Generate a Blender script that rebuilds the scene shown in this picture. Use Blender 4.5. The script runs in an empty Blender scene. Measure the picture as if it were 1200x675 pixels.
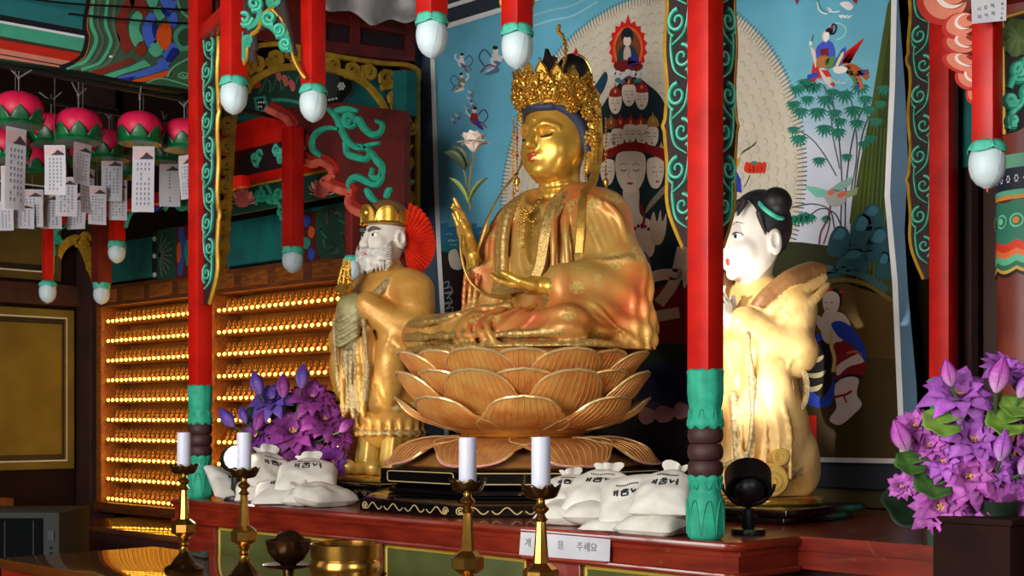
import bpy, bmesh, math, random
import numpy as np
from mathutils import Vector, Matrix, noise
from mathutils.geometry import tessellate_polygon
random.seed(7)
S = bpy.context.scene
COL = S.collection
PI = math.pi
C45 = math.sqrt(.5)
EYE = 1.6
V = Vector

# ---------------------------------------------------------------- camera
cam_d = bpy.data.cameras.new('camera')
cam_d.sensor_width = 36; cam_d.lens = 48
cam_d.shift_y = (488 - 337.5) / 1200
cam_d.clip_start = .05; cam_d.clip_end = 60
cam = bpy.data.objects.new('camera', cam_d)
cam.location = (0, 0, EYE); cam.rotation_euler = (PI/2, 0, PI/4)
COL.objects.link(cam); S.camera = cam
S.view_settings.view_transform = 'Standard'
S.view_settings.look = 'None'
S.cycles.use_denoising = True
S.cycles.max_bounces = 6
S.cycles.sample_clamp_indirect = 4

def ray(px, py):
    r = (px-600)/1600; u = (488-py)/1600
    return V((C45*(r-1), C45*(r+1), u))
def atF(px, py, F): return V((0, 0, EYE)) + ray(px, py)*F
def atY(px, py, Y): d = ray(px, py); return V((0, 0, EYE)) + d*(Y/d.y)
def atX(px, py, X): d = ray(px, py); return V((0, 0, EYE)) + d*(X/d.x)
def atZ(px, py, Z): d = ray(px, py); return V((0, 0, EYE)) + d*((Z-EYE)/d.z)

# ---------------------------------------------------------------- colour and materials
def l1(c):
    c /= 255.
    return c/12.92 if c <= .04045 else ((c+.055)/1.055)**2.4
def lin(c): return (l1(c[0]), l1(c[1]), l1(c[2]), 1.)
MATS = {}
def mat(name, col, rough=.5, metal=0., col2=None, nscale=8., bump=0., bscale=40., spec=.5, emit=0., ecol=None,
        contrast=(.35, .65), subsurf=0., coat=0., stretch=None, sheen=0., trans=0.):
    m = bpy.data.materials.new(name); m.use_nodes = True
    nt = m.node_tree; N = nt.nodes; L = nt.links
    b = N['Principled BSDF']
    b.inputs['Base Color'].default_value = lin(col)
    b.inputs['Roughness'].default_value = rough
    b.inputs['Metallic'].default_value = metal
    b.inputs['Specular IOR Level'].default_value = spec
    b.inputs['Coat Weight'].default_value = coat
    b.inputs['Transmission Weight'].default_value = trans
    if subsurf:
        b.inputs['Subsurface Weight'].default_value = subsurf
        b.inputs['Subsurface Radius'].default_value = (.02, .015, .012)
    if emit:
        b.inputs['Emission Color'].default_value = lin(ecol or col)
        b.inputs['Emission Strength'].default_value = emit
    tc = N.new('ShaderNodeTexCoord'); vec = tc.outputs['Object']
    if stretch:
        mp = N.new('ShaderNodeMapping'); mp.inputs['Scale'].default_value = stretch
        L.new(vec, mp.inputs['Vector']); vec = mp.outputs['Vector']
    if col2:
        nz = N.new('ShaderNodeTexNoise'); nz.inputs['Scale'].default_value = nscale; nz.inputs['Detail'].default_value = 5
        L.new(vec, nz.inputs['Vector'])
        cr = N.new('ShaderNodeValToRGB')
        cr.color_ramp.elements[0].position = contrast[0]; cr.color_ramp.elements[1].position = contrast[1]
        cr.color_ramp.elements[0].color = lin(col); cr.color_ramp.elements[1].color = lin(col2)
        L.new(nz.outputs['Fac'], cr.inputs['Fac']); L.new(cr.outputs['Color'], b.inputs['Base Color'])
    if bump:
        n2 = N.new('ShaderNodeTexNoise'); n2.inputs['Scale'].default_value = bscale; n2.inputs['Detail'].default_value = 4
        L.new(vec, n2.inputs['Vector'])
        bp = N.new('ShaderNodeBump'); bp.inputs['Strength'].default_value = bump; bp.inputs['Distance'].default_value = .01
        L.new(n2.outputs['Fac'], bp.inputs['Height']); L.new(bp.outputs['Normal'], b.inputs['Normal'])
    MATS[name] = m
    return m
def vcol_mat(name, rough=.5, metal=0., spec=.4, noise_amt=.12, nscale=20., bump=0., coat=0.):
    m = bpy.data.materials.new(name); m.use_nodes = True
    nt = m.node_tree; N = nt.nodes; L = nt.links; b = N['Principled BSDF']
    b.inputs['Roughness'].default_value = rough; b.inputs['Metallic'].default_value = metal
    b.inputs['Specular IOR Level'].default_value = spec; b.inputs['Coat Weight'].default_value = coat
    a = N.new('ShaderNodeAttribute'); a.attribute_name = 'Col'
    tc = N.new('ShaderNodeTexCoord'); nz = N.new('ShaderNodeTexNoise'); nz.inputs['Scale'].default_value = nscale
    nz.inputs['Detail'].default_value = 4
    L.new(tc.outputs['Object'], nz.inputs['Vector'])
    mr = N.new('ShaderNodeMapRange'); mr.inputs['From Min'].default_value = .3; mr.inputs['From Max'].default_value = .7
    mr.inputs['To Min'].default_value = 1-noise_amt; mr.inputs['To Max'].default_value = 1+noise_amt
    L.new(nz.outputs['Fac'], mr.inputs['Value'])
    mx = N.new('ShaderNodeMix'); mx.data_type = 'RGBA'; mx.blend_type = 'MULTIPLY'; mx.inputs['Factor'].default_value = 1
    L.new(a.outputs['Color'], mx.inputs['A']); L.new(mr.outputs['Result'], mx.inputs['B'])
    L.new(mx.outputs['Result'], b.inputs['Base Color'])
    if bump:
        bp = N.new('ShaderNodeBump'); bp.inputs['Strength'].default_value = bump; bp.inputs['Distance'].default_value = .005
        n2 = N.new('ShaderNodeTexNoise'); n2.inputs['Scale'].default_value = 120
        L.new(tc.outputs['Object'], n2.inputs['Vector'])
        L.new(n2.outputs['Fac'], bp.inputs['Height']); L.new(bp.outputs['Normal'], b.inputs['Normal'])
    MATS[name] = m
    return m

# ---------------------------------------------------------------- mesh builder
def frame(o, x, y):
    x = V(x).normalized(); y = V(y); z = x.cross(y).normalized(); y = z.cross(x)
    m = Matrix.Identity(4)
    for i in range(3): m[i][0], m[i][1], m[i][2], m[i][3] = x[i], y[i], z[i], o[i]
    return m
def T(x, y, z): return Matrix.Translation((x, y, z))
def RX(a): return Matrix.Rotation(a, 4, 'X')
def RY(a): return Matrix.Rotation(a, 4, 'Y')
def RZ(a): return Matrix.Rotation(a, 4, 'Z')
def SC(x, y, z): return Matrix.Diagonal((x, y, z, 1))
ID = Matrix.Identity(4)

class MB:
    def __init__(s): s.v = []; s.f = []; s.m = []; s.c = []; s.any_c = False
    def add(s, verts, faces, m=0, c=None, M=None):
        k = len(s.v)
        if M is not None: verts = [M @ V(p) for p in verts]
        s.v.extend(V(p) for p in verts)
        if c is not None: s.any_c = True; c = lin(c)
        for f in faces:
            s.f.append([i+k for i in f]); s.m.append(m); s.c.append(c)
        return s
    def box(s, c, d, m=0, M=None, bevel=0., col=None):
        x, y, z = d[0]/2, d[1]/2, d[2]/2
        if bevel <= 0:
            vs = [(c[0]+i*x, c[1]+j*y, c[2]+k*z) for i in (-1, 1) for j in (-1, 1) for k in (-1, 1)]
            fs = [(0, 1, 3, 2), (4, 6, 7, 5), (0, 4, 5, 1), (2, 3, 7, 6), (0, 2, 6, 4), (1, 5, 7, 3)]
            return s.add(vs, fs, m, col, M)
        bm = bmesh.new(); bmesh.ops.create_cube(bm, size=1)
        for v in bm.verts: v.co = V((c[0]+v.co.x*d[0], c[1]+v.co.y*d[1], c[2]+v.co.z*d[2]))
        bmesh.ops.bevel(bm, geom=list(bm.edges), offset=bevel, segments=2, profile=.5, affect='EDGES')
        return s.bm(bm, m, M, col)
    def bm(s, bm, m=0, M=None, col=None):
        bm.verts.index_update()
        vs = [v.co.copy() for v in bm.verts]; fs = [[v.index for v in f.verts] for f in bm.faces]
        bm.free()
        return s.add(vs, fs, m, col, M)
    def lathe(s, prof, n=24, m=0, M=None, col=None, cap=True, sides=None, phase=0.):
        vs = []; fs = []; k = len(prof)
        for i in range(n):
            a = 2*PI*i/n + phase
            for r, z in prof: vs.append((r*math.cos(a), r*math.sin(a), z))
        for i in range(n):
            j = (i+1) % n
            for q in range(k-1): fs.append((i*k+q, j*k+q, j*k+q+1, i*k+q+1))
        if cap:
            if prof[0][0] > 1e-6: fs.append([i*k for i in range(n)][::-1])
            if prof[-1][0] > 1e-6: fs.append([i*k+k-1 for i in range(n)])
        return s.add(vs, fs, m, col, M)
    def sphere(s, c, r, n=12, m=0, M=None, col=None):
        if not hasattr(r, '__len__'): r = (r, r, r)
        h = max(4, n//2+1)
        prof = [(math.sin(PI*i/h), -math.cos(PI*i/h)) for i in range(h+1)]
        prof[0] = (0, -1); prof[-1] = (0, 1)
        vs = []; fs = []
        vs.append((0, 0, -1))
        for q in range(1, h):
            for i in range(n):
                a = 2*PI*i/n; vs.append((prof[q][0]*math.cos(a), prof[q][0]*math.sin(a), prof[q][1]))
        vs.append((0, 0, 1)); top = len(vs)-1
        for i in range(n):
            j = (i+1) % n
            fs.append((0, 1+j, 1+i)); fs.append((top, 1+(h-2)*n+i, 1+(h-2)*n+j))
            for q in range(h-2): fs.append((1+q*n+i, 1+q*n+j, 1+(q+1)*n+j, 1+(q+1)*n+i))
        vs = [(c[0]+p[0]*r[0], c[1]+p[1]*r[1], c[2]+p[2]*r[2]) for p in vs]
        return s.add(vs, fs, m, col, M)
    def tube(s, pts, r, n=8, m=0, M=None, col=None, cap=True, closed=False):
        pts = [V(p) for p in pts]; k = len(pts)
        rs = r if hasattr(r, '__len__') else [r]*k
        vs = []; fs = []; nrm = None
        for i, p in enumerate(pts):
            a = pts[i-1] if i or closed else pts[i]; b = pts[(i+1) % k] if i < k-1 or closed else pts[i]
            t = (b-a)
            if t.length < 1e-9: t = V((0, 0, 1))
            t.normalize()
            if nrm is None:
                nrm = t.orthogonal().normalized()
            nrm = (nrm - t*nrm.dot(t))
            if nrm.length < 1e-6: nrm = t.orthogonal()
            nrm.normalize(); bn = t.cross(nrm)
            for j in range(n):
                q = 2*PI*j/n; vs.append(p+(nrm*math.cos(q)+bn*math.sin(q))*rs[i])
        for i in range(k if closed else k-1):
            i2 = (i+1) % k
            for j in range(n): fs.append((i*n+j, i*n+(j+1) % n, i2*n+(j+1) % n, i2*n+j))
        if cap and not closed:
            fs.append(list(range(n))[::-1]); fs.append([(k-1)*n+j for j in range(n)])
        return s.add(vs, fs, m, col, M)
    def strip(s, pts, w, t, nrm, m=0, M=None, col=None, closed=False, top=.55):
        """raised flat moulding along a curve lying in a plane of normal nrm"""
        pts = [V(p) for p in pts]; nrm = V(nrm).normalized(); k = len(pts)
        ws = w if hasattr(w, '__len__') else [w]*k
        vs = []; fs = []
        for i, p in enumerate(pts):
            a = pts[i-1] if i or closed else pts[i]; b = pts[(i+1) % k] if i < k-1 or closed else pts[i]
            sd = (b-a).cross(nrm)
            if sd.length < 1e-9: sd = nrm.orthogonal()
            sd.normalize(); h = ws[i]/2
            vs += [p-sd*h, p-sd*h*top+nrm*t, p+sd*h*top+nrm*t, p+sd*h]
        for i in range(k if closed else k-1):
            i2 = (i+1) % k
            for j in range(3): fs.append((i*4+j, i*4+j+1, i2*4+j+1, i2*4+j))
            fs.append((i*4+3, i*4, i2*4, i2*4+3))
        if not closed: fs.append((0, 1, 2, 3)); fs.append((4*k-1, 4*k-2, 4*k-3, 4*k-4))
        return s.add(vs, fs, m, col, M)
    def prism(s, pts2, h, m=0, M=None, col=None, z0=0.):
        n = len(pts2)
        tri = tessellate_polygon([[V((p[0], p[1], 0)) for p in pts2]])
        vs = [(p[0], p[1], z0) for p in pts2]+[(p[0], p[1], z0+h) for p in pts2]
        fs = [tuple(t) for t in tri]+[tuple(i+n for i in t) for t in tri]
        fs += [(i, (i+1) % n, (i+1) % n+n, i+n) for i in range(n)]
        return s.add(vs, fs, m, col, M)
    def poly(s, pts, m=0, col=None, M=None):
        pts = [V(p) for p in pts]
        tri = tessellate_polygon([pts])
        return s.add(pts, [tuple(t) for t in tri], m, col, M)
    def grid(s, fn, nu, nv, m=0, M=None, col=None, closed_v=False):
        vs = [fn(i/nu, j/nv) for i in range(nu+1) for j in range(nv+1)]
        fs = [(i*(nv+1)+j, i*(nv+1)+j+1, (i+1)*(nv+1)+j+1, (i+1)*(nv+1)+j) for i in range(nu) for j in range(nv)]
        return s.add(vs, fs, m, col, M)
    def build(s, name, mats, parent=None, smooth=True, angle=42, fix=True, solid=0.):
        me = bpy.data.meshes.new(name)
        if not isinstance(mats, (list, tuple)): mats = [mats]
        base = ID
        if parent is not None: base = world(parent).inverted()
        loc = V((0, 0, 0))
        vs = s.v
        if parent is not None: vs = [base @ p for p in vs]
        else:
            xs = [p.x for p in vs]; ys = [p.y for p in vs]; zs = [p.z for p in vs]
            loc = V(((min(xs)+max(xs))/2, (min(ys)+max(ys))/2, min(zs)))
            vs = [p-loc for p in vs]
        me.from_pydata([tuple(p) for p in vs], [], s.f)
        for m in mats: me.materials.append(MATS[m] if isinstance(m, str) else m)
        me.polygons.foreach_set('material_index', s.m)
        if s.any_c:
            at = me.color_attributes.new('Col', 'FLOAT_COLOR', 'CORNER')
            buf = []
            for f, c in zip(s.f, s.c): buf += list(c or (1, 1, 1, 1))*len(f)
            at.data.foreach_set('color', buf)
        if fix:
            bm = bmesh.new(); bm.from_mesh(me); bmesh.ops.recalc_face_normals(bm, faces=bm.faces); bm.to_mesh(me); bm.free()
        if smooth:
            me.polygons.foreach_set('use_smooth', [True]*len(me.polygons)); me.set_sharp_from_angle(angle=math.radians(angle))
        me.update()
        o = bpy.data.objects.new(name, me); COL.objects.link(o)
        if parent is not None: o.parent = parent
        else: o.location = loc
        if solid:
            md = o.modifiers.new('thickness', 'SOLIDIFY'); md.thickness = solid
        return o
def world(o):
    m = o.matrix_basis.copy()
    p = o.parent
    while p is not None: m = p.matrix_basis @ m; p = p.parent
    return m
def tag(o, label=None, cat=None, group=None, kind=None):
    if label: o['label'] = label
    if cat: o['category'] = cat
    if group: o['group'] = group
    if kind: o['kind'] = kind
    return o
def thing(name, label, cat, loc=(0, 0, 0), rotz=0., group=None):
    o = bpy.data.objects.new(name, None); COL.objects.link(o)
    o.empty_display_size = .05
    o.location = loc; o.rotation_euler = (0, 0, rotz)
    return tag(o, label, cat, group)
def dup(root, M=None, label=None, group=None, loc=None, rot=None, scale=None):
    r = root.copy(); COL.objects.link(r)
    if loc is not None: r.location = loc
    if rot is not None: r.rotation_euler = rot
    if scale is not None: r.scale = (scale,)*3 if not hasattr(scale, '__len__') else scale
    if label: r['label'] = label
    if group: r['group'] = group
    for ch in list(root.children):
        c = ch.copy(); COL.objects.link(c); c.parent = r
        for g in list(ch.children):
            d = g.copy(); COL.objects.link(d); d.parent = c
    return r
def struct(o): o['kind'] = 'structure'; return o

# ---------------------------------------------------------------- curves
def cr(pts, n=8, closed=False):
    """Catmull-Rom through points"""
    P = [V(p) for p in pts]; out = []; k = len(P)
    rng = range(k) if closed else range(k-1)
    for i in rng:
        p1, p2 = P[i], P[(i+1) % k]
        p0 = P[i-1] if (i or closed) else p1*2-p2
        p3 = P[(i+2) % k] if (i+2 < k or closed) else p2*2-p1
        for j in range(n):
            t = j/n
            out.append(.5*((2*p1)+(p2-p0)*t+(2*p0-5*p1+4*p2-p3)*t*t+(3*p1-p0-3*p2+p3)*t**3))
    if not closed: out.append(P[-1])
    return out
def spiral(c, r0, r1, a0, turns, n=20):
    return [(c[0]+(r0+(r1-r0)*i/n)*math.cos(a0+2*PI*turns*i/n), c[1]+(r0+(r1-r0)*i/n)*math.sin(a0+2*PI*turns*i/n)) for i in range(n+1)]
def arc(c, r, a0, a1, n=12):
    return [(c[0]+r*math.cos(a0+(a1-a0)*i/n), c[1]+r*math.sin(a0+(a1-a0)*i/n)) for i in range(n+1)]
def ell(cx, cy, rx, ry, n=20, rot=0.):
    return [(cx+rx*math.cos(2*PI*i/n)*math.cos(rot)-ry*math.sin(2*PI*i/n)*math.sin(rot),
             cy+rx*math.cos(2*PI*i/n)*math.sin(rot)+ry*math.sin(2*PI*i/n)*math.cos(rot)) for i in range(n)]
def pairs(*a): return [(a[i], a[i+1]) for i in range(0, len(a), 2)]

# ---------------------------------------------------------------- implicit sculpting
class SDF:
    def __init__(s, lo, hi, h):
        s.lo = np.array(lo, np.float32); s.h = h
        s.n = np.ceil((np.array(hi)-np.array(lo))/h).astype(int)+1
        s.F = np.full(s.n, 10., np.float32); s.L = np.zeros(s.n, np.uint8)
        s.ax = [s.lo[i]+np.arange(s.n[i], dtype=np.float32)*h for i in range(3)]
    def _sub(s, lo, hi):
        a = np.clip(np.floor((np.array(lo)-s.lo)/s.h).astype(int), 0, s.n); b = np.clip(np.ceil((np.array(hi)-s.lo)/s.h).astype(int)+1, 0, s.n)
        if np.any(b-a <= 0): return None, None
        sl = tuple(slice(a[i], b[i]) for i in range(3))
        X = s.ax[0][sl[0]][:, None, None]; Y = s.ax[1][sl[1]][None, :, None]; Z = s.ax[2][sl[2]][None, None, :]
        return sl, (X, Y, Z)
    def _put(s, sl, d, k, lab, sub=False):
        F = s.F[sl]
        if sub:
            k = max(k, 1e-5); d = -d
            h = np.clip(.5+.5*(d-F)/k, 0, 1); s.F[sl] = F*(1-h)+d*h+k*h*(1-h)
            if lab is not None: Lb = s.L[sl]; Lb[d > F-1e-6] = lab
            return
        if lab is not None:
            Lb = s.L[sl]; Lb[d < F] = lab
        if k <= 0: s.F[sl] = np.minimum(F, d); return
        h = np.clip(.5+.5*(F-d)/k, 0, 1)
        s.F[sl] = F*(1-h)+d*h-k*h*(1-h)
    def ell(s, c, r, k=.02, lab=None, M=None, sub=False):
        r = (r, r, r) if not hasattr(r, '__len__') else r
        m = max(r)+k+.02 if M is not None else None
        ext = [m]*3 if m else [q+k+.02 for q in r]
        sl, g = s._sub([c[i]-ext[i] for i in range(3)], [c[i]+ext[i] for i in range(3)])
        if sl is None: return
        x, y, z = g[0]-c[0], g[1]-c[1], g[2]-c[2]
        if M is not None:
            R = np.array(M.to_3x3().inverted())
            x, y, z = (R[0][0]*x+R[0][1]*y+R[0][2]*z, R[1][0]*x+R[1][1]*y+R[1][2]*z, R[2][0]*x+R[2][1]*y+R[2][2]*z)
        k0 = np.sqrt((x/r[0])**2+(y/r[1])**2+(z/r[2])**2)
        k1 = np.sqrt((x/r[0]**2)**2+(y/r[1]**2)**2+(z/r[2]**2)**2)
        d = k0*(k0-1)/np.maximum(k1, 1e-6)
        s._put(sl, d.astype(np.float32), k, lab, sub)
    def cap(s, a, b, ra, rb=None, k=.02, lab=None, sub=False, flat=None):
        """tapered capsule; flat=(normal, ratio) squashes it along a direction"""
        rb = ra if rb is None else rb
        a = np.array(a, float); b = np.array(b, float); m = max(ra, rb)+k+.02
        sl, g = s._sub(np.minimum(a, b)-m, np.maximum(a, b)+m)
        if sl is None: return
        ba = b-a; L2 = max(float(ba@ba), 1e-9)
        px, py, pz = g[0]-a[0], g[1]-a[1], g[2]-a[2]
        t = np.clip((px*ba[0]+py*ba[1]+pz*ba[2])/L2, 0, 1)
        qx, qy, qz = px-ba[0]*t, py-ba[1]*t, pz-ba[2]*t
        if flat is not None:
            nn = np.array(flat[0], float); nn /= np.linalg.norm(nn)
            dn = qx*nn[0]+qy*nn[1]+qz*nn[2]; e = 1/flat[1]-1
            qx, qy, qz = qx+nn[0]*dn*e, qy+nn[1]*dn*e, qz+nn[2]*dn*e
        d = np.sqrt(qx*qx+qy*qy+qz*qz)-(ra+(rb-ra)*t)
        if flat is not None: d = d*flat[1]**.5
        s._put(sl, d.astype(np.float32), k, lab, sub)
    def chain(s, pts, rs, k=.01, lab=None, sub=False, n=0, flat=None):
        if n: 
            P = cr(pts, n); R = list(np.interp(np.linspace(0, 1, len(P)), np.linspace(0, 1, len(pts)), rs if hasattr(rs, '__len__') else [rs]*len(pts)))
        else: P = pts; R = rs if hasattr(rs, '__len__') else [rs]*len(pts)
        for i in range(len(P)-1): s.cap(P[i], P[i+1], R[i], R[i+1], k, lab, sub, flat)
    def box(s, c, hd, rad=.01, k=.01, lab=None, M=None, sub=False):
        m = math.sqrt(sum(q*q for q in hd))+k+.02
        sl, g = s._sub([c[i]-m for i in range(3)], [c[i]+m for i in range(3)])
        if sl is None: return
        x, y, z = g[0]-c[0], g[1]-c[1], g[2]-c[2]
        if M is not None:
            R = np.array(M.to_3x3().inverted())
            x, y, z = (R[0][0]*x+R[0][1]*y+R[0][2]*z, R[1][0]*x+R[1][1]*y+R[1][2]*z, R[2][0]*x+R[2][1]*y+R[2][2]*z)
        qx, qy, qz = abs(x)-hd[0]+rad, abs(y)-hd[1]+rad, abs(z)-hd[2]+rad
        d = np.sqrt(np.maximum(qx, 0)**2+np.maximum(qy, 0)**2+np.maximum(qz, 0)**2)+np.minimum(np.maximum(qx, np.maximum(qy, qz)), 0)-rad
        s._put(sl, d.astype(np.float32), k, lab, sub)
    def disp(s, fn):
        X = s.ax[0][:, None, None]; Y = s.ax[1][None, :, None]; Z = s.ax[2][None, None, :]
        near = np.abs(s.F) < .05
        s.F = np.where(near, s.F+fn(X, Y, Z), s.F).astype(np.float32)
    def mesh(s):
        F = s.F; n = s.n; neg = F < 0
        cs = np.zeros(np.array(n)-1, np.int8)
        for i in (0, 1):
            for j in (0, 1):
                for k in (0, 1): cs += neg[i:n[0]-1+i, j:n[1]-1+j, k:n[2]-1+k]
        act = np.argwhere((cs > 0) & (cs < 8))
        idx = -np.ones(np.array(n)-1, np.int32); idx[act[:, 0], act[:, 1], act[:, 2]] = np.arange(len(act))
        acc = np.zeros((len(act), 3)); cnt = np.zeros(len(act))
        C = [(i, j, k) for i in (0, 1) for j in (0, 1) for k in (0, 1)]
        for p in C:
            for ax in range(3):
                if p[ax]: continue
                q = list(p); q[ax] = 1
                fa = F[act[:, 0]+p[0], act[:, 1]+p[1], act[:, 2]+p[2]]; fb = F[act[:, 0]+q[0], act[:, 1]+q[1], act[:, 2]+q[2]]
                ch = (fa < 0) != (fb < 0)
                t = np.where(ch, fa/np.where(ch, fa-fb, 1), 0)
                pos = np.tile(np.array(p, float), (len(act), 1)); pos[:, ax] += t
                acc[ch] += pos[ch]; cnt[ch] += 1
        vs = (act+acc/cnt[:, None])*s.h+s.lo
        lab = s.L[act[:, 0], act[:, 1], act[:, 2]]
        quads = []
        for ax in range(3):
            sl0 = [slice(None)]*3; sl1 = [slice(None)]*3; sl0[ax] = slice(0, -1); sl1[ax] = slice(1, None)
            ch = np.argwhere(neg[tuple(sl0)] != neg[tuple(sl1)])
            u, w = [(1, 2), (2, 0), (0, 1)][ax]
            ok = (ch[:, u] > 0) & (ch[:, w] > 0) & (ch[:, u] < n[u]-1) & (ch[:, w] < n[w]-1)
            ch = ch[ok]
            def ii(du, dw):
                q = ch.copy(); q[:, u] += du; q[:, w] += dw; return idx[q[:, 0], q[:, 1], q[:, 2]]
            qd = np.stack([ii(-1, -1), ii(0, -1), ii(0, 0), ii(-1, 0)], 1)
            inside = neg[tuple(sl0)][ch[:, 0], ch[:, 1], ch[:, 2]]
            qd[~inside] = qd[~inside][:, ::-1]
            quads.append(qd)
        return vs, np.concatenate(quads), lab
def sdf_object(name, sdfs, mats, parent=None, M=None, colors=None, colfn=None, smooth_it=1):
    """one mesh object out of one or more sculpted volumes; label -> material slot (or label -> colour)"""
    VS = []; FS = []; LB = []; k = 0
    for sd in sdfs:
        ML = None
        if isinstance(sd, tuple): sd, ML = sd
        v, f, l = sd.mesh()
        # light laplacian smoothing
        for _ in range(smooth_it):
            acc = np.zeros_like(v); cnt = np.zeros(len(v))
            for a, b in ((0, 1), (1, 2), (2, 3), (3, 0)):
                np.add.at(acc, f[:, a], v[f[:, b]]); np.add.at(acc, f[:, b], v[f[:, a]])
                np.add.at(cnt, f[:, a], 1); np.add.at(cnt, f[:, b], 1)
            v = v*.5+.5*acc/np.maximum(cnt, 1)[:, None]
        if ML is not None: A = np.array(ML); v = v@A[:3, :3].T+A[:3, 3]
        VS.append(v); FS.append(f+k); LB.append(l); k += len(v)
    v = np.concatenate(VS); f = np.concatenate(FS); l = np.concatenate(LB)
    if colfn is not None: cols = colfn(v, l)
    if M is not None:
        A = np.array(M); v = v@A[:3, :3].T+A[:3, 3]
    if parent is not None:
        A = np.array(world(parent).inverted()); v = v@A[:3, :3].T+A[:3, 3]; loc = None
    else:
        loc = np.array([(v[:, 0].min()+v[:, 0].max())/2, (v[:, 1].min()+v[:, 1].max())/2, v[:, 2].min()]); v = v-loc
    me = bpy.data.meshes.new(name)
    me.vertices.add(len(v)); me.vertices.foreach_set('co', v.astype(np.float32).ravel())
    me.loops.add(f.size); me.loops.foreach_set('vertex_index', f.astype(np.int32).ravel())
    me.polygons.add(len(f)); me.polygons.foreach_set('loop_start', np.arange(0, f.size, 4, dtype=np.int32))
    me.update(calc_edges=True); me.validate()
    if not isinstance(mats, (list, tuple)): mats = [mats]
    for m in mats: me.materials.append(MATS[m] if isinstance(m, str) else m)
    if colfn is None and len(mats) > 1:
        fl = l[f[:, 0]]; me.polygons.foreach_set('material_index', np.minimum(fl, len(mats)-1).astype(np.int32))
    if colfn is not None:
        at = me.color_attributes.new('Col', 'FLOAT_COLOR', 'POINT')
        at.data.foreach_set('color', np.concatenate([cols, np.ones((len(cols), 1))], 1).astype(np.float32).ravel())
    me.polygons.foreach_set('use_smooth', np.ones(len(me.polygons), bool))
    me.update()
    o = bpy.data.objects.new(name, me); COL.objects.link(o)
    if parent is not None: o.parent = parent
    else: o.location = loc
    return o
# ================================================================ materials
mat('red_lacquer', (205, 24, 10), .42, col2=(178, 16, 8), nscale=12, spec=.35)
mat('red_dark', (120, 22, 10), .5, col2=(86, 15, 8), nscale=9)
mat('altar_red', (132, 40, 20), .28, col2=(100, 24, 12), nscale=6, coat=.35, stretch=(1, 1, 6))
mat('altar_brown', (70, 24, 14), .35, col2=(44, 14, 9), nscale=7, coat=.2)
mat('teal', (46, 168, 136), .6, col2=(36, 146, 118), nscale=30, spec=.3)
mat('teal_light', (96, 206, 178), .55, col2=(60, 176, 146), nscale=40, spec=.3)
mat('scroll_teal', (40, 132, 110), .6, col2=(30, 112, 94), nscale=30, spec=.3)
mat('scroll_light', (126, 218, 192), .55, col2=(92, 194, 166), nscale=40, spec=.3)
mat('teal_deep', (22, 108, 104), .6, col2=(16, 88, 88), nscale=10, spec=.3)
mat('teal_dark', (18, 64, 50), .6, spec=.3)  # dark green teal paint
mat('maroon', (44, 12, 14), .65, col2=(30, 8, 12), nscale=30)
mat('brown_ring', (66, 32, 30), .6, col2=(52, 24, 24), nscale=30)
mat('gold_edge', (214, 168, 46), .38, metal=.35, col2=(180, 130, 30), nscale=20)
mat('ochre', (186, 146, 40), .55, col2=(150, 112, 26), nscale=18, spec=.25)
mat('bud_white', (214, 232, 236), .5, col2=(190, 214, 222), nscale=14, subsurf=.0)
mat('wall_dark', (34, 18, 12), .85, spec=.12, col2=(26, 13, 8), nscale=5)
mat('wall_brown', (58, 26, 18), .7, col2=(40, 17, 12), nscale=6)
mat('ceiling_dark', (34, 22, 16), .8, col2=(20, 12, 9), nscale=3)
mat('floor_wood', (92, 54, 26), .4, col2=(66, 36, 16), nscale=4, stretch=(8, 1, 1))
mat('wood_shelf', (150, 84, 28), .45, col2=(110, 56, 16), nscale=10, stretch=(2, 8, 8))
mat('wood_cornice', (112, 58, 24), .5, col2=(80, 38, 14), nscale=8, stretch=(1, 6, 6))
mat('table_wood', (104, 54, 18), .14, col2=(92, 46, 14), nscale=3, stretch=(1, 6, 1), coat=.7, spec=.6)
mat('olive', (118, 104, 34), .6, col2=(100, 86, 26), nscale=4)
mat('olive_dark', (86, 76, 30), .6, col2=(70, 62, 24), nscale=4)
mat('black', (14, 12, 12), .5)
mat('black_lacquer', (10, 8, 8), .16, spec=.55, coat=.5)
mat('white_paint', (205, 205, 196), .6)
mat('green_panel', (86, 92, 40), .6, col2=(70, 76, 30), nscale=6)
mat('yellow_line', (206, 172, 60), .5)
mat('paper', (206, 206, 210), .75, col2=(190, 190, 198), nscale=10)
mat('ink', (40, 38, 44), .8)
mat('gold_leaf', (232, 186, 84), .26, metal=.85, col2=(214, 160, 60), nscale=16)
mat('cloth_white', (230, 226, 224), .8, col2=(170, 166, 166), nscale=6)
mat('grey_plastic', (64, 64, 62), .9, spec=.08)
mat('grille', (13, 15, 17), .9, spec=.05)
vcol_mat('painted', .62, noise_amt=.1, nscale=14)
vcol_mat('painted_wall', .68, noise_amt=.08, nscale=8, spec=.25)

# ================================================================ room shell
def slab(name, c, d, m):
    b = MB(); b.box(c, d); return struct(b.build(name, m, smooth=False))
slab('floor', (-3, 1.0, -.05), (9.2, 6.4, .1), 'floor_wood')
slab('ceiling', (-3, 2.6, 4.05), (9.2, 3.2, .1), 'ceiling_dark')
slab('wall_back', (-3, 4.1, 2), (9.2, .1, 4), 'wall_dark')
slab('wall_left', (-7.42, 1.0, 2), (.1, 6.2, 4), 'wall_dark')

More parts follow.
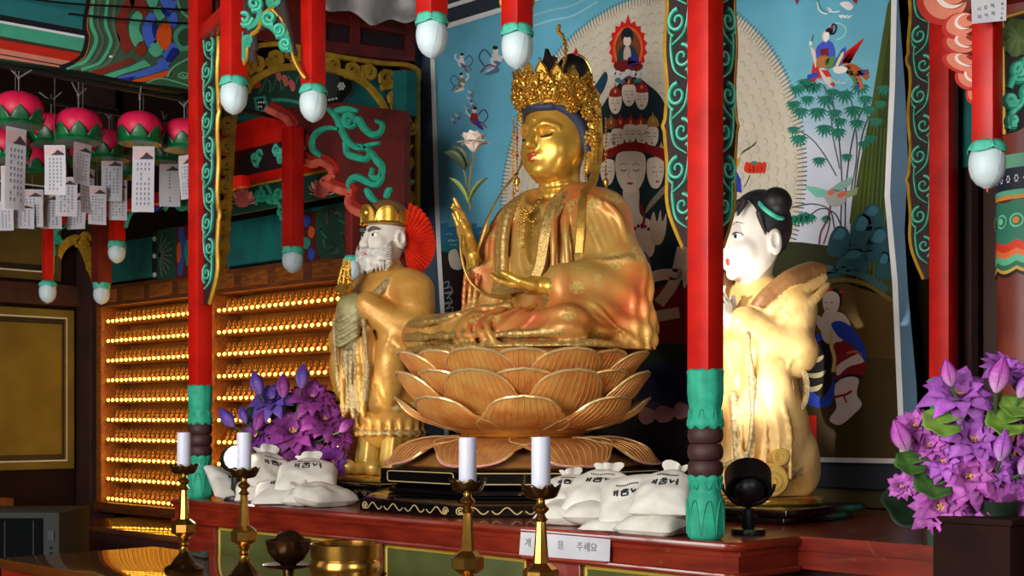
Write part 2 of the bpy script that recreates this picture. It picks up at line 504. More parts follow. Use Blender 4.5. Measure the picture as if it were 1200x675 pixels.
# ================================================================ carved scroll boards
def scroll_board(w, L, seed=0, pitch=.092, taper=.16):
    """pieces of a carved bracket in its own plane: u outwards, v downwards"""
    out = []
    nv = 60
    for i in range(nv+1):
        v = L*i/nv
        u = w*(1+.05*math.sin(v*30))
        if v > L-taper: u *= 1-.62*((v-(L-taper))/taper)**1.6
        if abs((v % .37)-.3) < .012: u += .007
        out.append((u, v))
    board = [(0, 0)]+out+[(0, L)]
    vines = []; k = 0; v = .01
    while v < L-.085:
        ww = w*.93 if v < L-taper else w*(.93-.6*(v-(L-taper))/taper)
        side = 1 if k % 2 == 0 else -1
        c = (ww*(.5+.1*side), v+pitch*.42)
        r = min(ww*.40, pitch*.46)
        sp = spiral(c, r, r*.16, (-PI/2 if side > 0 else -PI/2), side*1.35, 22)
        vines.append((sp, [r*.42*(1-.55*i/22) for i in range(23)]))
        # linking stem and leaf
        st = [(ww*.5-side*ww*.34, v-pitch*.25), (ww*.5-side*ww*.36, v+pitch*.2), (ww*.5-side*ww*.20, v+pitch*.75), (ww*.5+side*ww*.30, v+pitch*1.05)]
        st = [(p.x, p.y) for p in cr([(a, b, 0) for a, b in st], 5)]
        vines.append((st, [w*.11*(1-.5*abs(2*i/(len(st)-1)-1)) for i in range(len(st))]))
        lf = [(ww*.5+side*ww*.26, v+pitch*.82), (ww*.5+side*ww*.42, v+pitch*.70), (ww*.5+side*ww*.47, v+pitch*.52)]
        vines.append((lf, [w*.12, w*.09, w*.01]))
        v += pitch; k += 1
    return board, out, vines
def carved_bracket(parent, o, xdir, L, w=.085, name='carved_bracket', mats=('maroon', 'scroll_teal', 'scroll_light', 'gold_edge')):
    """board that hangs beside a post; o = top corner at the post, xdir = away from the post"""
    M = frame(o, xdir, (0, 0, -1))
    board, edge, vines = scroll_board(w, L)
    b = MB(); b.prism(board, .012, M=M, z0=-.006)
    br = b.build(name, mats[0], parent)
    t = MB()
    for sgn in (1, -1):
        n = M.to_3x3() @ V((0, 0, sgn))
        for pts, ws in vines:
            P = [M @ V((p[0], p[1], sgn*.006)) for p in pts]
            t.strip(P, [q*1.12 for q in ws], .006, n, m=0, top=.75)
            t.strip([p+n*.004 for p in P], [q*.62 for q in ws], .0055, n, m=1, top=.5)
    t.build('scrollwork', [mats[1], mats[2]], br)
    g = MB()
    g.tube([M @ V((p[0]+.004, p[1], 0)) for p in edge], .0085, 6)
    g.build('gilt_edge', mats[3], br)
    return br

def lotus_base(parent, x, y, z):
    def ring(prof, scal_top=0., scal_bot=0., n=64, lobes=8):
        b = MB(); k = len(prof)
        def fn(u, v):
            a = 2*PI*u
            q = v*(k-1); i = min(int(q), k-2); f = q-i
            r = prof[i][0]*(1-f)+prof[i+1][0]*f; zz = prof[i][1]*(1-f)+prof[i+1][1]*f
            lob = abs(math.cos(a*lobes/2))
            r *= 1+.035*lob
            sq = 1+.07*abs(math.cos(2*a))**3 if False else 1
            if v > .93: zz += scal_top*lob
            if v < .07: zz -= scal_bot*lob
            return (x+r*sq*math.cos(a+.4), y+r*sq*math.sin(a+.4), z+zz)
        b.grid(fn, n, 18)
        return b
    lo = ring([(.036, 0), (.043, .006), (.0445, .03), (.0445, .07), (.041, .105), (.036, .12), (.039, .135), (.043, .150), (.038, .152)], scal_top=.006)
    l = lo.build('lower_lotus_base', 'teal', parent)
    mb = MB()
    for k in range(8):   # petal outlines cut into the lower cup
        a0 = .4+2*PI*(k+.5)/8
        pts = []
        for t in np.linspace(-1, 1, 13):
            a = a0+t*.36; zz = .012+.085*(1-abs(t)**2.2); pts.append((x+.0465*math.cos(a), y+.0465*math.sin(a), z+zz))
        mb.tube(pts, .0016, 5)
        pts = []
        for t in np.linspace(-1, 1, 9):
            a = a0+t*.30; zz = .150-.028*(1-abs(t)**2); pts.append((x+.0405*math.cos(a), y+.0405*math.sin(a), z+zz))
        mb.tube(pts, .0016, 5)
    mb.build('petal_relief', 'teal', l)
    b = MB()
    for i in range(3):
        zc = z+.152+.0205+.041*i
        b.lathe([(.028, zc-.0205), (.037, zc-.0195), (.0425, zc-.012), (.044, zc), (.0425, zc+.012), (.037, zc+.0195), (.028, zc+.0205)], 32, M=T(x, y, 0))
    b.build('turned_collar', 'brown_ring', parent)
    up = ring([(.036, .275), (.0445, .277), (.0445, .288), (.039, .306), (.0375, .318), (.041, .335), (.0435, .36), (.043, .395), (.0445, .412), (.034, .413)], scal_top=.004, scal_bot=.007)
    u = up.build('upper_lotus_base', 'teal', parent)
    mb = MB()
    for k in range(8):
        a0 = .4+2*PI*(k+.5)/8
        pts = []
        for t in np.linspace(-1, 1, 11):
            a = a0+t*.34; zz = .318-.04*(1-abs(t)**2); rr = .0405+.005*(1-abs(t)); pts.append((x+rr*math.cos(a), y+rr*math.sin(a), z+zz))
        mb.tube(pts, .0016, 5)
    mb.build('petal_relief', 'teal', u)

LEDGE = 1.3
COLS = [
    (-4.37, 2.745, [(1, 0, 0)], 'red square canopy column with teal lotus foot left of the gilded lotus throne'),
    (-2.03, 2.70, [(-1, 0, 0), (0, 1, 0)], 'red square canopy column with teal lotus foot beside the right pile of rice bags'),
    (-2.0, 3.85, [(-1, 0, 0)], 'red square canopy column at the right edge of the big painting behind the purple flowers'),
    (-4.50, 3.86, [], 'shadowed dark red column at the left edge of the big painting'),
]
for i, (x, y, brs, lab) in enumerate(COLS):
    t = thing('canopy_column', lab, 'column', (x, y, LEDGE), group='canopy columns on the altar')
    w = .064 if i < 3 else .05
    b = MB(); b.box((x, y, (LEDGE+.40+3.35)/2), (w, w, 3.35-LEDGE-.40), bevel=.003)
    b.build('shaft', 'red_lacquer' if i < 3 else 'red_dark', t)  # last column: shade put into a darker red of the shaft
    lotus_base(t, x, y, LEDGE)
    for d in brs:
        d = V(d)
        carved_bracket(t, V((x, y, 3.0))+d*(w/2), d, .98 if i else .99, .082 if i < 2 else .075)

# canopy beams over the columns (their undersides just show at the top left)
def beam(name, a, b_, h, d, m, lab, cat='beam', group=None):
    a = V(a); c = V(b_); L = (c-a).length; M = frame((a+c)/2, c-a, (0, 0, 1))
    q = MB(); q.box((0, 0, 0), (L, h, d), M=M, bevel=.004); return tag(q.build(name, m), lab, cat, group)
beam('canopy_beam', (-4.6, 2.745, 3.23), (-1.75, 2.70, 3.23), .09, .06, 'red_lacquer', 'red canopy beam crossing over the two front columns')
tie = beam('tie_beam', (-4.34, 2.745, 3.0), (-3.95, 2.62, 3.0), .05, .045, 'red_lacquer', 'short red tie bar from the left column to the nearest hanging post')

# ================================================================ altar ledge
alt = thing('altar', 'dark red lacquered altar ledge with rounded nosing carrying the gilded statues', 'altar', (-3.2, 3.3, 0))
# plan: projecting middle part and lower recessed wings
XL, XR, YF, YW = -4.41, -1.915, 2.655, 3.93
b = MB()
pl = [(XL, YF), (XR-.03, YF), (XR, YF+.03), (XR, 2.93), (-1.2, 2.93), (-1.2, YW), (XL, YW)]
b.prism(pl, .035, z0=LEDGE-.035)
b.build('top_slab', 'altar_red', alt)
b = MB()
ins = .006
pl2 = [(XL+.004, YF+ins), (XR-.03, YF+ins), (XR-ins, YF+.03), (XR-ins, 2.94), (-1.2, 2.94), (-1.2, 3.9), (XL+.004, 3.9)]
b.prism(pl2, .048, z0=LEDGE-.083)
b.build('fascia', 'altar_red', alt)
b = MB()
b.tube([(XL, YF+.002, LEDGE-.012), (XR-.03, YF+.002, LEDGE-.012), (XR-.008, YF+.02, LEDGE-.012), (XR, YF+.05, LEDGE-.012), (XR, 2.93, LEDGE-.012)], .012, 8)
b.tube([(XL, YF, LEDGE-.081), (XR-.03, YF, LEDGE-.081), (XR-.008, YF+.02, LEDGE-.081), (XR, YF+.05, LEDGE-.081), (XR, 2.93, LEDGE-.081)], .008, 8)
b.build('nosing', 'altar_red', alt)
b = MB(); b.box(((XL+XR)/2, 3.3, (LEDGE-.083)/2), (XR-XL-.08, 1.2, LEDGE-.085)); b.box((-1.6, 3.45, (LEDGE-.083)/2), (.8, .9, LEDGE-.085))
b.build('body', 'altar_brown', alt)
# green panels with yellow lines between red stiles below the ledge
yp = 2.69
for (x0, x1) in ((-4.16, -3.42), (-3.24, -2.62), (-2.42, -2.02)):
    b = MB(); b.box(((x0+x1)/2, yp, .90), (x1-x0, .012, .62), bevel=.002)
    p = b.build('green_panel', 'green_panel', alt)
    b = MB()
    for (a, c) in (((x0+.012, 1.203), (x1-.012, 1.203)), ((x0+.012, .6), (x1-.012, .6)), ((x0+.012, .6), (x0+.012, 1.203)), ((x1-.012, .6), (x1-.012, 1.203))):
        b.strip([(a[0], yp-.006, a[1]), (c[0], yp-.006, c[1])], .010, .002, (0, -1, 0))
    b.build('yellow_line', 'yellow_line', p)
for (x0, x1) in ((-4.37, -4.16), (-3.42, -3.24), (-2.62, -2.42), (-2.02, -1.95)):
    b = MB(); b.box(((x0+x1)/2, yp-.002, .90), (x1-x0, .03, .634), bevel=.004); b.build('stile', 'altar_red', alt)
# lower ledge in front of the shelf cabinet, on the left
lo = thing('side_altar', 'low dark brown altar bench running below the shelf of small golden buddhas', 'altar', (-5.9, 3.6, 0))
b = MB(); b.box((-5.55, 3.62, 1.045), (2.2, .68, .03), bevel=.004); b.build('bench_top', 'table_wood', lo)
b = MB(); b.box((-5.55, 3.64, .515), (2.16, .60, 1.03)); b.build('bench_body', 'altar_brown', lo)
b = MB(); b.box((-5.55, 3.30, .99), (2.18, .03, .08), bevel=.004); b.build('bench_fascia', 'altar_brown', lo)

# ================================================================ left wall panels, dark furniture
def wall_panel(y0, y1, z0, z1, nm, lab, m='olive'):
    t = thing(nm, lab, 'panel', (-7.36, (y0+y1)/2, z0))
    X = -7.355
    b = MB(); b.box((X, (y0+y1)/2, (z0+z1)/2), (.02, y1-y0, z1-z0), bevel=.003); b.build('panel_board', m, t)
    d = .07
    fr = [(X+.0105, y0+d, z0+d), (X+.0105, y1-d, z0+d), (X+.0105, y1-d, z1-d), (X+.0105, y0+d, z1-d)]
    b = MB(); b.strip(fr, .034, .002, (1, 0, 0), closed=True, top=1); b.build('black_band', 'black', t)
    e = d-.022
    fr = [(X+.0105, y0+e, z0+e), (X+.0105, y1-e, z0+e), (X+.0105, y1-e, z1-e), (X+.0105, y0+e, z1-e)]
    b = MB(); b.strip(fr, .008, .0035, (1, 0, 0), closed=True, top=1); b.build('white_line', 'white_paint', t)
wall_panel(2.2, 3.78, 1.30, 2.21, 'wall_panel', 'olive green wall panel framed in black and white, lower one on the left wall')
wall_panel(2.2, 3.70, 2.37, 2.95, 'wall_panel', 'olive green wall panel framed in black and white, upper one behind the paper tags', 'olive_dark')
b = MB(); b.box((-7.33, 3.0, 2.29), (.06, 2.0, .12), bevel=.004); struct(b.build('trim_1', 'wall_brown'))
b = MB(); b.box((-7.28, 3.88, 2.0), (.16, .16, 4)); struct(b.build('trim_2', 'wall_brown'))
# dark wooden bench and heater at bottom left
bn = thing('wooden_bench', 'dark wooden side bench against the left wall behind the heater', 'bench', (-6.9, 3.0, 0))
b = MB(); b.box((-7.05, 2.45, 1.155), (.56, 1.4, .05), bevel=.004); b.build('bench_top', 'wood_cornice', bn)
b = MB(); b.box((-7.06, 2.45, .565), (.5, 1.32, 1.13)); b.build('bench_body', 'altar_brown', bn)
# ================================================================ the big hanging painting
YP = 3.95
pt = thing('temple_painting', 'big hanging painting of a many-headed deity with pale halo on blue sky', 'painting', (-3.3, YP, 1.46))
def pp(x, y, lay=0): return atY(x, y, YP-.004-.0004*lay)
LEFT = [(506, 33), (508, 90), (510, 160), (512, 230), (515, 300), (519, 365), (522, 450), (524, 527)]
RIGHT = [(1047, -150), (1046, 0), (1044, 100), (1040, 180), (1038, 230), (1042, 275), (1047, 330), (1050, 400), (1053, 470), (1056, 538)]
def edge_x(E, y):
    return float(np.interp(y, [p[1] for p in E], [p[0] for p in E]))
def top_y(x): return 488-.3024*(x+1000)
def bot_y(x): return 488+.0252*(x+1000)
def mix(a, b, t): t = max(0, min(1, t)); return tuple(a[i]+(b[i]-a[i])*t for i in range(3))
SKY = (102, 178, 204)
def base_col(x, y):
    c = SKY
    c = mix((94, 168, 198), SKY, (x-510)/80)
    if x < 700:
        if y > 264: c = mix((58, 128, 168), (40, 96, 138), (y-264)/40)
        if y > 292: c = (44, 28, 24)
    else:
        c = mix((96, 172, 198), (120, 186, 206), y/110)
        c = mix(c, (208, 212, 226), (y-100)/70 - max(0, x-990)*.004)
        if y > 290: c = mix((84, 66, 26), (60, 44, 18), (y-300)/180)
        if x > 930 and y > 340: c = mix(c, (66, 50, 20), .5)
    return c
cv = MB()
ny, nx = 96, 80
rows = []
for j in range(ny+1):
    t = j/ny
    row = []
    for i in range(nx+1):
        q = i/nx
        x = 510+(1048-510)*q
        y = top_y(x)+(bot_y(x)-top_y(x))*t
        lx = edge_x(LEFT, y)-1; rx = edge_x(RIGHT, y)+1
        x = lx+(rx-lx)*q
        y = top_y(x)+(bot_y(x)-top_y(x))*t
        row.append((x, y))
    rows.append(row)
for j in range(ny):
    for i in range(nx):
        a, b2, c, d = rows[j][i], rows[j][i+1], rows[j+1][i+1], rows[j+1][i]
        x = (a[0]+c[0])/2; y = (a[1]+c[1])/2
        cv.add([pp(*a), pp(*b2), pp(*c), pp(*d)], [(0, 1, 2, 3)], 0, base_col(x, y))
cv.build('canvas', 'painted_wall', pt, smooth=False, fix=False)

D = MB()
def P(col, pts, lay=1): D.poly([pp(x, y, lay) for x, y in pts], 0, col)
def P2(col, lay, *a): P(col, pairs(*a), lay)
def E_(col, cx, cy, rx, ry, lay=1, n=18, rot=0.): P(col, ell(cx, cy, rx, ry, n, rot), lay)
def LN(col, pts, w, lay=1, taper=False):
    p3 = pts if len(pts) > 3 else pts
    k = len(p3); L_ = []; R_ = []
    for i in range(k):
        a = p3[max(0, i-1)]; b = p3[min(k-1, i+1)]; dx, dy = b[0]-a[0], b[1]-a[1]; n = math.hypot(dx, dy) or 1
        ww = w/2*(1-.85*i/(k-1) if taper else 1)
        L_.append((p3[i][0]-dy/n*ww, p3[i][1]+dx/n*ww)); R_.append((p3[i][0]+dy/n*ww, p3[i][1]-dx/n*ww))
    for i in range(k-1):
        D.add([pp(*L_[i], lay), pp(*L_[i+1], lay), pp(*R_[i+1], lay), pp(*R_[i], lay)], [(0, 1, 2, 3)], 0, col)
def SM(pts, n=6, closed=False): return [(p.x, p.y) for p in cr([(a, b, 0) for a, b in pts], n, closed)]
def S_(col, lay, *a): P(col, SM(pairs(*a), 5, True), lay)
rnd = random.Random(3)
# --- halo: a true circle on the wall
HC = V((-3.28, YP, 2.44)); HR = .725
def hp(a, r, lay): return V((HC.x+r*math.cos(a), YP-.004-.0004*lay, HC.z+r*math.sin(a)))
ring = [hp(2*PI*i/96, HR, 1) for i in range(96)]
D.poly(ring, 0, (206, 197, 178))
for i in range(300):
    if True:
        a = 2*PI*i/300
        D.add([hp(a-.0035, HR+.012, 2), hp(a+.0035, HR+.012, 2), hp(a+.002, HR-.028, 2), hp(a-.002, HR-.028, 2)], [(0, 1, 2, 3)], 0, (96, 98, 96))
for q in range(13):
    r = HR-.045-q*.036
    n = int(r*150)
    for i in range(n):
        a = 2*PI*(i+.5*(q % 2))/n; da = 2*PI/n*.40
        D.poly([hp(a-da, r, 2), hp(a-da*.8, r+.012, 2), hp(a, r+.019, 2), hp(a+da*.8, r+.012, 2), hp(a+da, r, 2), hp(a+da*.6, r+.007, 2), hp(a, r+.012, 2), hp(a-da*.6, r+.007, 2)], 0, [(188, 176, 150), (196, 182, 158)][i % 2])
# --- left: clouds on top, little fairies, sea and the dark shore
for (y0, c) in ((12, (140, 196, 214)), (24, (150, 204, 220))):
    LN(c, SM([(620, y0+8), (645, y0), (672, y0-6), (700, y0-22)], 5), 2.2, 3)
def fairy(x, y, s, c1, c2, fl=1):
    E_((228, 216, 206), x, y-7*s, 2.2*s, 2.8*s, 4, 10); E_((40, 36, 40), x+.5*s*fl, y-9.4*s, 2.3*s, 1.7*s, 5, 8)
    S_(c1, 4, x-3*s, y-4*s, x+2*s, y-4.5*s, x+4*s, y+2*s, x+8*s*fl, y+9*s, x+2*s, y+8*s, x-4*s, y+3*s)
    S_(c2, 5, x-2*s, y+1*s, x+4*s, y+3*s, x+9*s*fl, y+12*s, x+3*s, y+9*s)
    LN((236, 230, 226), SM([(x-4*s*fl, y-1*s), (x-8*s*fl, y-6*s), (x-6*s*fl, y-10*s)], 4), 1.5*s, 4)
    LN((70, 76, 120), SM([(x+3*s*fl, y-2*s), (x+9*s*fl, y-8*s), (x+13*s*fl, y-2*s), (x+9*s*fl, y+5*s)], 5), 1.1*s, 4)
    LN((132, 40, 60), SM([(x-1*s*fl, y+6*s), (x+6*s*fl, y+4*s), (x+12*s*fl, y+10*s)], 4), 1.1*s, 6)
fairy(541, 73, 1.0, (222, 216, 212), (96, 120, 150)); fairy(541, 96, 1.0, (120, 130, 90), (222, 214, 206), -1)
fairy(556, 138, 1.2, (176, 36, 30), (52, 68, 150)); fairy(581, 70, 1.5, (206, 208, 214), (86, 112, 140), -1)
for (x, y) in ((551, 109), (550, 116), (553, 122), (548, 128), (536, 136), (531, 141)): fairy(x, y, .36, (210, 212, 214), (80, 90, 130))
LN((120, 190, 190), SM([(546, 134), (541, 128), (545, 124), (550, 130)], 4), 1.2, 4)
for k in range(26):
    y = 268+rnd.random()*22; x = 520+rnd.random()*74
    LN((150, 196, 214), [(x, y), (x+4, y-1), (x+8, y+.3)], .8, 3)
for k in range(8): P2((36, 110, 110), 2, 516+k*9, 294, 522+k*9, 284-rnd.random()*6, 528+k*9, 296)
S_((196, 190, 176), 3, 526, 296, 534, 292, 538, 300, 541, 314, 533, 316, 527, 310)
S_((206, 24, 28), 3, 541, 340, 548, 330, 550, 352, 546, 366, 541, 358)
for k in range(7): LN((150, 168, 176), SM([(519+k % 2*5, 332+k*6), (526+k % 3*2, 330+k*6), (524+k % 2*6, 337+k*6), (519+k % 3*3, 338+k*6)], 4), 1.1, 3)
# --- centre: small seated figure in a flame, tiers of faces, dark mandorla
S_((18, 38, 42), 4, 738, 88, 714, 112, 694, 150, 688, 210, 690, 300, 700, 420, 790, 430, 800, 300, 796, 180, 778, 120, 758, 98)
S_((24, 60, 84), 5, 709, 84, 712, 92, 706, 108, 694, 120, 690, 112, 700, 96)
FL = []
for i in range(36):
    a = 2*PI*i/36; k = 1.12 if i % 2 else .96
    FL.append((736+20.5*k*math.cos(a), 56-(30*k*math.sin(a))-(6 if i == 9 else 0)))
P((202, 30, 22), FL, 3); E_((220, 96, 40), 736, 57, 17.5, 26, 4); E_((122, 62, 34), 736, 57, 15, 22.5, 5)
E_((24, 34, 44), 735, 42, 7.5, 10, 6); E_((222, 196, 176), 735, 48, 4.6, 6.4, 7); E_((20, 24, 32), 735, 40, 4.6, 4, 8)
S_((28, 60, 58), 6, 727, 56, 735, 53, 744, 57, 748, 76, 724, 76); S_((196, 176, 160), 7, 732, 56, 738, 56, 739, 70, 731, 70)
S_((44, 44, 140), 7, 738, 62, 746, 66, 749, 77, 736, 77)
S_((116, 18, 22), 7, 720, 74, 735, 70, 752, 75, 750, 82, 735, 85, 722, 82)
for k in range(7): E_((206, 204, 204), 718+k*6, 85+(k % 3)*1.5, 4.2, 4, 8, 10)
for k in range(5): E_((64, 118, 122), 724+k*6, 94+(k % 2)*2, 3.6, 3, 7, 10)
def face(x, y, w, h, lay=6, big=False, turn=0., c=(222, 205, 186)):
    S_(c, lay, x-w*.5, y-h*.34, x-w*.3, y-h*.5, x+w*.3, y-h*.5, x+w*.5, y-h*.34, x+w*.47, y+h*.1, x+w*.26, y+h*.42, x, y+h*.5, x-w*.26, y+h*.42, x-w*.47, y+h*.1)
    e = w*.21; o = turn*w
    for sg in (-1, 1):
        LN((70, 50, 44), SM([(x+o+sg*e-w*.11, y-h*.07), (x+o+sg*e, y-h*.03), (x+o+sg*e+w*.11, y-h*.07)], 3), max(.7, w*.032), lay+1)
        LN((110, 90, 74), SM([(x+o+sg*e-w*.12, y-h*.17), (x+o+sg*e, y-h*.22), (x+o+sg*e+w*.12, y-h*.17)], 3), max(.6, w*.022), lay+1)
    LN((168, 134, 112), [(x+o-w*.03, y-h*.08), (x+o-w*.05, y+h*.12), (x+o+w*.05, y+h*.13)], max(.6, w*.02), lay+1)
    E_((176, 60, 48), x+o, y+h*.27, w*.11, h*.035, lay+1, 10)
def crown(x, y, w, h, c=(150, 30, 30)):
    S_(c, 7, x-w*.5, y, x-w*.42, y-h*.5, x-w*.1, y-h*.75, x, y-h, x+w*.1, y-h*.75, x+w*.42, y-h*.5, x+w*.5, y)
    E_((210, 150, 60), x, y-h*.4, w*.1, h*.16, 8, 8)
for (x, y, s) in ((721, 122, 1), (752, 117, 1), (737, 112, 1.08)):
    face(x, y, 15*s, 23*s, 6 if s == 1 else 8); crown(x, y-9*s, 13*s, 15*s)
for (x, y) in ((714, 168), (764, 161), (724, 163), (752, 158), (738, 158)): face(x, y, 15, 24, 9)
for (x, c) in ((716, (140, 80, 40)), (727, (150, 30, 30)), (739, (150, 30, 30)), (751, (150, 30, 30)), (765, (160, 120, 60))): crown(x, 150 if x < 760 else 148, 13, 17, c)
S_((134, 20, 22), 12, 697, 196, 702, 182, 720, 172, 740, 166, 762, 170, 780, 176, 782, 192, 770, 184, 742, 176, 716, 184)
for (x, c) in ((703, (176, 112, 54)), (775, (190, 150, 80)), (710, (140, 70, 36))): crown(x, 184, 16, 18, c)
face(712, 202, 17, 30, 10, turn=-.1); face(768, 203, 20, 36, 10, turn=.12)
S_((214, 196, 176), 10, 731, 220, 748, 220, 750, 250, 764, 262, 764, 300, 724, 300, 722, 260, 730, 248)
face(739, 202, 35, 48, 13, True, -.02, (222, 206, 188))
for k in range(9): E_((128, 26, 30), 728+k*4, 268+4*math.sin(k*.8), 2, 2.2, 14, 8)
LN((128, 26, 30), SM([(750, 240), (755, 255), (752, 268)], 4), 3, 14)
E_((150, 20, 24), 740, 282, 2, 4, 14, 8); S_((120, 96, 130), 12, 738, 296, 760, 300, 764, 340, 752, 380, 742, 360)
# the painted arms and hands
def limb(col, lay, *a): LN(col, SM(pairs(*a), 5), 13, lay)
SK = (196, 176, 150)
limb(SK, 11, 752, 330, 775, 322, 804, 322); limb(SK, 11, 772, 356, 790, 330, 800, 290); limb(SK, 11, 742, 382, 766, 372, 796, 366)
S_(SK, 12, 762, 262, 766, 248, 770, 260, 774, 246, 776, 260, 781, 250, 780, 272, 774, 286, 764, 284)
S_(SK, 12, 742, 344, 760, 346, 766, 358, 758, 366, 744, 362)
S_((140, 130, 110), 12, 756, 250, 762, 236, 780, 216, 782, 222, 766, 240)
S_((120, 14, 20), 6, 752, 352, 800, 334, 806, 412, 748, 410); S_((28, 54, 34), 7, 742, 408, 806, 404, 806, 430, 770, 436)
S_((24, 28, 84), 8, 752, 432, 806, 428, 806, 478, 770, 480, 748, 470)
S_((44, 118, 116), 13, 754, 342, 762, 336, 764, 346, 756, 350)
S_((86, 70, 120), 9, 752, 470, 776, 474, 772, 484, 750, 486)
for (x, y, w) in ((758, 486, 20), (778, 484, 24), (798, 480, 20)):
    S_((196, 150, 160), 10, x-w*.5, y+2, x-w*.2, y-8, x+w*.25, y-7, x+w*.55, y, x+w*.3, y+9, x-w*.2, y+11)
P2((30, 26, 30), 3, 690, 486, 806, 494, 806, 548, 690, 548)
# --- right of the column: flag, red flower, sprig
S_((222, 26, 26), 5, 848, 178, 856, 166, 858, 180, 851, 190); P2((200, 150, 40), 5, 850, 206, 856, 190, 868, 184, 866, 192, 858, 208, 856, 224, 851, 222)
P2((214, 212, 214), 4, 852, 158, 862, 150, 868, 164, 864, 172, 856, 170); P2((30, 62, 178), 6, 862, 199, 868, 210, 869, 226, 860, 224); P2((170, 30, 34), 6, 848, 224, 862, 216, 860, 226, 850, 230)
for k in range(5): S_((214, 52, 30), 6, 872+k*5, 200, 874+k*5, 190, 880+k*5-2, 192, 880+k*4, 203)
E_((70, 130, 100), 884, 191, 4, 2.4, 7, 10); LN((70, 60, 56), [(879, 205), (876, 212), (872, 219)], 1, 6)
for k in range(7): LN((94, 92, 70), [(868+k*1.5, 181-k*1.2), (872+k*2, 176-k), (878+k*1.4, 175-k*1.6)], .9, 6)
# --- fairy on a phoenix
S_((206, 44, 38), 6, 950, 96, 955, 62, 960, 56, 963, 88, 958, 92); P2((50, 74, 182), 7, 946, 88, 958, 84, 958, 90, 946, 94)
S_((64, 86, 196), 7, 957, 56, 964, 49, 972, 48, 977, 54, 977, 68, 958, 68); S_((224, 200, 190), 8, 963, 42, 966, 36, 970, 36, 972, 42, 969, 49, 965, 48)
S_((240, 236, 230), 9, 965, 43, 967, 38, 971, 38, 972, 44, 969, 48, 966, 48)
S_((28, 24, 34), 10, 967, 37, 970, 33, 976, 34, 974, 41, 971, 38)
LN((24, 20, 34), SM([(973, 34), (977, 28), (980, 33), (976, 40)], 4, True), 1.8, 10)
E_((206, 40, 40), 975, 32, 1.8, 1.8, 11, 8); LN((150, 214, 204), SM([(972, 31), (982, 27), (991, 33), (989, 42), (980, 47)], 5), 2, 6)
P2((120, 26, 40), 8, 961, 58, 971, 56, 971, 66, 962, 66); S_((176, 118, 62), 8, 958, 68, 968, 64, 972, 72, 966, 79, 957, 78)
S_((92, 130, 74), 8, 968, 70, 977, 66, 981, 72, 976, 79, 968, 80); S_((224, 206, 200), 7, 950, 55, 956, 62, 956, 80, 952, 66)
LN((90, 84, 84), [(950, 52), (952, 45), (953, 41)], .9, 7); E_((240, 226, 214), 950, 51, 2, 3, 8, 8)
for k in range(8):
    t = k/7; P2([(226, 44, 32), (206, 30, 24)][k % 2], 7+k % 2, 984+t*4, 76-t*4, 992-t*2, 60+t*10, 1013-t*11, 44+t*14, 996, 74)
P2((60, 80, 190), 9, 976, 76, 986, 58, 991, 55, 990, 66, 984, 78); P2((230, 214, 120), 10, 979, 76, 986, 62, 989, 60, 988, 66, 982, 78)
S_((232, 224, 216), 8, 976, 80, 984, 77, 993, 80, 990, 85, 980, 86)
for k in range(4):
    a = [(1017, 92), (1010, 104), (1018, 84), (1004, 100)][k]
    LN([(176, 86, 40), (190, 104, 62), (160, 76, 36), (92, 130, 76)][k], SM([(990, 80), (1000, 78+k*4), a], 5), 6, 7)
E_((60, 70, 170), 1012, 84, 3, 2.4, 9, 10); E_((60, 70, 170), 1005, 101, 2.4, 3, 9, 10)
S_((222, 206, 196), 8, 960, 80, 968, 82, 976, 100, 972, 102, 964, 92); P2((210, 50, 40), 9, 962, 82, 970, 82, 974, 90, 968, 90); P2((200, 40, 36), 9, 972, 98, 978, 96, 977, 102)
for k in range(4): LN((196, 216, 214), SM([(948+k*8, 90), (952+k*9, 96), (960+k*10, 97), (966+k*9, 93)], 4), 1.2, 6)
# swirl and bits at the very top right
LN((226, 232, 236), SM([(958, 2), (960, 12), (968, 16), (974, 12), (969, 9), (976, 14), (984, 13)], 5), 1.6, 5); LN((60, 140, 130), SM([(957, -4), (962, 10), (972, 16)], 5), 1.4, 6)
S_((232, 224, 228), 6, 984, 4, 994, 2, 1000, 8, 994, 12); P2((140, 30, 60), 7, 996, -6, 1005, -2, 1004, 5, 1000, 2); P2((150, 36, 70), 7, 930, -4, 937, -2, 934, 6)
for k in range(3): P2((226, 236, 238), 6, 982+k*5, 18+k, 990+k*5, 17, 986+k*4, 22)
# --- bamboo and pillar, bird
P2((74, 86, 26), 3, 1040, 6, 1047, -10, 1046, 60, 1041, 180, 1040, 300, 1046, 345, 990, 340, 998, 250, 1006, 200, 1020, 130)
P2((54, 68, 22), 4, 1044, 20, 1047, 10, 1040, 180, 1039, 240, 1046, 345, 1022, 340, 1020, 250, 1030, 120)
for k in range(14): LN([(92, 110, 40), (44, 58, 20)][k % 2], [(1004+k*2.4, 335), (1006+k*2.6, 240), (1016+k*2.1, 150)], .8, 5)
ST = (84, 104, 96)
for pts in ([(985, 270), (986, 200), (978, 130), (965, 100)], [(990, 275), (992, 210), (1002, 150), (1016, 118)], [(996, 262), (1003, 206), (1010, 160), (1018, 136)], [(980, 206), (965, 180), (950, 162), (934, 152)],
            [(984, 198), (976, 160), (972, 126), (958, 112)], [(996, 230), (1004, 180), (1000, 130), (992, 104)], [(978, 268), (972, 246), (952, 239), (928, 243)], [(988, 270), (978, 250), (960, 245), (940, 262)]):
    LN(ST if pts[0][1] < 250 else (60, 60, 66), SM(pts, 6), 1.4, 5)
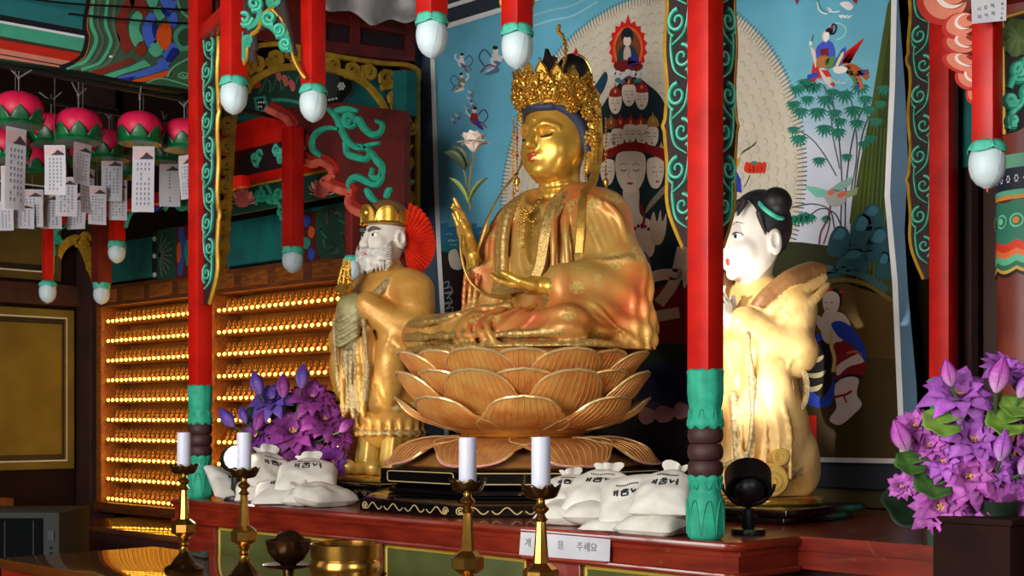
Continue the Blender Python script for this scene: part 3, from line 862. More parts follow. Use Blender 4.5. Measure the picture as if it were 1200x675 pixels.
def tuft(x, y, s, c=(44, 132, 108), n=8, a0=PI*.5, lay=6):
    for k in range(n):
        a = a0+(k-(n-1)/2)*.34; l = s*(1-.25*abs(k-(n-1)/2)/(n/2))
        dx, dy = math.cos(a), math.sin(a)
        P(c if k % 2 else (36, 116, 98), [(x, y), (x+dx*l*.5-dy*l*.11, y+dy*l*.5+dx*l*.11), (x+dx*l, y+dy*l), (x+dx*l*.5+dy*l*.11, y+dy*l*.5-dx*l*.11)], lay)
for (x, y, s) in ((934, 100, 15), (944, 92, 17), (955, 96, 15), (930, 118, 15), (968, 112, 17), (958, 126, 18), (978, 128, 15), (938, 126, 16), (990, 106, 18), (1008, 98, 17), (1014, 112, 15), (1000, 124, 18),
                  (930, 148, 13), (936, 158, 17), (966, 146, 17), (982, 150, 16), (1004, 140, 15), (1018, 124, 15), (1026, 138, 14), (1020, 158, 13), (960, 184, 14), (992, 180, 12), (1036, 100, 15), (1012, 165, 12), (1032, 118, 12),
                  (950, 98, 14), (975, 104, 14), (946, 112, 14), (984, 138, 14)): tuft(x, y, s)
for (x, y, s) in ((930, 252, 16), (938, 250, 18), (944, 248, 17), (950, 250, 14), (968, 252, 12)): tuft(x, y, s, (30, 130, 104), 6)
P2((120, 196, 176), 7, 941, 217, 955, 219, 970, 223, 968, 231, 956, 231); P2((136, 176, 164), 8, 972, 222, 986, 212, 1003, 205, 996, 216, 982, 227)
S_((170, 170, 164), 8, 966, 228, 976, 222, 990, 226, 990, 238, 976, 242, 968, 236); S_((214, 106, 84), 9, 970, 224, 976, 222, 978, 226, 972, 229); S_((214, 106, 84), 9, 981, 228, 989, 224, 992, 228, 984, 232)
P2((150, 160, 110), 7, 988, 226, 1006, 219, 1004, 228, 990, 232); LN((120, 70, 76), SM([(973, 240), (970, 256), (962, 272), (960, 286)], 5), 2, 6); LN((120, 70, 76), SM([(971, 246), (972, 262), (965, 286)], 5), 1.6, 6)
P2((58, 44, 20), 3, 792, 350, 950, 345, 950, 530, 792, 524)
# --- rocks, hill, dark ground
P2((44, 48, 22), 3, 796, 352, 812, 318, 830, 296, 850, 284, 900, 282, 940, 284, 972, 288, 990, 300, 1046, 310, 1048, 345, 900, 352, 796, 354)
for (x, y, w, h) in ((984, 282, 26, 34), (1010, 272, 26, 44), (1022, 254, 26, 30), (1030, 286, 30, 40), (1000, 304, 34, 26), (968, 318, 30, 16), (1036, 310, 18, 30)):
    S_((34, 74, 84), 6, x-w*.5, y+h*.5, x-w*.46, y-h*.1, x-w*.1, y-h*.5, x+w*.36, y-h*.38, x+w*.5, y+h*.1, x+w*.46, y+h*.5)
    S_((56, 106, 120), 7, x-w*.3, y-h*.1, x-w*.02, y-h*.42, x+w*.28, y-h*.3, x+w*.1, y-h*.05)
LN((52, 84, 90), SM([(950, 322), (980, 316), (1010, 322), (1040, 340)], 5), 8, 6); LN((104, 88, 34), SM([(955, 334), (985, 328), (1015, 333), (1045, 352)], 5), 5, 6)
P2((84, 60, 20), 5, 940, 340, 990, 332, 1046, 350, 1050, 420, 940, 420)
P2((196, 36, 16), 6, 930, 486, 957, 487, 957, 536, 926, 536)
# --- child in a blue sash
CH = (206, 186, 172)
S_(CH, 8, 964, 352, 966, 344, 974, 341, 982, 345, 984, 354, 980, 366, 972, 368, 966, 364); S_((34, 22, 24), 7, 966, 345, 970, 339, 980, 338, 987, 346, 985, 360, 982, 350, 975, 342); E_((190, 30, 30), 972, 339, 4, 1.8, 9, 8); E_((190, 30, 30), 986, 342, 3, 1.6, 9, 8)
LN((60, 40, 40), [(966, 355), (970, 354.5)], .8, 9); LN((60, 40, 40), [(973, 355), (977, 354.5)], .8, 9); LN((176, 70, 60), [(967, 362), (971, 362)], 1, 9)
S_(CH, 7, 966, 366, 984, 366, 994, 374, 996, 384, 988, 398, 978, 404, 966, 400, 962, 386); S_(CH, 9, 955, 372, 960, 370, 968, 378, 972, 390, 966, 392, 958, 382)
S_((32, 60, 168), 10, 974, 380, 984, 376, 996, 382, 1008, 396, 1015, 412, 1014, 424, 1004, 410, 992, 400, 982, 394)
S_((32, 60, 168), 6, 944, 400, 956, 392, 966, 390, 964, 398, 950, 404)
LN((204, 180, 110), SM([(974, 386), (974, 404), (978, 420), (976, 436)], 5), 4, 11)
S_((26, 20, 22), 6, 940, 412, 960, 400, 972, 402, 974, 440, 968, 460, 944, 464, 934, 450, 940, 432)
for (x, y) in ((950, 420), (952, 438), (948, 454)): S_((200, 186, 140), 8, x-11, y-6, x-6, y-1, x+6, y-1, x+16, y-4, x+10, y+4, x-4, y+4)
S_((38, 66, 180), 7, 929, 430, 940, 440, 952, 458, 964, 466, 974, 452, 978, 440, 976, 470, 964, 478, 948, 474, 936, 462)
S_((132, 20, 26), 8, 978, 402, 996, 404, 1012, 416, 1014, 436, 1004, 444, 982, 446, 976, 424); S_((206, 186, 180), 9, 980, 430, 994, 420, 1010, 414, 1012, 424, 994, 430, 982, 440)
LN((190, 100, 60), SM([(992, 414), (1002, 412), (1010, 416)], 4), 3, 10); LN((24, 20, 24), SM([(978, 448), (994, 440), (1010, 442)], 4), 3, 9)
S_((210, 190, 186), 9, 980, 448, 992, 442, 1006, 444, 1004, 462, 1010, 474, 1000, 486, 984, 498, 972, 492, 980, 478, 978, 462)
LN((150, 20, 26), SM([(976, 466), (984, 464), (992, 462), (998, 458)], 4), 3, 10); LN((150, 20, 26), SM([(988, 462), (992, 472)], 3), 2, 10)
LN((206, 30, 40), SM([(938, 382), (946, 386), (952, 392)], 4), 1.4, 9)
D.build('painted_figures', 'painted_wall', pt, smooth=False, fix=False)
# --- white line and blue-grey silk border
b = MB()
YB = YP-.008
def quadstrip(E1, E2, col, lay=0, Y=None):
    ys = sorted(set([p[1] for p in E1]+[p[1] for p in E2]))
    for i in range(len(ys)-1):
        a, c = ys[i], ys[i+1]
        q = [(edge_x(E1, a), a), (edge_x(E2, a), a), (edge_x(E2, c), c), (edge_x(E1, c), c)]
        b.add([atY(x, y, (Y or YB)-.0006*lay) for x, y in q], [(0, 1, 2, 3)], 0, col)
off = lambda E, d: [(x+d, y) for x, y in E]
LB = [(486, 10), (487, 120), (489, 240), (492, 400), (495, 545)]
RB = [(1050, -150), (1053, 0), (1061, 110), (1064, 190), (1060, 270), (1064, 340), (1074, 450), (1078, 560)]
quadstrip(LB, off(LEFT, 0), (58, 76, 92)); quadstrip(off(RIGHT, 0), RB, (88, 116, 140))
b.add([atY(x, y, YB) for x, y in ((486, 39), (486, 10), (1053, -180), (1047, -130))], [(0, 1, 2, 3)], 0, (46, 56, 66))
b.build('silk_border', 'painted_wall', pt, smooth=False, fix=False)
YB -= .001
b = MB(); quadstrip(off(LEFT, -3), off(LEFT, 2.2), (226, 226, 224), 2)
b.add([atY(x, y, YB-.002) for x, y in ((504, 33.5), (640, -7.5), (640, -2), (505, 39.5))], [(0, 1, 2, 3)], 0, (226, 226, 226)); b.build('white_piping', 'painted_wall', pt, smooth=False, fix=False)
b = MB(); b.add([atY(x, y, YB-.002) for x, y in ((486, 17.5), (640, -31), (640, -25), (486, 22))], [(0, 1, 2, 3)], 0, (220, 220, 222)); b.build('white_piping', 'painted_wall', pt, smooth=False, fix=False)
b = MB(); quadstrip(off(RIGHT, -1.5), off(RIGHT, 5), (240, 240, 240), 2)
b.add([atY(x, y, YB-.002) for x, y in ((930, 535.5), (1060, 537.5), (1060, 543.5), (930, 541))], [(0, 1, 2, 3)], 0, (200, 196, 190)); b.build('white_piping', 'painted_wall', pt, smooth=False, fix=False)
b = MB()
b.add([atY(x, y, 3.965) for x, y in ((505, 527), (1078, 541), (1078, 575), (505, 552))], [(0, 1, 2, 3)], 0, (44, 50, 58))
b.build('lower_border', 'painted_wall', pt, smooth=False, fix=False)
b = MB(); b.box((-3.3, 4.005, 1.60), (1.9, .088, .04)); b.box((-3.3, 4.005, 2.75), (1.9, .088, .04)); b.box((-3.3, 4.005, 2.2), (.05, .088, 1.2)); b.build('stretcher_frame', 'wall_brown', pt)
b = MB(); b.box((-2.6, 4.026, 1.37), (1.6, .05, .14)); tag(b.build('dado_board', 'olive_dark', None, smooth=False), 'dark olive low board along the wall under the big painting', 'board')
# ================================================================ lotus throne
mat('lotus_gold', (230, 176, 92), .36, metal=.3, col2=(216, 128, 60), nscale=14, contrast=(.35, .7), bump=.05)
mat('lotus_orange', (240, 190, 120), .38, metal=.3, col2=(226, 160, 96), nscale=18)
mat('lotus_rim', (244, 212, 150), .3, metal=.6)
mat('lotus_brown', (190, 132, 72), .45, metal=.25, col2=(160, 98, 50), nscale=14)
mat('petal_pink', (226, 150, 168), .6, col2=(206, 120, 140), nscale=20)
PX, PY = -3.20, 3.25
CAMA = math.atan2(-C45, C45)        # direction towards the viewer's side of the octagon
th = thing('lotus_throne', 'big gilded lotus throne of tiered petals under the large seated statue', 'throne', (PX, PY, 1.437))
def petal(parent, ang, prof, half, mats, tipz=.012, point=.25, ribs=9, rim=.0048, name='petal', pink=False):
    """prof: list of (r, z) from root to tip; half: half-width at each profile knot (m)"""
    pr = [(p.x, p.y) for p in cr([(a, c, 0) for a, c in prof], 6)]
    hw = np.interp(np.linspace(0, 1, len(pr)), np.linspace(0, 1, len(half)), half)
    n = len(pr)-1; nv = 16
    tot = n
    def fn(u, v):
        q = u*n; i = min(int(q), n-1); f = q-i
        r = pr[i][0]*(1-f)+pr[i+1][0]*f; z = pr[i][1]*(1-f)+pr[i+1][1]*f
        s = 2*v-1
        # rounded end: rows near the tip shrink
        env = hw[i]*(1-f)+hw[i+1]*f
        # tip bends back in the middle (ends form a rounded outline with a small point)
        back = 1-max(0., 1-min(1., abs(s))**2.6)**.5
        uu = u*(1-.36*back*u)
        q2 = uu*n; i2 = min(int(q2), n-1); f2 = q2-i2
        r = pr[i2][0]*(1-f2)+pr[i2+1][0]*f2; z = pr[i2][1]*(1-f2)+pr[i2+1][1]*f2
        w = env*s
        rr = r+.0008*math.cos(s*PI*ribs)*u*(1-abs(s))-.10*w*w/max(.1, r)*0
        if abs(s) < .12: z += tipz*(1-abs(s)/.12)*u**6*point*4*.25
        a = ang+w/max(r, .12)
        rr += -.018*abs(s)**2*u
        return V((PX+rr*math.cos(a), PY+rr*math.sin(a), z))
    b = MB(); b.grid(fn, n, 2*nv, m=0)
    # orange blush stripes as separate ribs
    rb = MB()
    for k in range(-6, 7):
        v0 = .5+k/15.
        ln = .52+.1*math.cos(k*1.3)
        pts = [fn(u, v0)+ (V((PX, PY, 0))-V((fn(u, v0).x, fn(u, v0).y, 0))).normalized()*-.0016 for u in np.linspace(ln-abs(k)*.012, .97, 7)]
        rb.tube(pts, [.0004, .0008, .0010, .0010, .0010, .0008, .0005], 4)
    o = b.build(name, mats[0], parent)
    rb.build('petal_ribs', mats[1], o)
    e = MB(); pts = [fn(u, 0) for u in np.linspace(.15, 1, 12)]+[fn(1, v) for v in np.linspace(0, 1, 34)]+[fn(u, 1) for u in np.linspace(1, .15, 12)]
    e.tube(pts, rim, 6); e.build('petal_rim', mats[2], o)
    if pink:
        e = MB(); 
        pts = [fn(1, v)+V((0, 0, -.002)) for v in np.linspace(.1, .9, 20)]
        e.strip([p+ (p-V((PX, PY, p.z))).normalized()*.004 for p in pts], [.004+.02*math.sin(PI*i/19) for i in range(20)], .004, (0, 0, 1)); e.build('pink_tip', 'petal_pink', o)
    return o
st = PI/4
g3 = ('lotus_gold', 'lotus_orange', 'lotus_rim')
for k in range(8):
    a0 = CAMA+st*k; a1 = a0+st/2
    # low outer ring, then two upper rings; every ring alternates
    petal(th, a0, [(.15, 1.548), (.28, 1.565), (.375, 1.605), (.425, 1.660)], [.06, .14, .158, .125], g3)
    petal(th, a1, [(.17, 1.560), (.29, 1.60), (.375, 1.665), (.435, 1.742)], [.06, .13, .155, .125], g3)
    petal(th, a0, [(.17, 1.585), (.28, 1.64), (.365, 1.685), (.415, 1.744)], [.06, .12, .145, .12], g3)
    petal(th, a1, [(.20, 1.64), (.30, 1.69), (.37, 1.74), (.43, 1.808)], [.06, .12, .145, .125], g3)
    petal(th, a0, [(.20, 1.66), (.29, 1.70), (.36, 1.745), (.412, 1.806)], [.06, .11, .14, .118], g3)
    petal(th, a0+st*.5, [(.20, 1.528), (.32, 1.530), (.415, 1.503), (.460, 1.447)], [.09, .165, .19, .14], ('lotus_brown', 'lotus_orange', 'lotus_rim'), name='base_petal', pink=True)
b = MB(); b.lathe([(.10, 1.535), (.22, 1.545), (.31, 1.60), (.34, 1.68), (.355, 1.79), (.36, 1.803), (.35, 1.812), (.0, 1.812)], 48, M=T(PX, PY, 0)); b.build('seed_pod', 'lotus_gold', th)
b = MB(); b.lathe([(.18, 1.528), (.205, 1.530), (.212, 1.536), (.205, 1.544), (.18, 1.546)], 48, M=T(PX, PY, 0)); b.build('gold_ring', 'gold_leaf', th)
b = MB(); b.lathe([(.40, 1.4375), (.41, 1.445), (.36, 1.48), (.27, 1.508), (.19, 1.522), (.17, 1.535), (0, 1.536)], 48, M=T(PX, PY, 0)); b.build('base_core', 'lotus_brown', th)

# ================================================================ octagonal black stand
mat('gilt_line', (214, 186, 130), .4, metal=.4)
sd = thing('octagonal_stand', 'glossy black eight-sided stand with gilt outlines under the lotus throne', 'stand', (PX, PY, LEDGE))
def octo(prof, name, m='black_lacquer'):
    b = MB(); k = 1/math.cos(PI/8)
    b.lathe([(r*k, z) for r, z in prof], 8, M=T(PX, PY, 0), phase=CAMA+PI/8); return b.build(name, m, sd, angle=20)
octo([(.40, 1.385), (.452, 1.388), (.456, 1.392), (.456, 1.431), (.452, 1.436), (0, 1.436)], 'top_slab')
octo([(.37, 1.356), (.43, 1.360), (.43, 1.372), (.40, 1.386), (0, 1.386)], 'waist')
octo([(.515, 1.3005), (.52, 1.304), (.52, 1.335), (.50, 1.347), (.46, 1.356), (0, 1.356)], 'plinth')
def octo_pt(face, t, z, r):
    a = CAMA+face*PI/4; n = V((math.cos(a), math.sin(a), 0)); tx = V((-math.sin(a), math.cos(a), 0))
    return V((PX, PY, z))+n*r+tx*t, n
g = MB()
for f in range(-3, 4):
    hw = .456*math.tan(PI/8)-.03; pts = []
    for (cx, cz, a0) in ((hw-.016, 1.421, 0), (-hw+.016, 1.421, PI/2), (-hw+.016, 1.402, PI), (hw-.016, 1.402, 1.5*PI)):
        for q in range(5):
            a = a0+PI/2*q/4; p, n = octo_pt(f, cx+.012*math.cos(a), cz+.007*math.sin(a), .4562); pts.append(p)
    g.strip(pts, .0035, .0012, n, closed=True)
g.build('gilt_outline', 'gilt_line', sd)
g = MB()
for f in range(-3, 4):
    for sg in (1, -1):
        for s0 in (-.15, -.05, .05, .15):
            pts = []
            for q in range(15):
                t = -1+2*q/14
                x = s0+sg*.0*t+.045*t; z = 1.318+.010*math.cos(t*PI*1.5)*(1 if sg > 0 else 0)+.002
                p, n = octo_pt(f, x, z, .5205); pts.append(p)
            if sg > 0: g.strip(pts, .004, .0012, n)
    for s0 in (-.19, .19):
        p3 = [octo_pt(f, s0+x, 1.318+z, .5205) for x, z in spiral((0, 0), .014, .003, 0, 1.6, 16)]
        g.strip([p for p, _ in p3], .0035, .0012, p3[0][1])
g.build('gilt_scroll', 'gilt_line', sd)

# ================================================================ seated gilded statue
BZ = 1.814
BM = T(PX, PY, BZ)
def robe_material(name, gold, org, red, dens=11.):
    m = bpy.data.materials.new(name); m.use_nodes = True
    nt = m.node_tree; N = nt.nodes; L = nt.links; b = N['Principled BSDF']
    tc = N.new('ShaderNodeTexCoord')
    n1 = N.new('ShaderNodeTexNoise'); n1.inputs['Scale'].default_value = 5; n1.inputs['Detail'].default_value = 3
    L.new(tc.outputs['Object'], n1.inputs['Vector'])
    r1 = N.new('ShaderNodeValToRGB'); e = r1.color_ramp.elements
    e[0].position = .42; e[0].color = lin(gold); e[1].position = .72; e[1].color = lin(red)
    q = e.new(.58); q.color = lin(org)
    L.new(n1.outputs['Fac'], r1.inputs['Fac'])
    vo = N.new('ShaderNodeTexVoronoi'); vo.inputs['Scale'].default_value = dens; vo.inputs['Randomness'].default_value = .55
    L.new(tc.outputs['Object'], vo.inputs['Vector'])
    cr_ = N.new('ShaderNodeValToRGB'); cr_.color_ramp.elements[0].position = .30; cr_.color_ramp.elements[0].color = (1, 1, 1, 1)
    cr_.color_ramp.elements[1].position = .36; cr_.color_ramp.elements[1].color = (0, 0, 0, 1)
    L.new(vo.outputs['Distance'], cr_.inputs['Fac'])
    n2 = N.new('ShaderNodeTexNoise'); n2.inputs['Scale'].default_value = 110; n2.inputs['Detail'].default_value = 2
    L.new(tc.outputs['Object'], n2.inputs['Vector'])
    r2 = N.new('ShaderNodeValToRGB'); r2.color_ramp.elements[0].position = .42; r2.color_ramp.elements[1].position = .56
    L.new(n2.outputs['Fac'], r2.inputs['Fac'])
    mu = N.new('ShaderNodeMath'); mu.operation = 'MULTIPLY'; L.new(cr_.outputs['Color'], mu.inputs[0]); L.new(r2.outputs['Color'], mu.inputs[1])
    mx = N.new('ShaderNodeMix'); mx.data_type = 'RGBA'; L.new(mu.outputs[0], mx.inputs['Factor'])
    L.new(r1.outputs['Color'], mx.inputs['A']); mx.inputs['B'].default_value = lin((206, 176, 96))
    L.new(mx.outputs['Result'], b.inputs['Base Color'])
    b.inputs['Metallic'].default_value = .28; b.inputs['Roughness'].default_value = .40
    bp = N.new('ShaderNodeBump'); bp.inputs['Strength'].default_value = .12; bp.inputs['Distance'].default_value = .004
    L.new(mu.outputs[0], bp.inputs['Height']); L.new(bp.outputs['Normal'], b.inputs['Normal'])
    MATS[name] = m
robe_material('robe_gold', (198, 154, 78), (202, 126, 62), (198, 96, 56))
mat('robe_inner', (190, 150, 66), .35, metal=.6, col2=(160, 118, 48), nscale=30, bump=.1, bscale=160)
mat('robe_hem', (204, 172, 104), .36, metal=.5, col2=(160, 120, 56), nscale=150, bump=.25, bscale=200)
vcol_mat('gold_skin', .30, metal=.6, noise_amt=.05, nscale=9)
mat('hair_blue', (44, 50, 78), .6)
mat('hair_black', (24, 16, 14), .5)
bd = thing('seated_buddha_statue', 'large gilded seated statue with tall crown raising one hand on the lotus throne', 'statue', (PX, PY, BZ))

# --- skin: head with neck, both hands and forearms
HD = V((.02, .15, .725))            # head centre
hs = SDF((-.16, -.03, .44), (.20, .34, .97), .0026)
def hp3(x, y, z): return (HD.x+x, HD.y+y, HD.z+z)
hs.ell(hp3(0, .015, .05), (.112, .130, .135), .02, 1)                 # skull
hs.ell(hp3(0, -.02, -.03), (.105, .104, .120), .03, 1)                # face mask
hs.ell(hp3(0, -.045, -.095), (.070, .064, .050), .035, 1)             # jaw
hs.ell(hp3(0, -.098, -.116), (.022, .017, .017), .02, 1)              # chin
for sg in (-1, 1):
    hs.ell(hp3(sg*.058, -.064, -.050), (.036, .030, .042), .03, 1)    # cheeks
    hs.chain([hp3(sg*.014, -.118, .022), hp3(sg*.045, -.112, .037), hp3(sg*.083, -.083, .022)], [.004, .006, .003], .016, 1, n=4)   # brow
    hs.ell(hp3(sg*.046, -.112, .010), (.026, .010, .010), .012, None, sub=True)      # eye socket
    hs.ell(hp3(sg*.044, -.0995, .000), (.024, .013, .0125), .005, 1)  # lid
    hs.chain([hp3(sg*.022, -.117, -.006), hp3(sg*.044, -.1165, -.0085), hp3(sg*.068, -.103, -.004)], .0022, .003, 3, n=4)
    hs.ell(hp3(sg*.0125, -.128, -.036), (.010, .011, .009), .008, 1)  # nostril wing
hs.chain([hp3(0, -.119, .022), hp3(0, -.130, -.008), hp3(0, -.1435, -.034)], [.008, .0085, .0105], .012, 1, n=4)
hs.ell(hp3(0, -.106, -.072), (.036, .020, .024), .02, 1)
hs.chain([hp3(-.033, -.1125, -.0690), hp3(-.011, -.1290, -.0650), hp3(0, -.1285, -.067), hp3(.011, -.1290, -.0650), hp3(.033, -.1125, -.0690)], [.0032, .0062, .0058, .0062, .0032], .004, 2, n=3)
hs.chain([hp3(-.029, -.1130, -.0725), hp3(0, -.1265, -.0805), hp3(.029, -.1130, -.0725)], [.003, .0080, .003], .004, 2, n=4)
hs.ell(hp3(0, -.1195, .055), (.005, .004, .005), .003, 1)
for sg in (-1, 1):   # long ears
    hs.chain([hp3(sg*.113, .03, .045), hp3(sg*.124, .05, .015), hp3(sg*.122, .038, -.04), hp3(sg*.118, .026, -.085), hp3(sg*.114, .020, -.118)], [.012, .016, .014, .012, .011], .008, 1, n=3)
    hs.chain([hp3(sg*.128, .026, .035), hp3(sg*.132, .03, -.01), hp3(sg*.128, .024, -.06)], [.005, .005, .004], .004, None, sub=True, n=3)
hs.cap(hp3(0, .02, -.10), hp3(0, .01, -.24), .062, .072, .02, 1)
for z, r in ((-.150, .066), (-.178, .070)):
    hs.chain([hp3(r*math.sin(a)*1.0, .014-r*math.cos(a), z-.012*math.cos(a)) for a in np.linspace(-1.5, 1.5, 9)], .006, .012, 1)
hs.ell(hp3(0, -.005, -.27), (.14, .10, .06), .04, 1)
# chest plate
# --- hands
def hand(sd, wrist, palm, fdir, nrm, side, curl, spread=.16, s=1., thumb=None, lab=1, kk=.006):
    """wrist, palm centre; fdir = direction of fingers; nrm = palm normal (out of the palm); side = toward thumb"""
    W = V(wrist); Pm = V(palm); f = V(fdir).normalized(); n = V(nrm); n = (n-f*n.dot(f)).normalized(); t = V(side); t = (t-f*t.dot(f)-n*t.dot(n)).normalized()
    R = frame(Pm, t, f)
    sd.cap(W, Pm-f*.018*s, .024*s, .026*s, .012, lab)
    k0 = Pm+f*.042*s
    for i, (off, ln, rr) in enumerate(((.030, .072, .0093), (.010, .080, .0097), (-.010, .074, .0092), (-.028, .058, .0082))):
        a = k0+t*off*s-f*(.006*s if i in (0, 2) else .014*s if i == 3 else 0)
        sd.cap(Pm-f*.035*s+t*off*.6*s, a, .014*s, .0115*s, .012, lab)
        d = (f+t*(1.5-i)*spread).normalized(); p = a; cu = curl[i] if hasattr(curl, '__len__') else curl
        for j, q in enumerate((.45, .32, .23)):
            ang = cu*(j+.6)
            dd = (d*math.cos(ang)+n*math.sin(ang)).normalized()
            p2 = p+dd*ln*q*s*1.0
            sd.cap(p, p2, rr*s*(1-.12*j), rr*s*(1-.12*(j+1)), kk*.5, lab); p = p2
    th = thumb or (t*.8+f*.6+n*.3)
    th = V(th).normalized(); a = Pm-f*.03*s+t*.026*s
    p1 = a+(t*.55+f*.6+n*.25).normalized()*.034*s; p2 = p1+th*.030*s; p3 = p2+(th+f*.3+n*.1).normalized()*.026*s
    sd.cap(a, p1, .016*s, .0125*s, .012, lab); sd.cap(p1, p2, .0125*s, .0105*s, .005, lab); sd.cap(p2, p3, .0105*s, .0085*s, .004, lab)
rh = SDF((-.38, -.16, .10), (-.10, .13, .62), .0028)
hand(rh, (-.225, .0, .315), (-.250, -.025, .405), (-.09, -.10, .5), (-.35, -.93, .1), (.93, -.35, 0), [.42, .10, .06, .05], spread=.10, s=1.12, thumb=(-.1, -.55, .85))
rh.chain([(-.20, .03, .14), (-.215, .01, .24), (-.225, .0, .315)], [.05, .042, .030], .015, 1, n=4)
lh = SDF((-.02, -.30, .12), (.36, .02, .32), .0028)
hand(lh, (.245, -.125, .195), (.17, -.150, .205), (-.95, -.18, .12), (0, -.1, 1), (-.1, -1, 0), [.22, .2, .18, .16], spread=.05, s=1.12, thumb=(-.75, -.45, .45))
lh.cap((.30, -.02, .210), (.245, -.125, .195), .036, .028, .012, 1)
GC = {0: (224, 170, 70), 1: (228, 176, 74), 2: (214, 104, 62), 3: (40, 36, 44)}
def skincol(v, l):
    out = np.zeros((len(v), 3))
    for q, c in GC.items(): out[l == q] = lin(c)[:3]
    return out
sdf_object('body', [hs, rh, lh], 'gold_skin', bd, BM, colfn=skincol)
# eyebrows / eye whites: thin painted slits
b = MB()
for sg in (-1, 1):
    b.tube([BM @ V(hp3(sg*x, y, z)) for x, y, z in ((.016, -.1245, .029), (.045, -.1185, .043), (.082, -.087, .030))], [.0006, .0014, .0006], 5)
b.build('eyebrows', 'hair_blue', bd)

# --- hair: cap, side locks and topknot
hh = SDF((-.16, -.02, .58), (.20, .36, 1.02), .003)
hh.ell(hp3(0, .030, .060), (.120, .132, .136), .01, 0)
hh.ell(hp3(0, -.052, -.038), (.098, .10, .108), .012, None, sub=True)
for sg in (-1, 1):
    hh.chain([hp3(sg*.06, -.090, .100), hp3(sg*.098, -.045, .075), hp3(sg*.112, -.005, .03), hp3(sg*.112, .02, -.03), hp3(sg*.108, .05, -.07)], [.011, .014, .015, .015, .012], .008, 0, n=4)
hh.chain([hp3(-.06, -.094, .092), hp3(0, -.116, .096), hp3(.06, -.094, .092)], .0125, .008, 0, n=4)
sdf_object('hair', [hh], 'hair_blue', bd, BM)
kn = SDF((-.09, .08, .86), (.15, .34, 1.06), .0035)
kn.ell((.045, .205, .962), (.058, .064, .066), .01, 0); kn.ell((.02, .21, .89), (.05, .055, .03), .02, 0)
sdf_object('topknot', [kn], 'hair_black', bd, BM)
b = MB()
def flat(pts3, th, n=(0, -1, 0)): 
    P = [V(p) for p in pts3]; n = V(n).normalized()*th
    k = len(P); tri = tessellate_polygon([P])
    b.add([BM @ (p-n) for p in P]+[BM @ (p+n) for p in P], [tuple(t) for t in tri]+[tuple(i+k for i in t) for t in tri]+[(i, (i+1) % k, (i+1) % k+k, i+k) for i in range(k)])
flat([(-.035, .12, .975), (-.005, .115, 1.005), (.005, .112, 1.035), (.02, .11, 1.01), (.055, .105, .995), (.05, .108, .96), (.01, .115, .94)], .006, (-.5, -.8, .1))
b.build('hair_ornament', 'hair_black', bd)

# --- robe
rb = SDF((-.50, -.33, -.02), (.48, .36, .60), .0042)
R_, H_ = 0, 1     # labels: robe, hem
rb.ell((.03, .14, .14), (.21, .15, .17), .03, R_)
rb.ell((.03, .13, .30), (.195, .135, .17), .05, R_)
rb.cap((-.13, .13, .435), (.20, .13, .435), .095, .10, .05, R_)
rb.cap((-.08, .14, .485), (.13, .14, .485), .085, .085, .04, R_)
rb.cap((.24, .13, .43), (.325, .09, .24), .098, .088, .04, R_)         # left upper arm
rb.cap((.325, .09, .24), (.262, -.085, .205), .085, .060, .03, R_)
rb.chain([(.262+.058*math.cos(a)*.85, -.092+.03*math.cos(a), .200+.056*math.sin(a)) for a in np.linspace(0, 2*PI, 13)], .010, .008, H_)
rb.cap((.275, -.075, .17), (.29, -.04, .08), .05, .075, .03, R_)       # left forearm sleeve
rb.ell((.32, .04, .15), (.085, .13, .12), .04, R_)                     # hanging sleeve
rb.cap((-.15, .13, .43), (-.205, .06, .22), .088, .070, .04, R_)       # right upper arm
rb.cap((-.205, .05, .20), (-.215, .015, .275), .072, .052, .02, R_)    # right sleeve mouth
rb.ell((-.19, .02, .10), (.075, .085, .13), .03, R_)
rb.ell((-.15, .055, .20), (.072, .07, .15), .03, R_)
rb.chain([(-.262, -.01, .262), (-.225, -.035, .275), (-.185, -.012, .300), (-.165, .03, .315)], .010, .010, H_, n=4)
for q in range(4): rb.chain([(-.21+.035*q, -.005+.004*q, .28), (-.20+.035*q, -.02+.006*q, .18), (-.21+.035*q, -.03, .08)], .007, .012, R_, n=4)
# lap and crossed legs
rb.ell((.0, .02, .055), (.40, .26, .065), .03, R_)
rb.cap((.14, .05, .10), (.335, -.14, .070), .085, .068, .04, R_)
rb.cap((-.12, .05, .09), (-.375, -.11, .066), .08, .068, .04, R_)
rb.cap((.335, -.15, .062), (-.02, -.235, .050), .064, .052, .03, R_)
rb.cap((-.375, -.12, .06), (.02, -.205, .075), .062, .05, .03, R_)
rb.ell((.27, .14, .07), (.15, .15, .085), .03, R_)
rb.ell((-.2, .14, .06), (.16, .15, .07), .03, R_)
# V opening with the inner panel pushed in
rb.ell((.02, .0, .40), (.045, .045, .13), .02, None, sub=True)
rb.ell((.02, .10, .555), (.085, .10, .07), .01, None, sub=True)
# lapels
for off, r in ((0, .015), (.022, .012)):
    rb.chain([(.105+off, .15, .56), (.115+off, .04, .50), (.100+off, .000, .40), (.085+off, -.012, .28), (.06+off, -.03, .20)], r, .008, H_, n=5)
    rb.chain([(-.075-off, .15, .56), (-.085-off, .04, .50), (-.090-off, .005, .40), (-.09-off, .0, .28), (-.09-off, -.02, .20)], r, .008, H_, n=5)
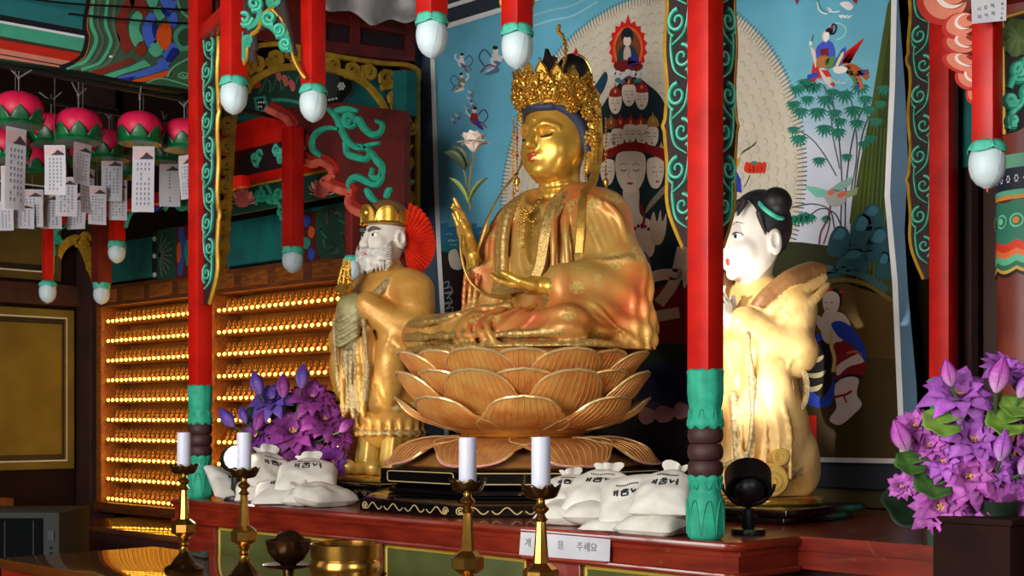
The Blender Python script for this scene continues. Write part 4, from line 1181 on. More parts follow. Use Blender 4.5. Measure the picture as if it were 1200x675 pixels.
# folds: ridges that drape over arms, lap and shins
def fold(pts, r=.008, k=.012, lab=R_): rb.chain(pts, r, k, lab, n=6)
for q in range(6):
    t = q/5
    fold([(.245+.06*t, -.10+.03*t, .185-.02*t), (.27+.10*t, -.12+.06*t, .135-.01*t), (.26+.14*t, -.13+.12*t, .08), (.27+.15*t, -.06+.16*t, .02)], .007, .012, H_ if q == 0 else R_)
for q in range(4):
    t = q/3
    fold([(.31+.03*t, .03-.02*t, .30-.03*t), (.36+.03*t, .04+.03*t, .23-.02*t), (.37+.02*t, .10+.04*t, .16-.02*t)], .006, .014)
fold([(.27, -.02, .275), (.35, .0, .275), (.405, .07, .285)], .010, .010, H_)
for q in range(5):
    t = q/4
    fold([(-.08-.10*t, -.10+.03*t, .12-.005*t), (-.16-.08*t, -.19+.015*t, .10), (-.24-.06*t, -.205, .055), (-.22-.03*t, -.22, .0)], .007, .012)
for q in range(4):
    t = q/3
    fold([(.02+.07*t, -.12, .135), (.0+.09*t, -.22, .115-.01*t), (.0+.13*t, -.285, .06), (.03+.14*t, -.275, .0)], .006, .012)
fold([(-.44, -.10, .09), (-.35, -.19, .105), (-.2, -.225, .10), (-.02, -.205, .128), (.08, -.14, .145)], .011, .010, H_)
fold([(-.45, -.08, .06), (-.36, -.20, .055), (-.2, -.245, .05), (.0, -.285, .045), (.2, -.26, .04), (.36, -.2, .04)], .011, .010, H_)
fold([(-.45, -.08, .012), (-.36, -.19, .010), (-.2, -.24, .008), (.0, -.285, .006), (.2, -.265, .006), (.38, -.18, .006), (.43, -.02, .008)], .013, .010, H_)
for q in range(3): fold([(-.20+.02*q, -.07, .04), (-.225+.025*q, -.06, .14), (-.23+.03*q, -.045, .27)], .006, .012)
for q in range(4): fold([(.13+.045*q, .015+.01*q, .47-.02*q), (.15+.045*q, -.01+.015*q, .36), (.15+.05*q, -.01+.02*q, .26)], .006, .016)
for q in range(3): fold([(-.12-.03*q, .03, .46-.02*q), (-.13-.025*q, .01, .37), (-.12-.03*q, .01, .26)], .006, .016)
# belt band
rb.chain([(-.10, -.01, .205), (.0, -.035, .215), (.10, -.02, .225)], .018, .008, H_, n=5)
rb.cap((.325, .13, .26), (.34, .13, .04), .085, .085, .05, R_)
for a in (.1, .55, 1.0, 1.5, 2.0): fold([(.325+.085*math.sin(a), .13-.085*math.cos(a), .27), (.335+.088*math.sin(a), .13-.088*math.cos(a), .14), (.342+.092*math.sin(a+.1), .13-.092*math.cos(a+.1), .0)], .008, .014)
rb.cap((-.205, .045, .25), (-.19, .05, .07), .062, .085, .03, R_)
fold([(-.25, .22, .3), (-.3, .2, .12), (-.36, .1, .02)], .007, .01)
for q in range(5): fold([(.20+.03*q, .06-.002*q, .52-.012*q), (.265+.022*q, .035+.012*q, .42), (.32+.014*q, .02+.018*q, .33), (.345+.012*q, .04+.02*q, .25)], .006, .014)
for q in range(5): fold([(-.12-.02*q, .045, .50-.015*q), (-.19-.012*q, .05, .40), (-.235-.008*q, .03+.01*q, .28)], .006, .014)
for q in range(5): fold([(.30-.05*q, -.10-.02*q, .145-.004*q), (.33-.07*q, -.19-.014*q, .10), (.30-.09*q, -.225-.014*q, .045)], .006, .012)
def pleats(X, Y, Z):
    sl_ = 1/(1+np.exp(-(X-.23)*40)); lap = 1/(1+np.exp((Z-.17)*60)); ch = np.exp(-((X-.17)/.06)**2)*np.exp(-((Z-.36)/.12)**2)
    w1 = np.sin(46*(Y*.9+Z*.5+.25*np.sin(6*Z))+4*np.sin(7*X)); w2 = np.sin(52*(X*.55+Y*.75)+7*np.sin(5*X)+3*np.sin(22*Z)); w3 = np.sin(70*X+16*Z)
    lo = 1/(1+np.exp((Z-.33)*30))
    return .0042*w1*sl_*lo+.0034*w2*lap*(1-sl_)+.003*w3*ch
rb.disp(pleats)
rb.box((0, 0, -.05), (.6, .5, .05), .002, .002, None, sub=True)
sdf_object('robe', [rb], ['robe_gold', 'robe_hem'], bd, BM)
b = MB()
b.sphere((0, 0, 0), (1, 1, 1), 20, M=BM @ T(.02, .075, .36) @ SC(.10, .055, .165)); b.build('chest', 'robe_inner', bd)
# brocade band on the robe edge (viewer's right of the chest)
b = MB()
edge = cr([(.135, .10, .535), (.142, .03, .48), (.128, -.018, .39), (.112, -.030, .28), (.08, -.047, .20)], 8)
b.strip([BM @ p for p in edge], .036, .006, (.35, -.93, 0), m=0, top=.9)
b.build('brocade_band', 'robe_hem', bd)
# --- necklace
b = MB()
def bead(p, r, m=0): b.sphere(BM @ V(p), r, 8, m)
for a in np.linspace(-1, 1, 15): bead((.02+.052*a, -.002+.015*a*a-.0*abs(a), .46+.05*a*a), .0050)
for k in range(7): bead((.02, -.008-.003*min(k, 4), .455-.021*k), .0062 if k % 2 else .0042)
for sg in (-1, 1):
    for k in range(5): bead((.02+sg*(.012+.008*k), -.004, .44-.009*k+.0022*k*k), .004); 
    for k in range(4): bead((.02+sg*.034, -.004, .43-.014*k), .0042)
for k in range(8):
    a = k*PI/4; bead((.02+.014*math.cos(a), -.012, .458+.014*math.sin(a)), .0052)
b.build('necklace', 'gold_leaf', bd)

# --- crown: band, flame plates, rosettes, feelers, bead strings
cw = MB(); CC = HD+V((0, .02, .105))
def cpos(a, r, z): return V((CC.x+r*math.sin(a), CC.y-r*math.cos(a)*1.08, CC.z+z))
cw.tube([BM @ cpos(2*PI*i/40, .122, -.002+.012*math.cos(2*PI*i/40)*0) for i in range(40)], .010, 8, closed=True)
cw.tube([BM @ cpos(2*PI*i/40, .126, .018) for i in range(40)], .006, 6, closed=True)
cw.lathe([(.116, 0), (.124, .03), (.128, .055)], 36, M=BM @ T(CC.x, CC.y, CC.z) @ SC(1, 1.08, 1), cap=False)
rnd = random.Random(11)
cwo = cw.build('crown', 'gold_leaf', bd)
def plate(a, r, z0, h, w, lean):
    """upright flame plate with curled edges and a jewel"""
    q = MB(); o = cpos(a, r, z0); n = V((math.sin(a), -math.cos(a), 0)); t = V((math.cos(a), math.sin(a), 0)); up = (V((0, 0, 1))+n*lean).normalized()
    def L(x, y, d=0.): return BM @ (o+t*x*w+up*y*h+n*d)
    out = [(-.5, 0), (-.62, .25), (-.45, .4), (-.6, .6), (-.32, .72), (-.3, .9), (0, 1.15), (.3, .9), (.32, .72), (.6, .6), (.45, .4), (.62, .25), (.5, 0)]
    ps = [L(x, y) for x, y in out]; q.tube(ps, .0042, 5, closed=True)
    q.poly([L(x*.9, y*.95) for x, y in out])
    for sg in (-1, 1):
        q.tube([L(x*sg, y, .006) for x, y in spiral((.28, .32), .22, .05, -PI/2, 1.3, 14)], .0036, 5)
        q.tube([L(x*sg, y, .006) for x, y in spiral((.22, .70), .15, .04, -PI/2, 1.2, 12)], .0030, 5)
    q.sphere(L(0, .5, .008), .0095, 8); q.sphere(L(0, .82, .006), .006, 8); q.sphere(L(0, .2, .008), .007, 8); q.sphere(L(0, 1.18), .0055, 6)
    for k in range(6): q.sphere(L(rnd.uniform(-.5, .5), rnd.uniform(.1, .8), .012), rnd.uniform(.003, .0055), 6)
    q.build('flame_plate', 'gold_leaf', cwo)
for k in range(-4, 5):
    a = k*.34; plate(a, .128, .008, .125-.011*abs(k), .062, .28)
for k in range(-4, 4):
    a = (k+.5)*.34; plate(a, .138, .0, .085-.006*abs(k), .05, .36)
for a in (1.75, -1.75): plate(a, .124, .0, .05, .05, .15)
def rosette(p, n, r, parent, nm='rosette'):
    q = MB(); n = V(n).normalized(); t = n.orthogonal().normalized(); u = n.cross(t); p = V(p)
    for ring_, k, rr, pr in ((1., 9, .42, 0), (.55, 6, .34, .01)):
        for i in range(k):
            a = 2*PI*i/k+ring_; q.sphere(BM @ (p+(t*math.cos(a)+u*math.sin(a))*r*ring_*.75+n*pr), r*rr*.8, 7)
    q.sphere(BM @ (p+n*.014), r*.34, 8); return q.build(nm, 'gold_leaf', parent)
for a, z in ((1.05, -.012), (1.45, -.03), (-1.05, -.012), (-1.45, -.03), (1.8, -.045), (-1.8, -.045)):
    n = V((math.sin(a), -math.cos(a), .1)); rosette(cpos(a, .132, z), n, .026, cwo)
for k in range(-3, 4):
    a = k*.30; rosette(cpos(a, .134, .010), (math.sin(a), -math.cos(a), .1), .017, cwo)
for sg in (-1, 1):
    rosette(HD+V((sg*.138, .022, -.005)), (sg, -.35, 0), .030, cwo, 'ear_medallion')
# feelers with curled ends
for (pts, ) in (([(-.02, .06, .92), (-.035, .05, .985), (-.05, .04, 1.03), (-.035, .035, 1.05)], ), ([(.06, .12, .94), (.085, .12, 1.0), (.075, .12, 1.06), (.055, .115, 1.085), (.065, .11, 1.10)], )):
    q = MB(); pp_ = cr(pts, 8)
    q.tube([BM @ p for p in pp_], .0042, 6)
    for i, p in enumerate(pp_[::2]): q.sphere(BM @ p, .0085 if i % 2 else .0065, 7)
    q.build('beaded_feeler', 'gold_leaf', cwo)
q = MB(); wr = cr([(.145, .17, .86), (.165, .165, .92), (.15, .15, .975), (.115, .14, 1.0)], 8)
q.tube([BM @ p for p in wr], .0026, 5); q.build('wire', 'gold_leaf', cwo)
mat('red_gem', (196, 24, 40), .3)
q = MB(); q.lathe([(0, -.010), (.007, -.004), (.007, .004), (.003, .012), (0, .020)], 10, M=BM @ T(.113, .14, 1.005)); q.build('red_bud', 'red_gem', cwo)
def beads(p0, dz, n, r, parent, red=False, sway=(0, 0)):
    q = MB()
    q.tube([BM @ (V(p0)+V((sway[0]*t, sway[1]*t, -dz*t))) for t in np.linspace(0, 1, 5)], .0016, 5)
    for i in range(n):
        t = i/(n-1); c = BM @ (V(p0)+V((sway[0]*t, sway[1]*t, -dz*t)))
        big = (i % 5 == 4); q.sphere(c, r*(1.7 if big else 1), 7, 1 if (red and big) else 0)
    e = BM @ (V(p0)+V((sway[0], sway[1], -dz)))
    q.lathe([(0, 0), (.008, -.004), (.011, -.018), (.004, -.03), (.006, -.05), (0, -.052)], 8, M=T(*e))
    q.build('bead_string', ['gold_leaf', 'red_gem'], parent)
beads(HD+V((-.128, -.085, .085)), .285, 22, .0042, cwo, False, (.0, .0)); beads(HD+V((-.150, -.045, .075)), .185, 16, .0036, cwo, True)
beads(HD+V((.150, .03, .08)), .25, 22, .0042, cwo); beads(HD+V((.136, -.01, -.03)), .13, 12, .004, cwo)
beads(HD+V((.165, .06, .06)), .20, 16, .0036, cwo)
# ribbons hanging from the crown over the shoulders
for sg, lst in ((1, [(.150, .205, .82), (.162, .20, .68), (.195, .135, .57), (.235, .045, .50), (.252, .012, .40), (.25, .005, .31)]), (-1, [(-.115, .13, .80), (-.125, .125, .66), (-.145, .05, .56), (-.165, .0, .46), (-.19, -.02, .36), (-.165, -.05, .31)])):
    q = MB(); pts = cr(lst, 7); q.strip([BM @ p for p in pts], .030 if sg > 0 else .04, .006, (sg*.55, -.83, .1), top=.8); q.build('crown_ribbon', 'robe_inner', cwo)

# --- white lotus held by the statue
fl = thing('white_lotus_stem', 'white lotus bloom on a slim stem in the raised gilded hand', 'flower', tuple(BM @ V((-.262, -.075, .47))))
mat('lotus_white', (236, 226, 216), .5, col2=(220, 200, 186), nscale=20)
mat('leaf_lime', (150, 170, 84), .5, col2=(120, 146, 60), nscale=20)
mat('leaf_dark', (70, 84, 56), .5, col2=(48, 60, 42), nscale=20)
mat('stem_brown', (128, 112, 60), .5)
def px_l(x, y, dF=0.): return atF(x, y, 4.71+dF)
q = MB(); q.tube(cr([px_l(551, 246), px_l(550, 222), px_l(552, 200), px_l(555, 180)], 8), .0036, 7); q.tube(cr([px_l(546, 225), px_l(546, 210), px_l(543, 198)], 6), .0026, 6)
q.build('stem', 'stem_brown', fl)
q = MB(); q.tube(cr([px_l(540, 275, -.05), px_l(541, 300, -.06), px_l(550, 328, -.07), px_l(570, 345, -.1), px_l(600, 348, -.2)], 8), .0055, 8); q.build('long_stem', 'robe_inner', fl)
def petal_free(b, base, up, out, L, w, curl, m=0, n=8, cup=.3):
    up = V(up).normalized(); out = V(out); out = (out-up*out.dot(up)).normalized(); sd_ = up.cross(out)
    def fn(u, v):
        s = 2*v-1
        ww = w*math.sin(PI*min(1, .12+.88*u)**.8)**.75 if u < .999 else 0.0
        ww = w*(u**.55)*(1-u**3.2)**.6
        a = curl*u
        return V(base)+up*(L*(u*math.cos(a*.6)))+out*(L*u*math.sin(a*.6)+cup*ww*s*s*-1.0)+sd_*ww*s
    b.grid(fn, n, 6, m)
C0 = px_l(555, 178)
for ring_, k, L, w, cu in ((0, 6, .062, .042, 1.75), (1, 6, .074, .042, 1.0), (2, 5, .074, .036, .4)):
    for i in range(k):
        a = 2*PI*(i+.5*(ring_ % 2))/k; q = MB(); petal_free(q, C0+V((math.cos(a), math.sin(a), 0))*.006, (0, 0, 1), (math.cos(a), math.sin(a), 0), L, w, cu); q.build('petal', 'lotus_white', fl, solid=.0012)
q = MB()
for s, (x, y) in ((-1, (537, 203)), (1, (559, 210))): 
    petal_free(q, px_l(549, 240), px_l(x, y)-px_l(549, 240), (C45*s, C45*s, .1), .115, .036, .5*1, cup=.5)
q.build('sheath_leaf', 'leaf_lime', fl, solid=.0012)
q = MB()
for (x0, y0, x1, y1, w) in ((545, 201, 526, 175, .045), (548, 199, 537, 173, .04)): petal_free(q, px_l(x0, y0), px_l(x1, y1)-px_l(x0, y0), (-C45, -C45, -.2), .10, w, .35, cup=.9)
q.build('folded_leaf', 'leaf_dark', fl, solid=.0012)
# ================================================================ attendant statues
vcol_mat('face_paint', .5, noise_amt=.03, nscale=12, spec=.35)
mat('robe_boy', (226, 190, 128), .5, metal=.1, col2=(206, 162, 92), nscale=9, bump=.15, bscale=60)
mat('robe_pale', (220, 168, 82), .40, metal=.25, col2=(200, 140, 62), nscale=9, bump=.15, bscale=60)
mat('robe_edge', (196, 176, 132), .45, metal=.2, col2=(140, 112, 66), nscale=120, bump=.3, bscale=170)
mat('robe_brown', (150, 106, 62), .5, metal=.12, col2=(120, 80, 44), nscale=14, bump=.1, bscale=90)
mat('sleeve_sage', (172, 164, 116), .5, metal=.15, col2=(140, 128, 84), nscale=20)
mat('fan_red', (226, 54, 20), .55, col2=(200, 36, 14), nscale=20)
mat('beard_white', (232, 228, 222), .6, col2=(184, 178, 172), nscale=60)
mat('hair_dark', (38, 36, 38), .5, col2=(24, 22, 24), nscale=30)
mat('trouser_gold', (222, 190, 104), .34, metal=.35, col2=(198, 156, 70), nscale=16)

# ---------------------------------------------------------------- bearded elder
OB = atF(452, 556, 5.1); OM = T(*OB)
om = thing('bearded_guardian_statue', 'gilded standing elder statue with white beard, red pleated fan and gold crown', 'statue', tuple(OB))
s1 = SDF((-.30, -.26, -.005), (.30, .22, .80), .0038)
s1.cap((0, .02, .38), (0, .02, .66), .135, .115, .04, 0)
s1.ell((0, .02, .33), (.175, .14, .10), .04, 0)
s1.cap((-.10, .02, .69), (.10, .02, .69), .075, .075, .04, 0)
s1.cap((0, .01, .70), (0, .0, .79), .062, .055, .03, 0)
for sg in (-1, 1):
    s1.cap((sg*.15, .02, .675), (sg*.195, -.02, .50), .070, .070, .04, 0)
    s1.cap((sg*.195, -.03, .50), (sg*.05, -.13, .62), .066, .05, .03, 0)
    s1.ell((sg*.13, -.085, .40), (.058, .062, .145), .03, 0)
    s1.ell((sg*.055, -.125, .40), (.030, .035, .155), .015, 0)
    s1.chain([(sg*.085, -.175, .56), (sg*.09, -.16, .40), (sg*.06, -.15, .255), (sg*.03, -.155, .255), (sg*.025, -.165, .40), (sg*.03, -.17, .54)], .009, .006, 1, n=4)
    for q in range(4): s1.chain([(sg*(.20-.01*q), .02-.035*q, .58), (sg*(.215-.02*q), -.03-.03*q, .48), (sg*(.17-.02*q), -.11-.01*q, .46-.04*q)], .006, .012, 0, n=4)
s1.ell((0, -.215, .42), (.018, .10, .17), .01, None, sub=True)
# coat skirt and lower skirt with folds
s1.cap((0, .02, .38), (0, .025, .29), .15, .165, .03, 0)
s1.chain([(.17*math.sin(a), .03-.15*math.cos(a), .258+.012*math.cos(3*a)) for a in np.linspace(-2.6, 2.6, 26)], .010, .01, 1)
s1.cap((0, .02, .28), (0, .02, .215), .122, .126, .015, 0)
s1.cap((-.05, .02, .24), (-.055, .02, .20), .085, .088, .01, 0); s1.cap((.05, .02, .24), (.055, .02, .20), .085, .088, .01, 0)
for q in range(15):
    a = -2.0+q*.285; s1.cap((.128*math.sin(a), .02-.122*math.cos(a), .26), (.138*math.sin(a), .02-.128*math.cos(a), .150), .008, .010, .010, 0)
s1.chain([(.140*math.sin(a), .02-.130*math.cos(a), .156) for a in np.linspace(-3, 3, 26)], .008, .008, 1)
s1.ell((0, .02, .165), (.128, .118, .03), .01, 0)
for x in (-.05, .0, .05): s1.chain([(x*.6, -.155, .50), (x, -.165, .36), (x*1.2, -.15, .22)], .010, .012, 1 if x == 0 else 0, n=4)
s1.chain([(.09, -.02, .74), (.06, -.10, .66), (.02, -.13, .60)], .014, .008, 1, n=4); s1.chain([(-.09, -.02, .74), (-.06, -.10, .66), (-.02, -.13, .60)], .014, .008, 1, n=4)
def epl(X, Y, Z): return .003*np.sin(58*(X*.7-Y*.7)+5*np.sin(8*Z))*np.exp(-((Z-.38)/.14)**2)+.0025*np.sin(75*Z+34*X+20*Y)*np.exp(-((Z-.56)/.07)**2)+.0015*np.sin(60*X+40*Z)*(Z > .62)
s1.disp(epl)
sdf_object('robe', [s1], ['robe_pale', 'robe_edge'], om, OM)
s2 = SDF((-.14, -.18, 0), (.14, .10, .2), .004)
for sg in (-1, 1):
    s2.cap((sg*.066, -.01, .18), (sg*.072, -.03, .04), .036, .044, .006, 0)
    s2.ell((sg*.072, -.05, .022), (.046, .085, .030), .012, 0); s2.ell((sg*.072, -.125, .030), (.034, .030, .030), .008, 0)
    for q in (-1, 0, 1): s2.cap((sg*.072+q*.022, -.036, .17), (sg*.072+q*.026, -.055, .06), .009, .010, .01, 0)
s2.cap((0, .06, .17), (0, .06, .02), .05, .05, .006, 0); s2.cap((.06, .06, .17), (.085, .06, .02), .05, .05, .01, 0)
sdf_object('trousers_and_shoes', [s2], 'trouser_gold', om, OM)
s3 = SDF((-.10, -.26, .42), (.10, -.06, .70), .0035)
s3.ell((-.005, -.155, .60), (.070, .050, .070), .02, 0); s3.ell((-.01, -.17, .53), (.058, .034, .075), .02, 0)
for q in range(4): s3.chain([(-.062, -.175, .60-.03*q), (-.01, -.208, .565-.03*q), (.05, -.175, .60-.03*q)], .006, .008, 0, n=4)
sdf_object('folded_sleeve', [s3], 'sleeve_sage', om, OM)
# head
h1 = SDF((-.12, -.14, .74), (.12, .12, 1.0), .0024)
hc = V((0, -.005, .872))
def o3(x, y, z): return (hc.x+x, hc.y+y, hc.z+z)
h1.ell(o3(0, .01, .02), (.076, .084, .088), .02, 0); h1.ell(o3(0, -.022, -.03), (.066, .064, .066), .03, 0)
for sg in (-1, 1):
    h1.ell(o3(sg*.036, -.062, -.018), (.026, .022, .024), .02, 0)
    h1.ell(o3(sg*.030, -.086, .016), (.018, .009, .009), .008, None, sub=True)
    h1.ell(o3(sg*.030, -.0715, .013), (.016, .011, .010), .004, 1)
    h1.ell(o3(sg*.029, -.0815, .013), (.0058, .0045, .0062), .001, 2)
    h1.chain([o3(sg*.012, -.086, .030), o3(sg*.032, -.084, .038), o3(sg*.054, -.070, .034)], [.004, .005, .003], .006, 3, n=3)
    h1.ell(o3(sg*.080, .012, .0), (.012, .024, .036), .008, 0); h1.ell(o3(sg*.088, .006, .004), (.006, .013, .020), .004, None, sub=True)
    h1.ell(o3(sg*.010, -.098, -.026), (.009, .010, .008), .006, 0)
h1.chain([o3(0, -.080, .024), o3(0, -.092, -.002), o3(0, -.106, -.024)], [.008, .009, .011], .010, 0, n=3)
h1.ell(o3(0, -.075, -.058), (.022, .016, .007), .004, 4)
CO = {0: (222, 214, 202), 1: (240, 238, 234), 2: (20, 18, 18), 3: (90, 84, 82), 4: (206, 60, 40)}
def fcol(v, l):
    out = np.zeros((len(v), 3))
    for q, c in CO.items(): out[l == q] = lin(c)[:3]
    return out
h1.cap(o3(0, .01, -.06), o3(0, .0, -.13), .045, .05, .02, 0)
sdf_object('body', [h1], 'face_paint', om, OM, colfn=fcol)
# beard and moustache: clumps of locks
b = MB()
rnd = random.Random(5)
for i in range(34):
    a = -1.25+2.5*i/33
    x0 = .060*math.sin(a); y0 = -.028-.055*math.cos(a)
    ln = .055+.022*math.cos(a)+rnd.uniform(-.008, .008)
    pts = cr([V(o3(x0, y0, -.040-.026*math.cos(a)**2)), V(o3(x0*1.1, y0-.014, -.040-ln*.55)), V(o3(x0*1.12+.006*math.sin(i*2), y0-.012, -.048-ln))], 4)
    b.tube([OM @ p for p in pts], [.0095, .010, .0098, .009, .0082, .007, .0055, .0035, .0012], 6)
for sg in (-1, 1):
    for k in range(7):
        pts = cr([V(o3(sg*.004, -.104+.002*k, -.044)), V(o3(sg*.030, -.095+.002*k, -.046-.003*k)), V(o3(sg*.064, -.080, -.044-.006*k)), V(o3(sg*.096, -.050, -.014-.010*k))], 4)
        b.tube([OM @ p for p in pts], [.005, .0075, .009, .0095, .0095, .009, .0082, .0074, .0064, .0052, .004, .0026, .001], 6)
    for k in range(7):
        z = .0-.012*k; pts = cr([V(o3(sg*.068, -.022, z-.01)), V(o3(sg*.080, -.045, z-.028)), V(o3(sg*.074, -.06, z-.05))], 4)
        b.tube([OM @ p for p in pts], [.006, .007, .007, .0066, .006, .005, .004, .003, .001], 6)
b.build('beard', 'beard_white', om)
# pleated fans on both sides of the head
for sg in (1, -1):
    b = MB(); c = V(o3(sg*.062, .035, -.018)); ax = V((sg*.72, .70, 0)); n = V((sg*.70, -.72, 0))
    k = 20; inner = []; outer = []
    for i in range(2*k+1):
        a = -1.35+2.78*i/(2*k); r = .120+.040*max(0, math.sin(a-.15))**2+(.005 if i % 2 else 0)
        d = ax*math.cos(a)+V((0, 0, 1))*math.sin(a); off = n*(.008 if i % 2 else -.008)
        inner.append(OM @ (c+d*.018+off*.3)); outer.append(OM @ (c+d*r+off))
    b.add(inner+outer, [(i, i+1, i+1+2*k+1, i+2*k+1) for i in range(2*k)])
    b.build('pleated_fan', 'fan_red', om, smooth=False, solid=.002)
# gold crown
b = MB()
M_ = OM @ T(*o3(0, .008, .052))
b.lathe([(.076, 0), (.085, .004), (.087, .03), (.088, .05)], 40, M=M_ @ SC(1, 1.08, 1), cap=False)
hat = b.build('crown', 'gold_leaf', om, solid=.003)
b = MB()
for (a0, hw, h) in ((0, .50, .060), (.95, .46, .052), (-.95, .46, .052), (1.8, .42, .046), (-1.8, .42, .046), (2.6, .45, .046), (-2.6, .45, .046)):
    pts = []
    for i in range(15):
        t = -1+2*i/14; a = a0+t*hw; r = .090; pts.append(M_ @ V((r*math.sin(a), -r*1.08*math.cos(a), .012+h*(1-t*t)**.5)))
    b.tube(pts, .0045, 6)
    for i in range(14):
        q = [pts[i], pts[i+1]]; lo = []
        for j in (i, i+1):
            t = -1+2*j/14; a = a0+t*hw; lo.append(M_ @ V((.0885*math.sin(a), -.0885*1.08*math.cos(a), .01)))
        b.add([q[0], q[1], lo[1], lo[0]], [(0, 1, 2, 3)])
b.tube([M_ @ V((.089*math.sin(a), -.089*1.08*math.cos(a), .008)) for a in np.linspace(-PI, PI, 40)], .006, 6)
b.sphere(M_ @ V((0, -.10, .045)), (.014, .008, .018), 10)
b.build('crown_arches', 'gold_leaf', hat)
b = MB(); b.sphere((0, 0, 0), 1, 20, M=M_ @ T(0, .005, .030) @ SC(.082, .088, .074)); b.build('crown_cap', 'robe_brown', hat)
# plinths
b = MB(); b.box((OB.x, OB.y-.02, OB.z-.010), (.38, .33, .020), bevel=.006); b.build('gilt_plinth', 'gold_leaf', om)
def low_stand(x, y, w, d, z1, lab):
    t = thing('low_stand', lab, 'stand', (x, y, LEDGE))
    b = MB(); b.box((x, y, z1-.011), (w, d, .020), bevel=.004); b.build('stand_top', 'black_lacquer', t)
    b = MB(); b.box((x, y, (LEDGE+z1-.022)/2+.0), (w-.05, d-.05, z1-.022-LEDGE-.003), bevel=.004); b.build('stand_body', 'black_lacquer', t)
    b = MB()
    for f, (nx, ny) in enumerate(((0, -1), (1, 0))):
        L_ = w-.08 if f == 0 else d-.08
        for sg in (-.25, .25):
            for k2 in (-1, 1):
                sp = spiral((k2*.028, 0), .012, .003, PI/2 if k2 > 0 else PI/2, k2*1.4, 14)
                pts = [V((x+sg*L_+p[0], y-d/2+.0235, LEDGE+.028+p[1])) if f == 0 else V((x+w/2-.0235, y+sg*L_+p[0], LEDGE+.028+p[1])) for p in sp]
                b.strip(pts, .0034, .0014, (nx, ny, 0))
            pts = [V((x+sg*L_+q, y-d/2+.0235, LEDGE+.034+.006*math.cos(q*220))) if f == 0 else V((x+w/2-.0235, y+sg*L_+q, LEDGE+.034+.006*math.cos(q*220))) for q in np.linspace(-.024, .024, 12)]
            b.strip(pts, .0034, .0014, (nx, ny, 0))
    b.build('gilt_scroll', 'gilt_line', t)
low_stand(OB.x, OB.y-.02, .50, .42, OB.z-.020, 'low glossy black stand with gilt scrolls under the bearded elder statue')
# gold treasure held in his hands
tr = thing('gold_treasure', 'ornate gold flaming jewel held before the beard of the elder statue', 'ornament', tuple(OM @ V((-.01, -.165, .655))))
b = MB(); J = OM @ T(-.02, -.180, .660)
b.lathe([(.006, 0), (.030, .006), (.036, .018), (.030, .034), (.014, .042), (0, .044)], 20, M=J); b.build('jewel_bowl', 'gold_leaf', tr)
b = MB(); rnd = random.Random(9)
for i in range(46):
    t = rnd.random(); a = rnd.random()*6.28; r = .030*(1-.55*t)*rnd.uniform(.5, 1.05)
    b.sphere(J @ V((r*math.cos(a)+.014*t, r*math.sin(a)*.8, .044+.085*t)), rnd.uniform(.004, .0085), 6)
for i in range(7):
    a = i*.9; b.tube([J @ V((.026*math.cos(a)*(1-u*.5)+.014*u, .02*math.sin(a)*(1-u*.5), .04+.09*u)) for u in np.linspace(0, 1, 6)], [.004, .005, .004, .003, .002, .001], 5)
b.build('jewel_flame', 'gold_leaf', tr)

# ---------------------------------------------------------------- boy attendant on the right
QB = atF(887, 580, 4.06); QM = T(*QB)
bo = thing('boy_attendant_statue', 'gilded boy statue with white face, black hair bun and clasped white hands', 'statue', tuple(QB))
g1 = SDF((-.24, -.22, 0), (.24, .20, .72), .0036)
g1.cap((0, .02, .15), (0, .02, .50), .125, .125, .04, 0)
g1.cap((-.09, .02, .55), (.09, .02, .55), .078, .078, .04, 0)
g1.cap((0, .0, .55), (0, -.01, .63), .07, .055, .03, 0)
for sg in (-1, 1):
    g1.cap((sg*.11, .02, .55), (sg*.132, -.005, .42), .064, .062, .04, 0)
    g1.cap((sg*.132, -.01, .42), (sg*.045, -.125, .50), .062, .052, .03, 0)
    g1.ell((sg*.105, -.075, .34), (.055, .065, .14), .03, 0); g1.ell((sg*.06, -.11, .27), (.034, .038, .17), .02, 0)
    for q in range(4): g1.chain([(sg*(.160-.012*q), .02-.03*q, .50), (sg*(.185-.02*q), -.03-.03*q, .42-.02*q), (sg*(.13-.018*q), -.12, .38-.05*q)], .006, .012, 0, n=4)
    g1.chain([(sg*.085, -.165, .46), (sg*.09, -.15, .30), (sg*.07, -.14, .14), (sg*.035, -.15, .12), (sg*.03, -.16, .30)], .008, .006, 1, n=4)
    # collar scarf standing off the shoulders
    g1.chain([(sg*.03, -.09, .50), (sg*.075, -.07, .57), (sg*.115, .0, .625), (sg*.14, .07, .655), (sg*.165, .10, .665)], [.020, .026, .034, .032, .014], .006, 2, n=5)
    g1.chain([(sg*.05, -.10, .47), (sg*.11, -.06, .55), (sg*.15, .02, .60), (sg*.175, .09, .64)], [.012, .016, .018, .01], .008, 0, n=5)
    g1.chain([(sg*.075, -.11, .44), (sg*.14, -.05, .52), (sg*.175, .03, .57), (sg*.18, .10, .62)], [.008, .010, .012, .008], .008, 0, n=5)
for q in range(9):
    a = -1.5+q*.37; g1.cap((.12*math.sin(a), .012-.118*math.cos(a), .34), (.135*math.sin(a), .012-.132*math.cos(a), .05), .006, .010, .016, 0)
g1.cap((0, .02, .16), (0, .02, .03), .125, .13, .02, 0)
g1.chain([(.14*math.sin(a), .015-.14*math.cos(a), .075+.02*math.cos(3*a)) for a in np.linspace(-2.8, 2.8, 30)], .009, .008, 1)
g1.ell((.12, -.02, .20), (.05, .08, .13), .03, 0); g1.ell((.13, .05, .10), (.045, .06, .10), .02, 0)
for q in range(5): g1.chain([(.02+.03*q, -.145+.012*q, .30), (.05+.028*q, -.15+.02*q, .20), (.04+.03*q, -.145+.02*q, .06)], .006, .012, 0, n=4)
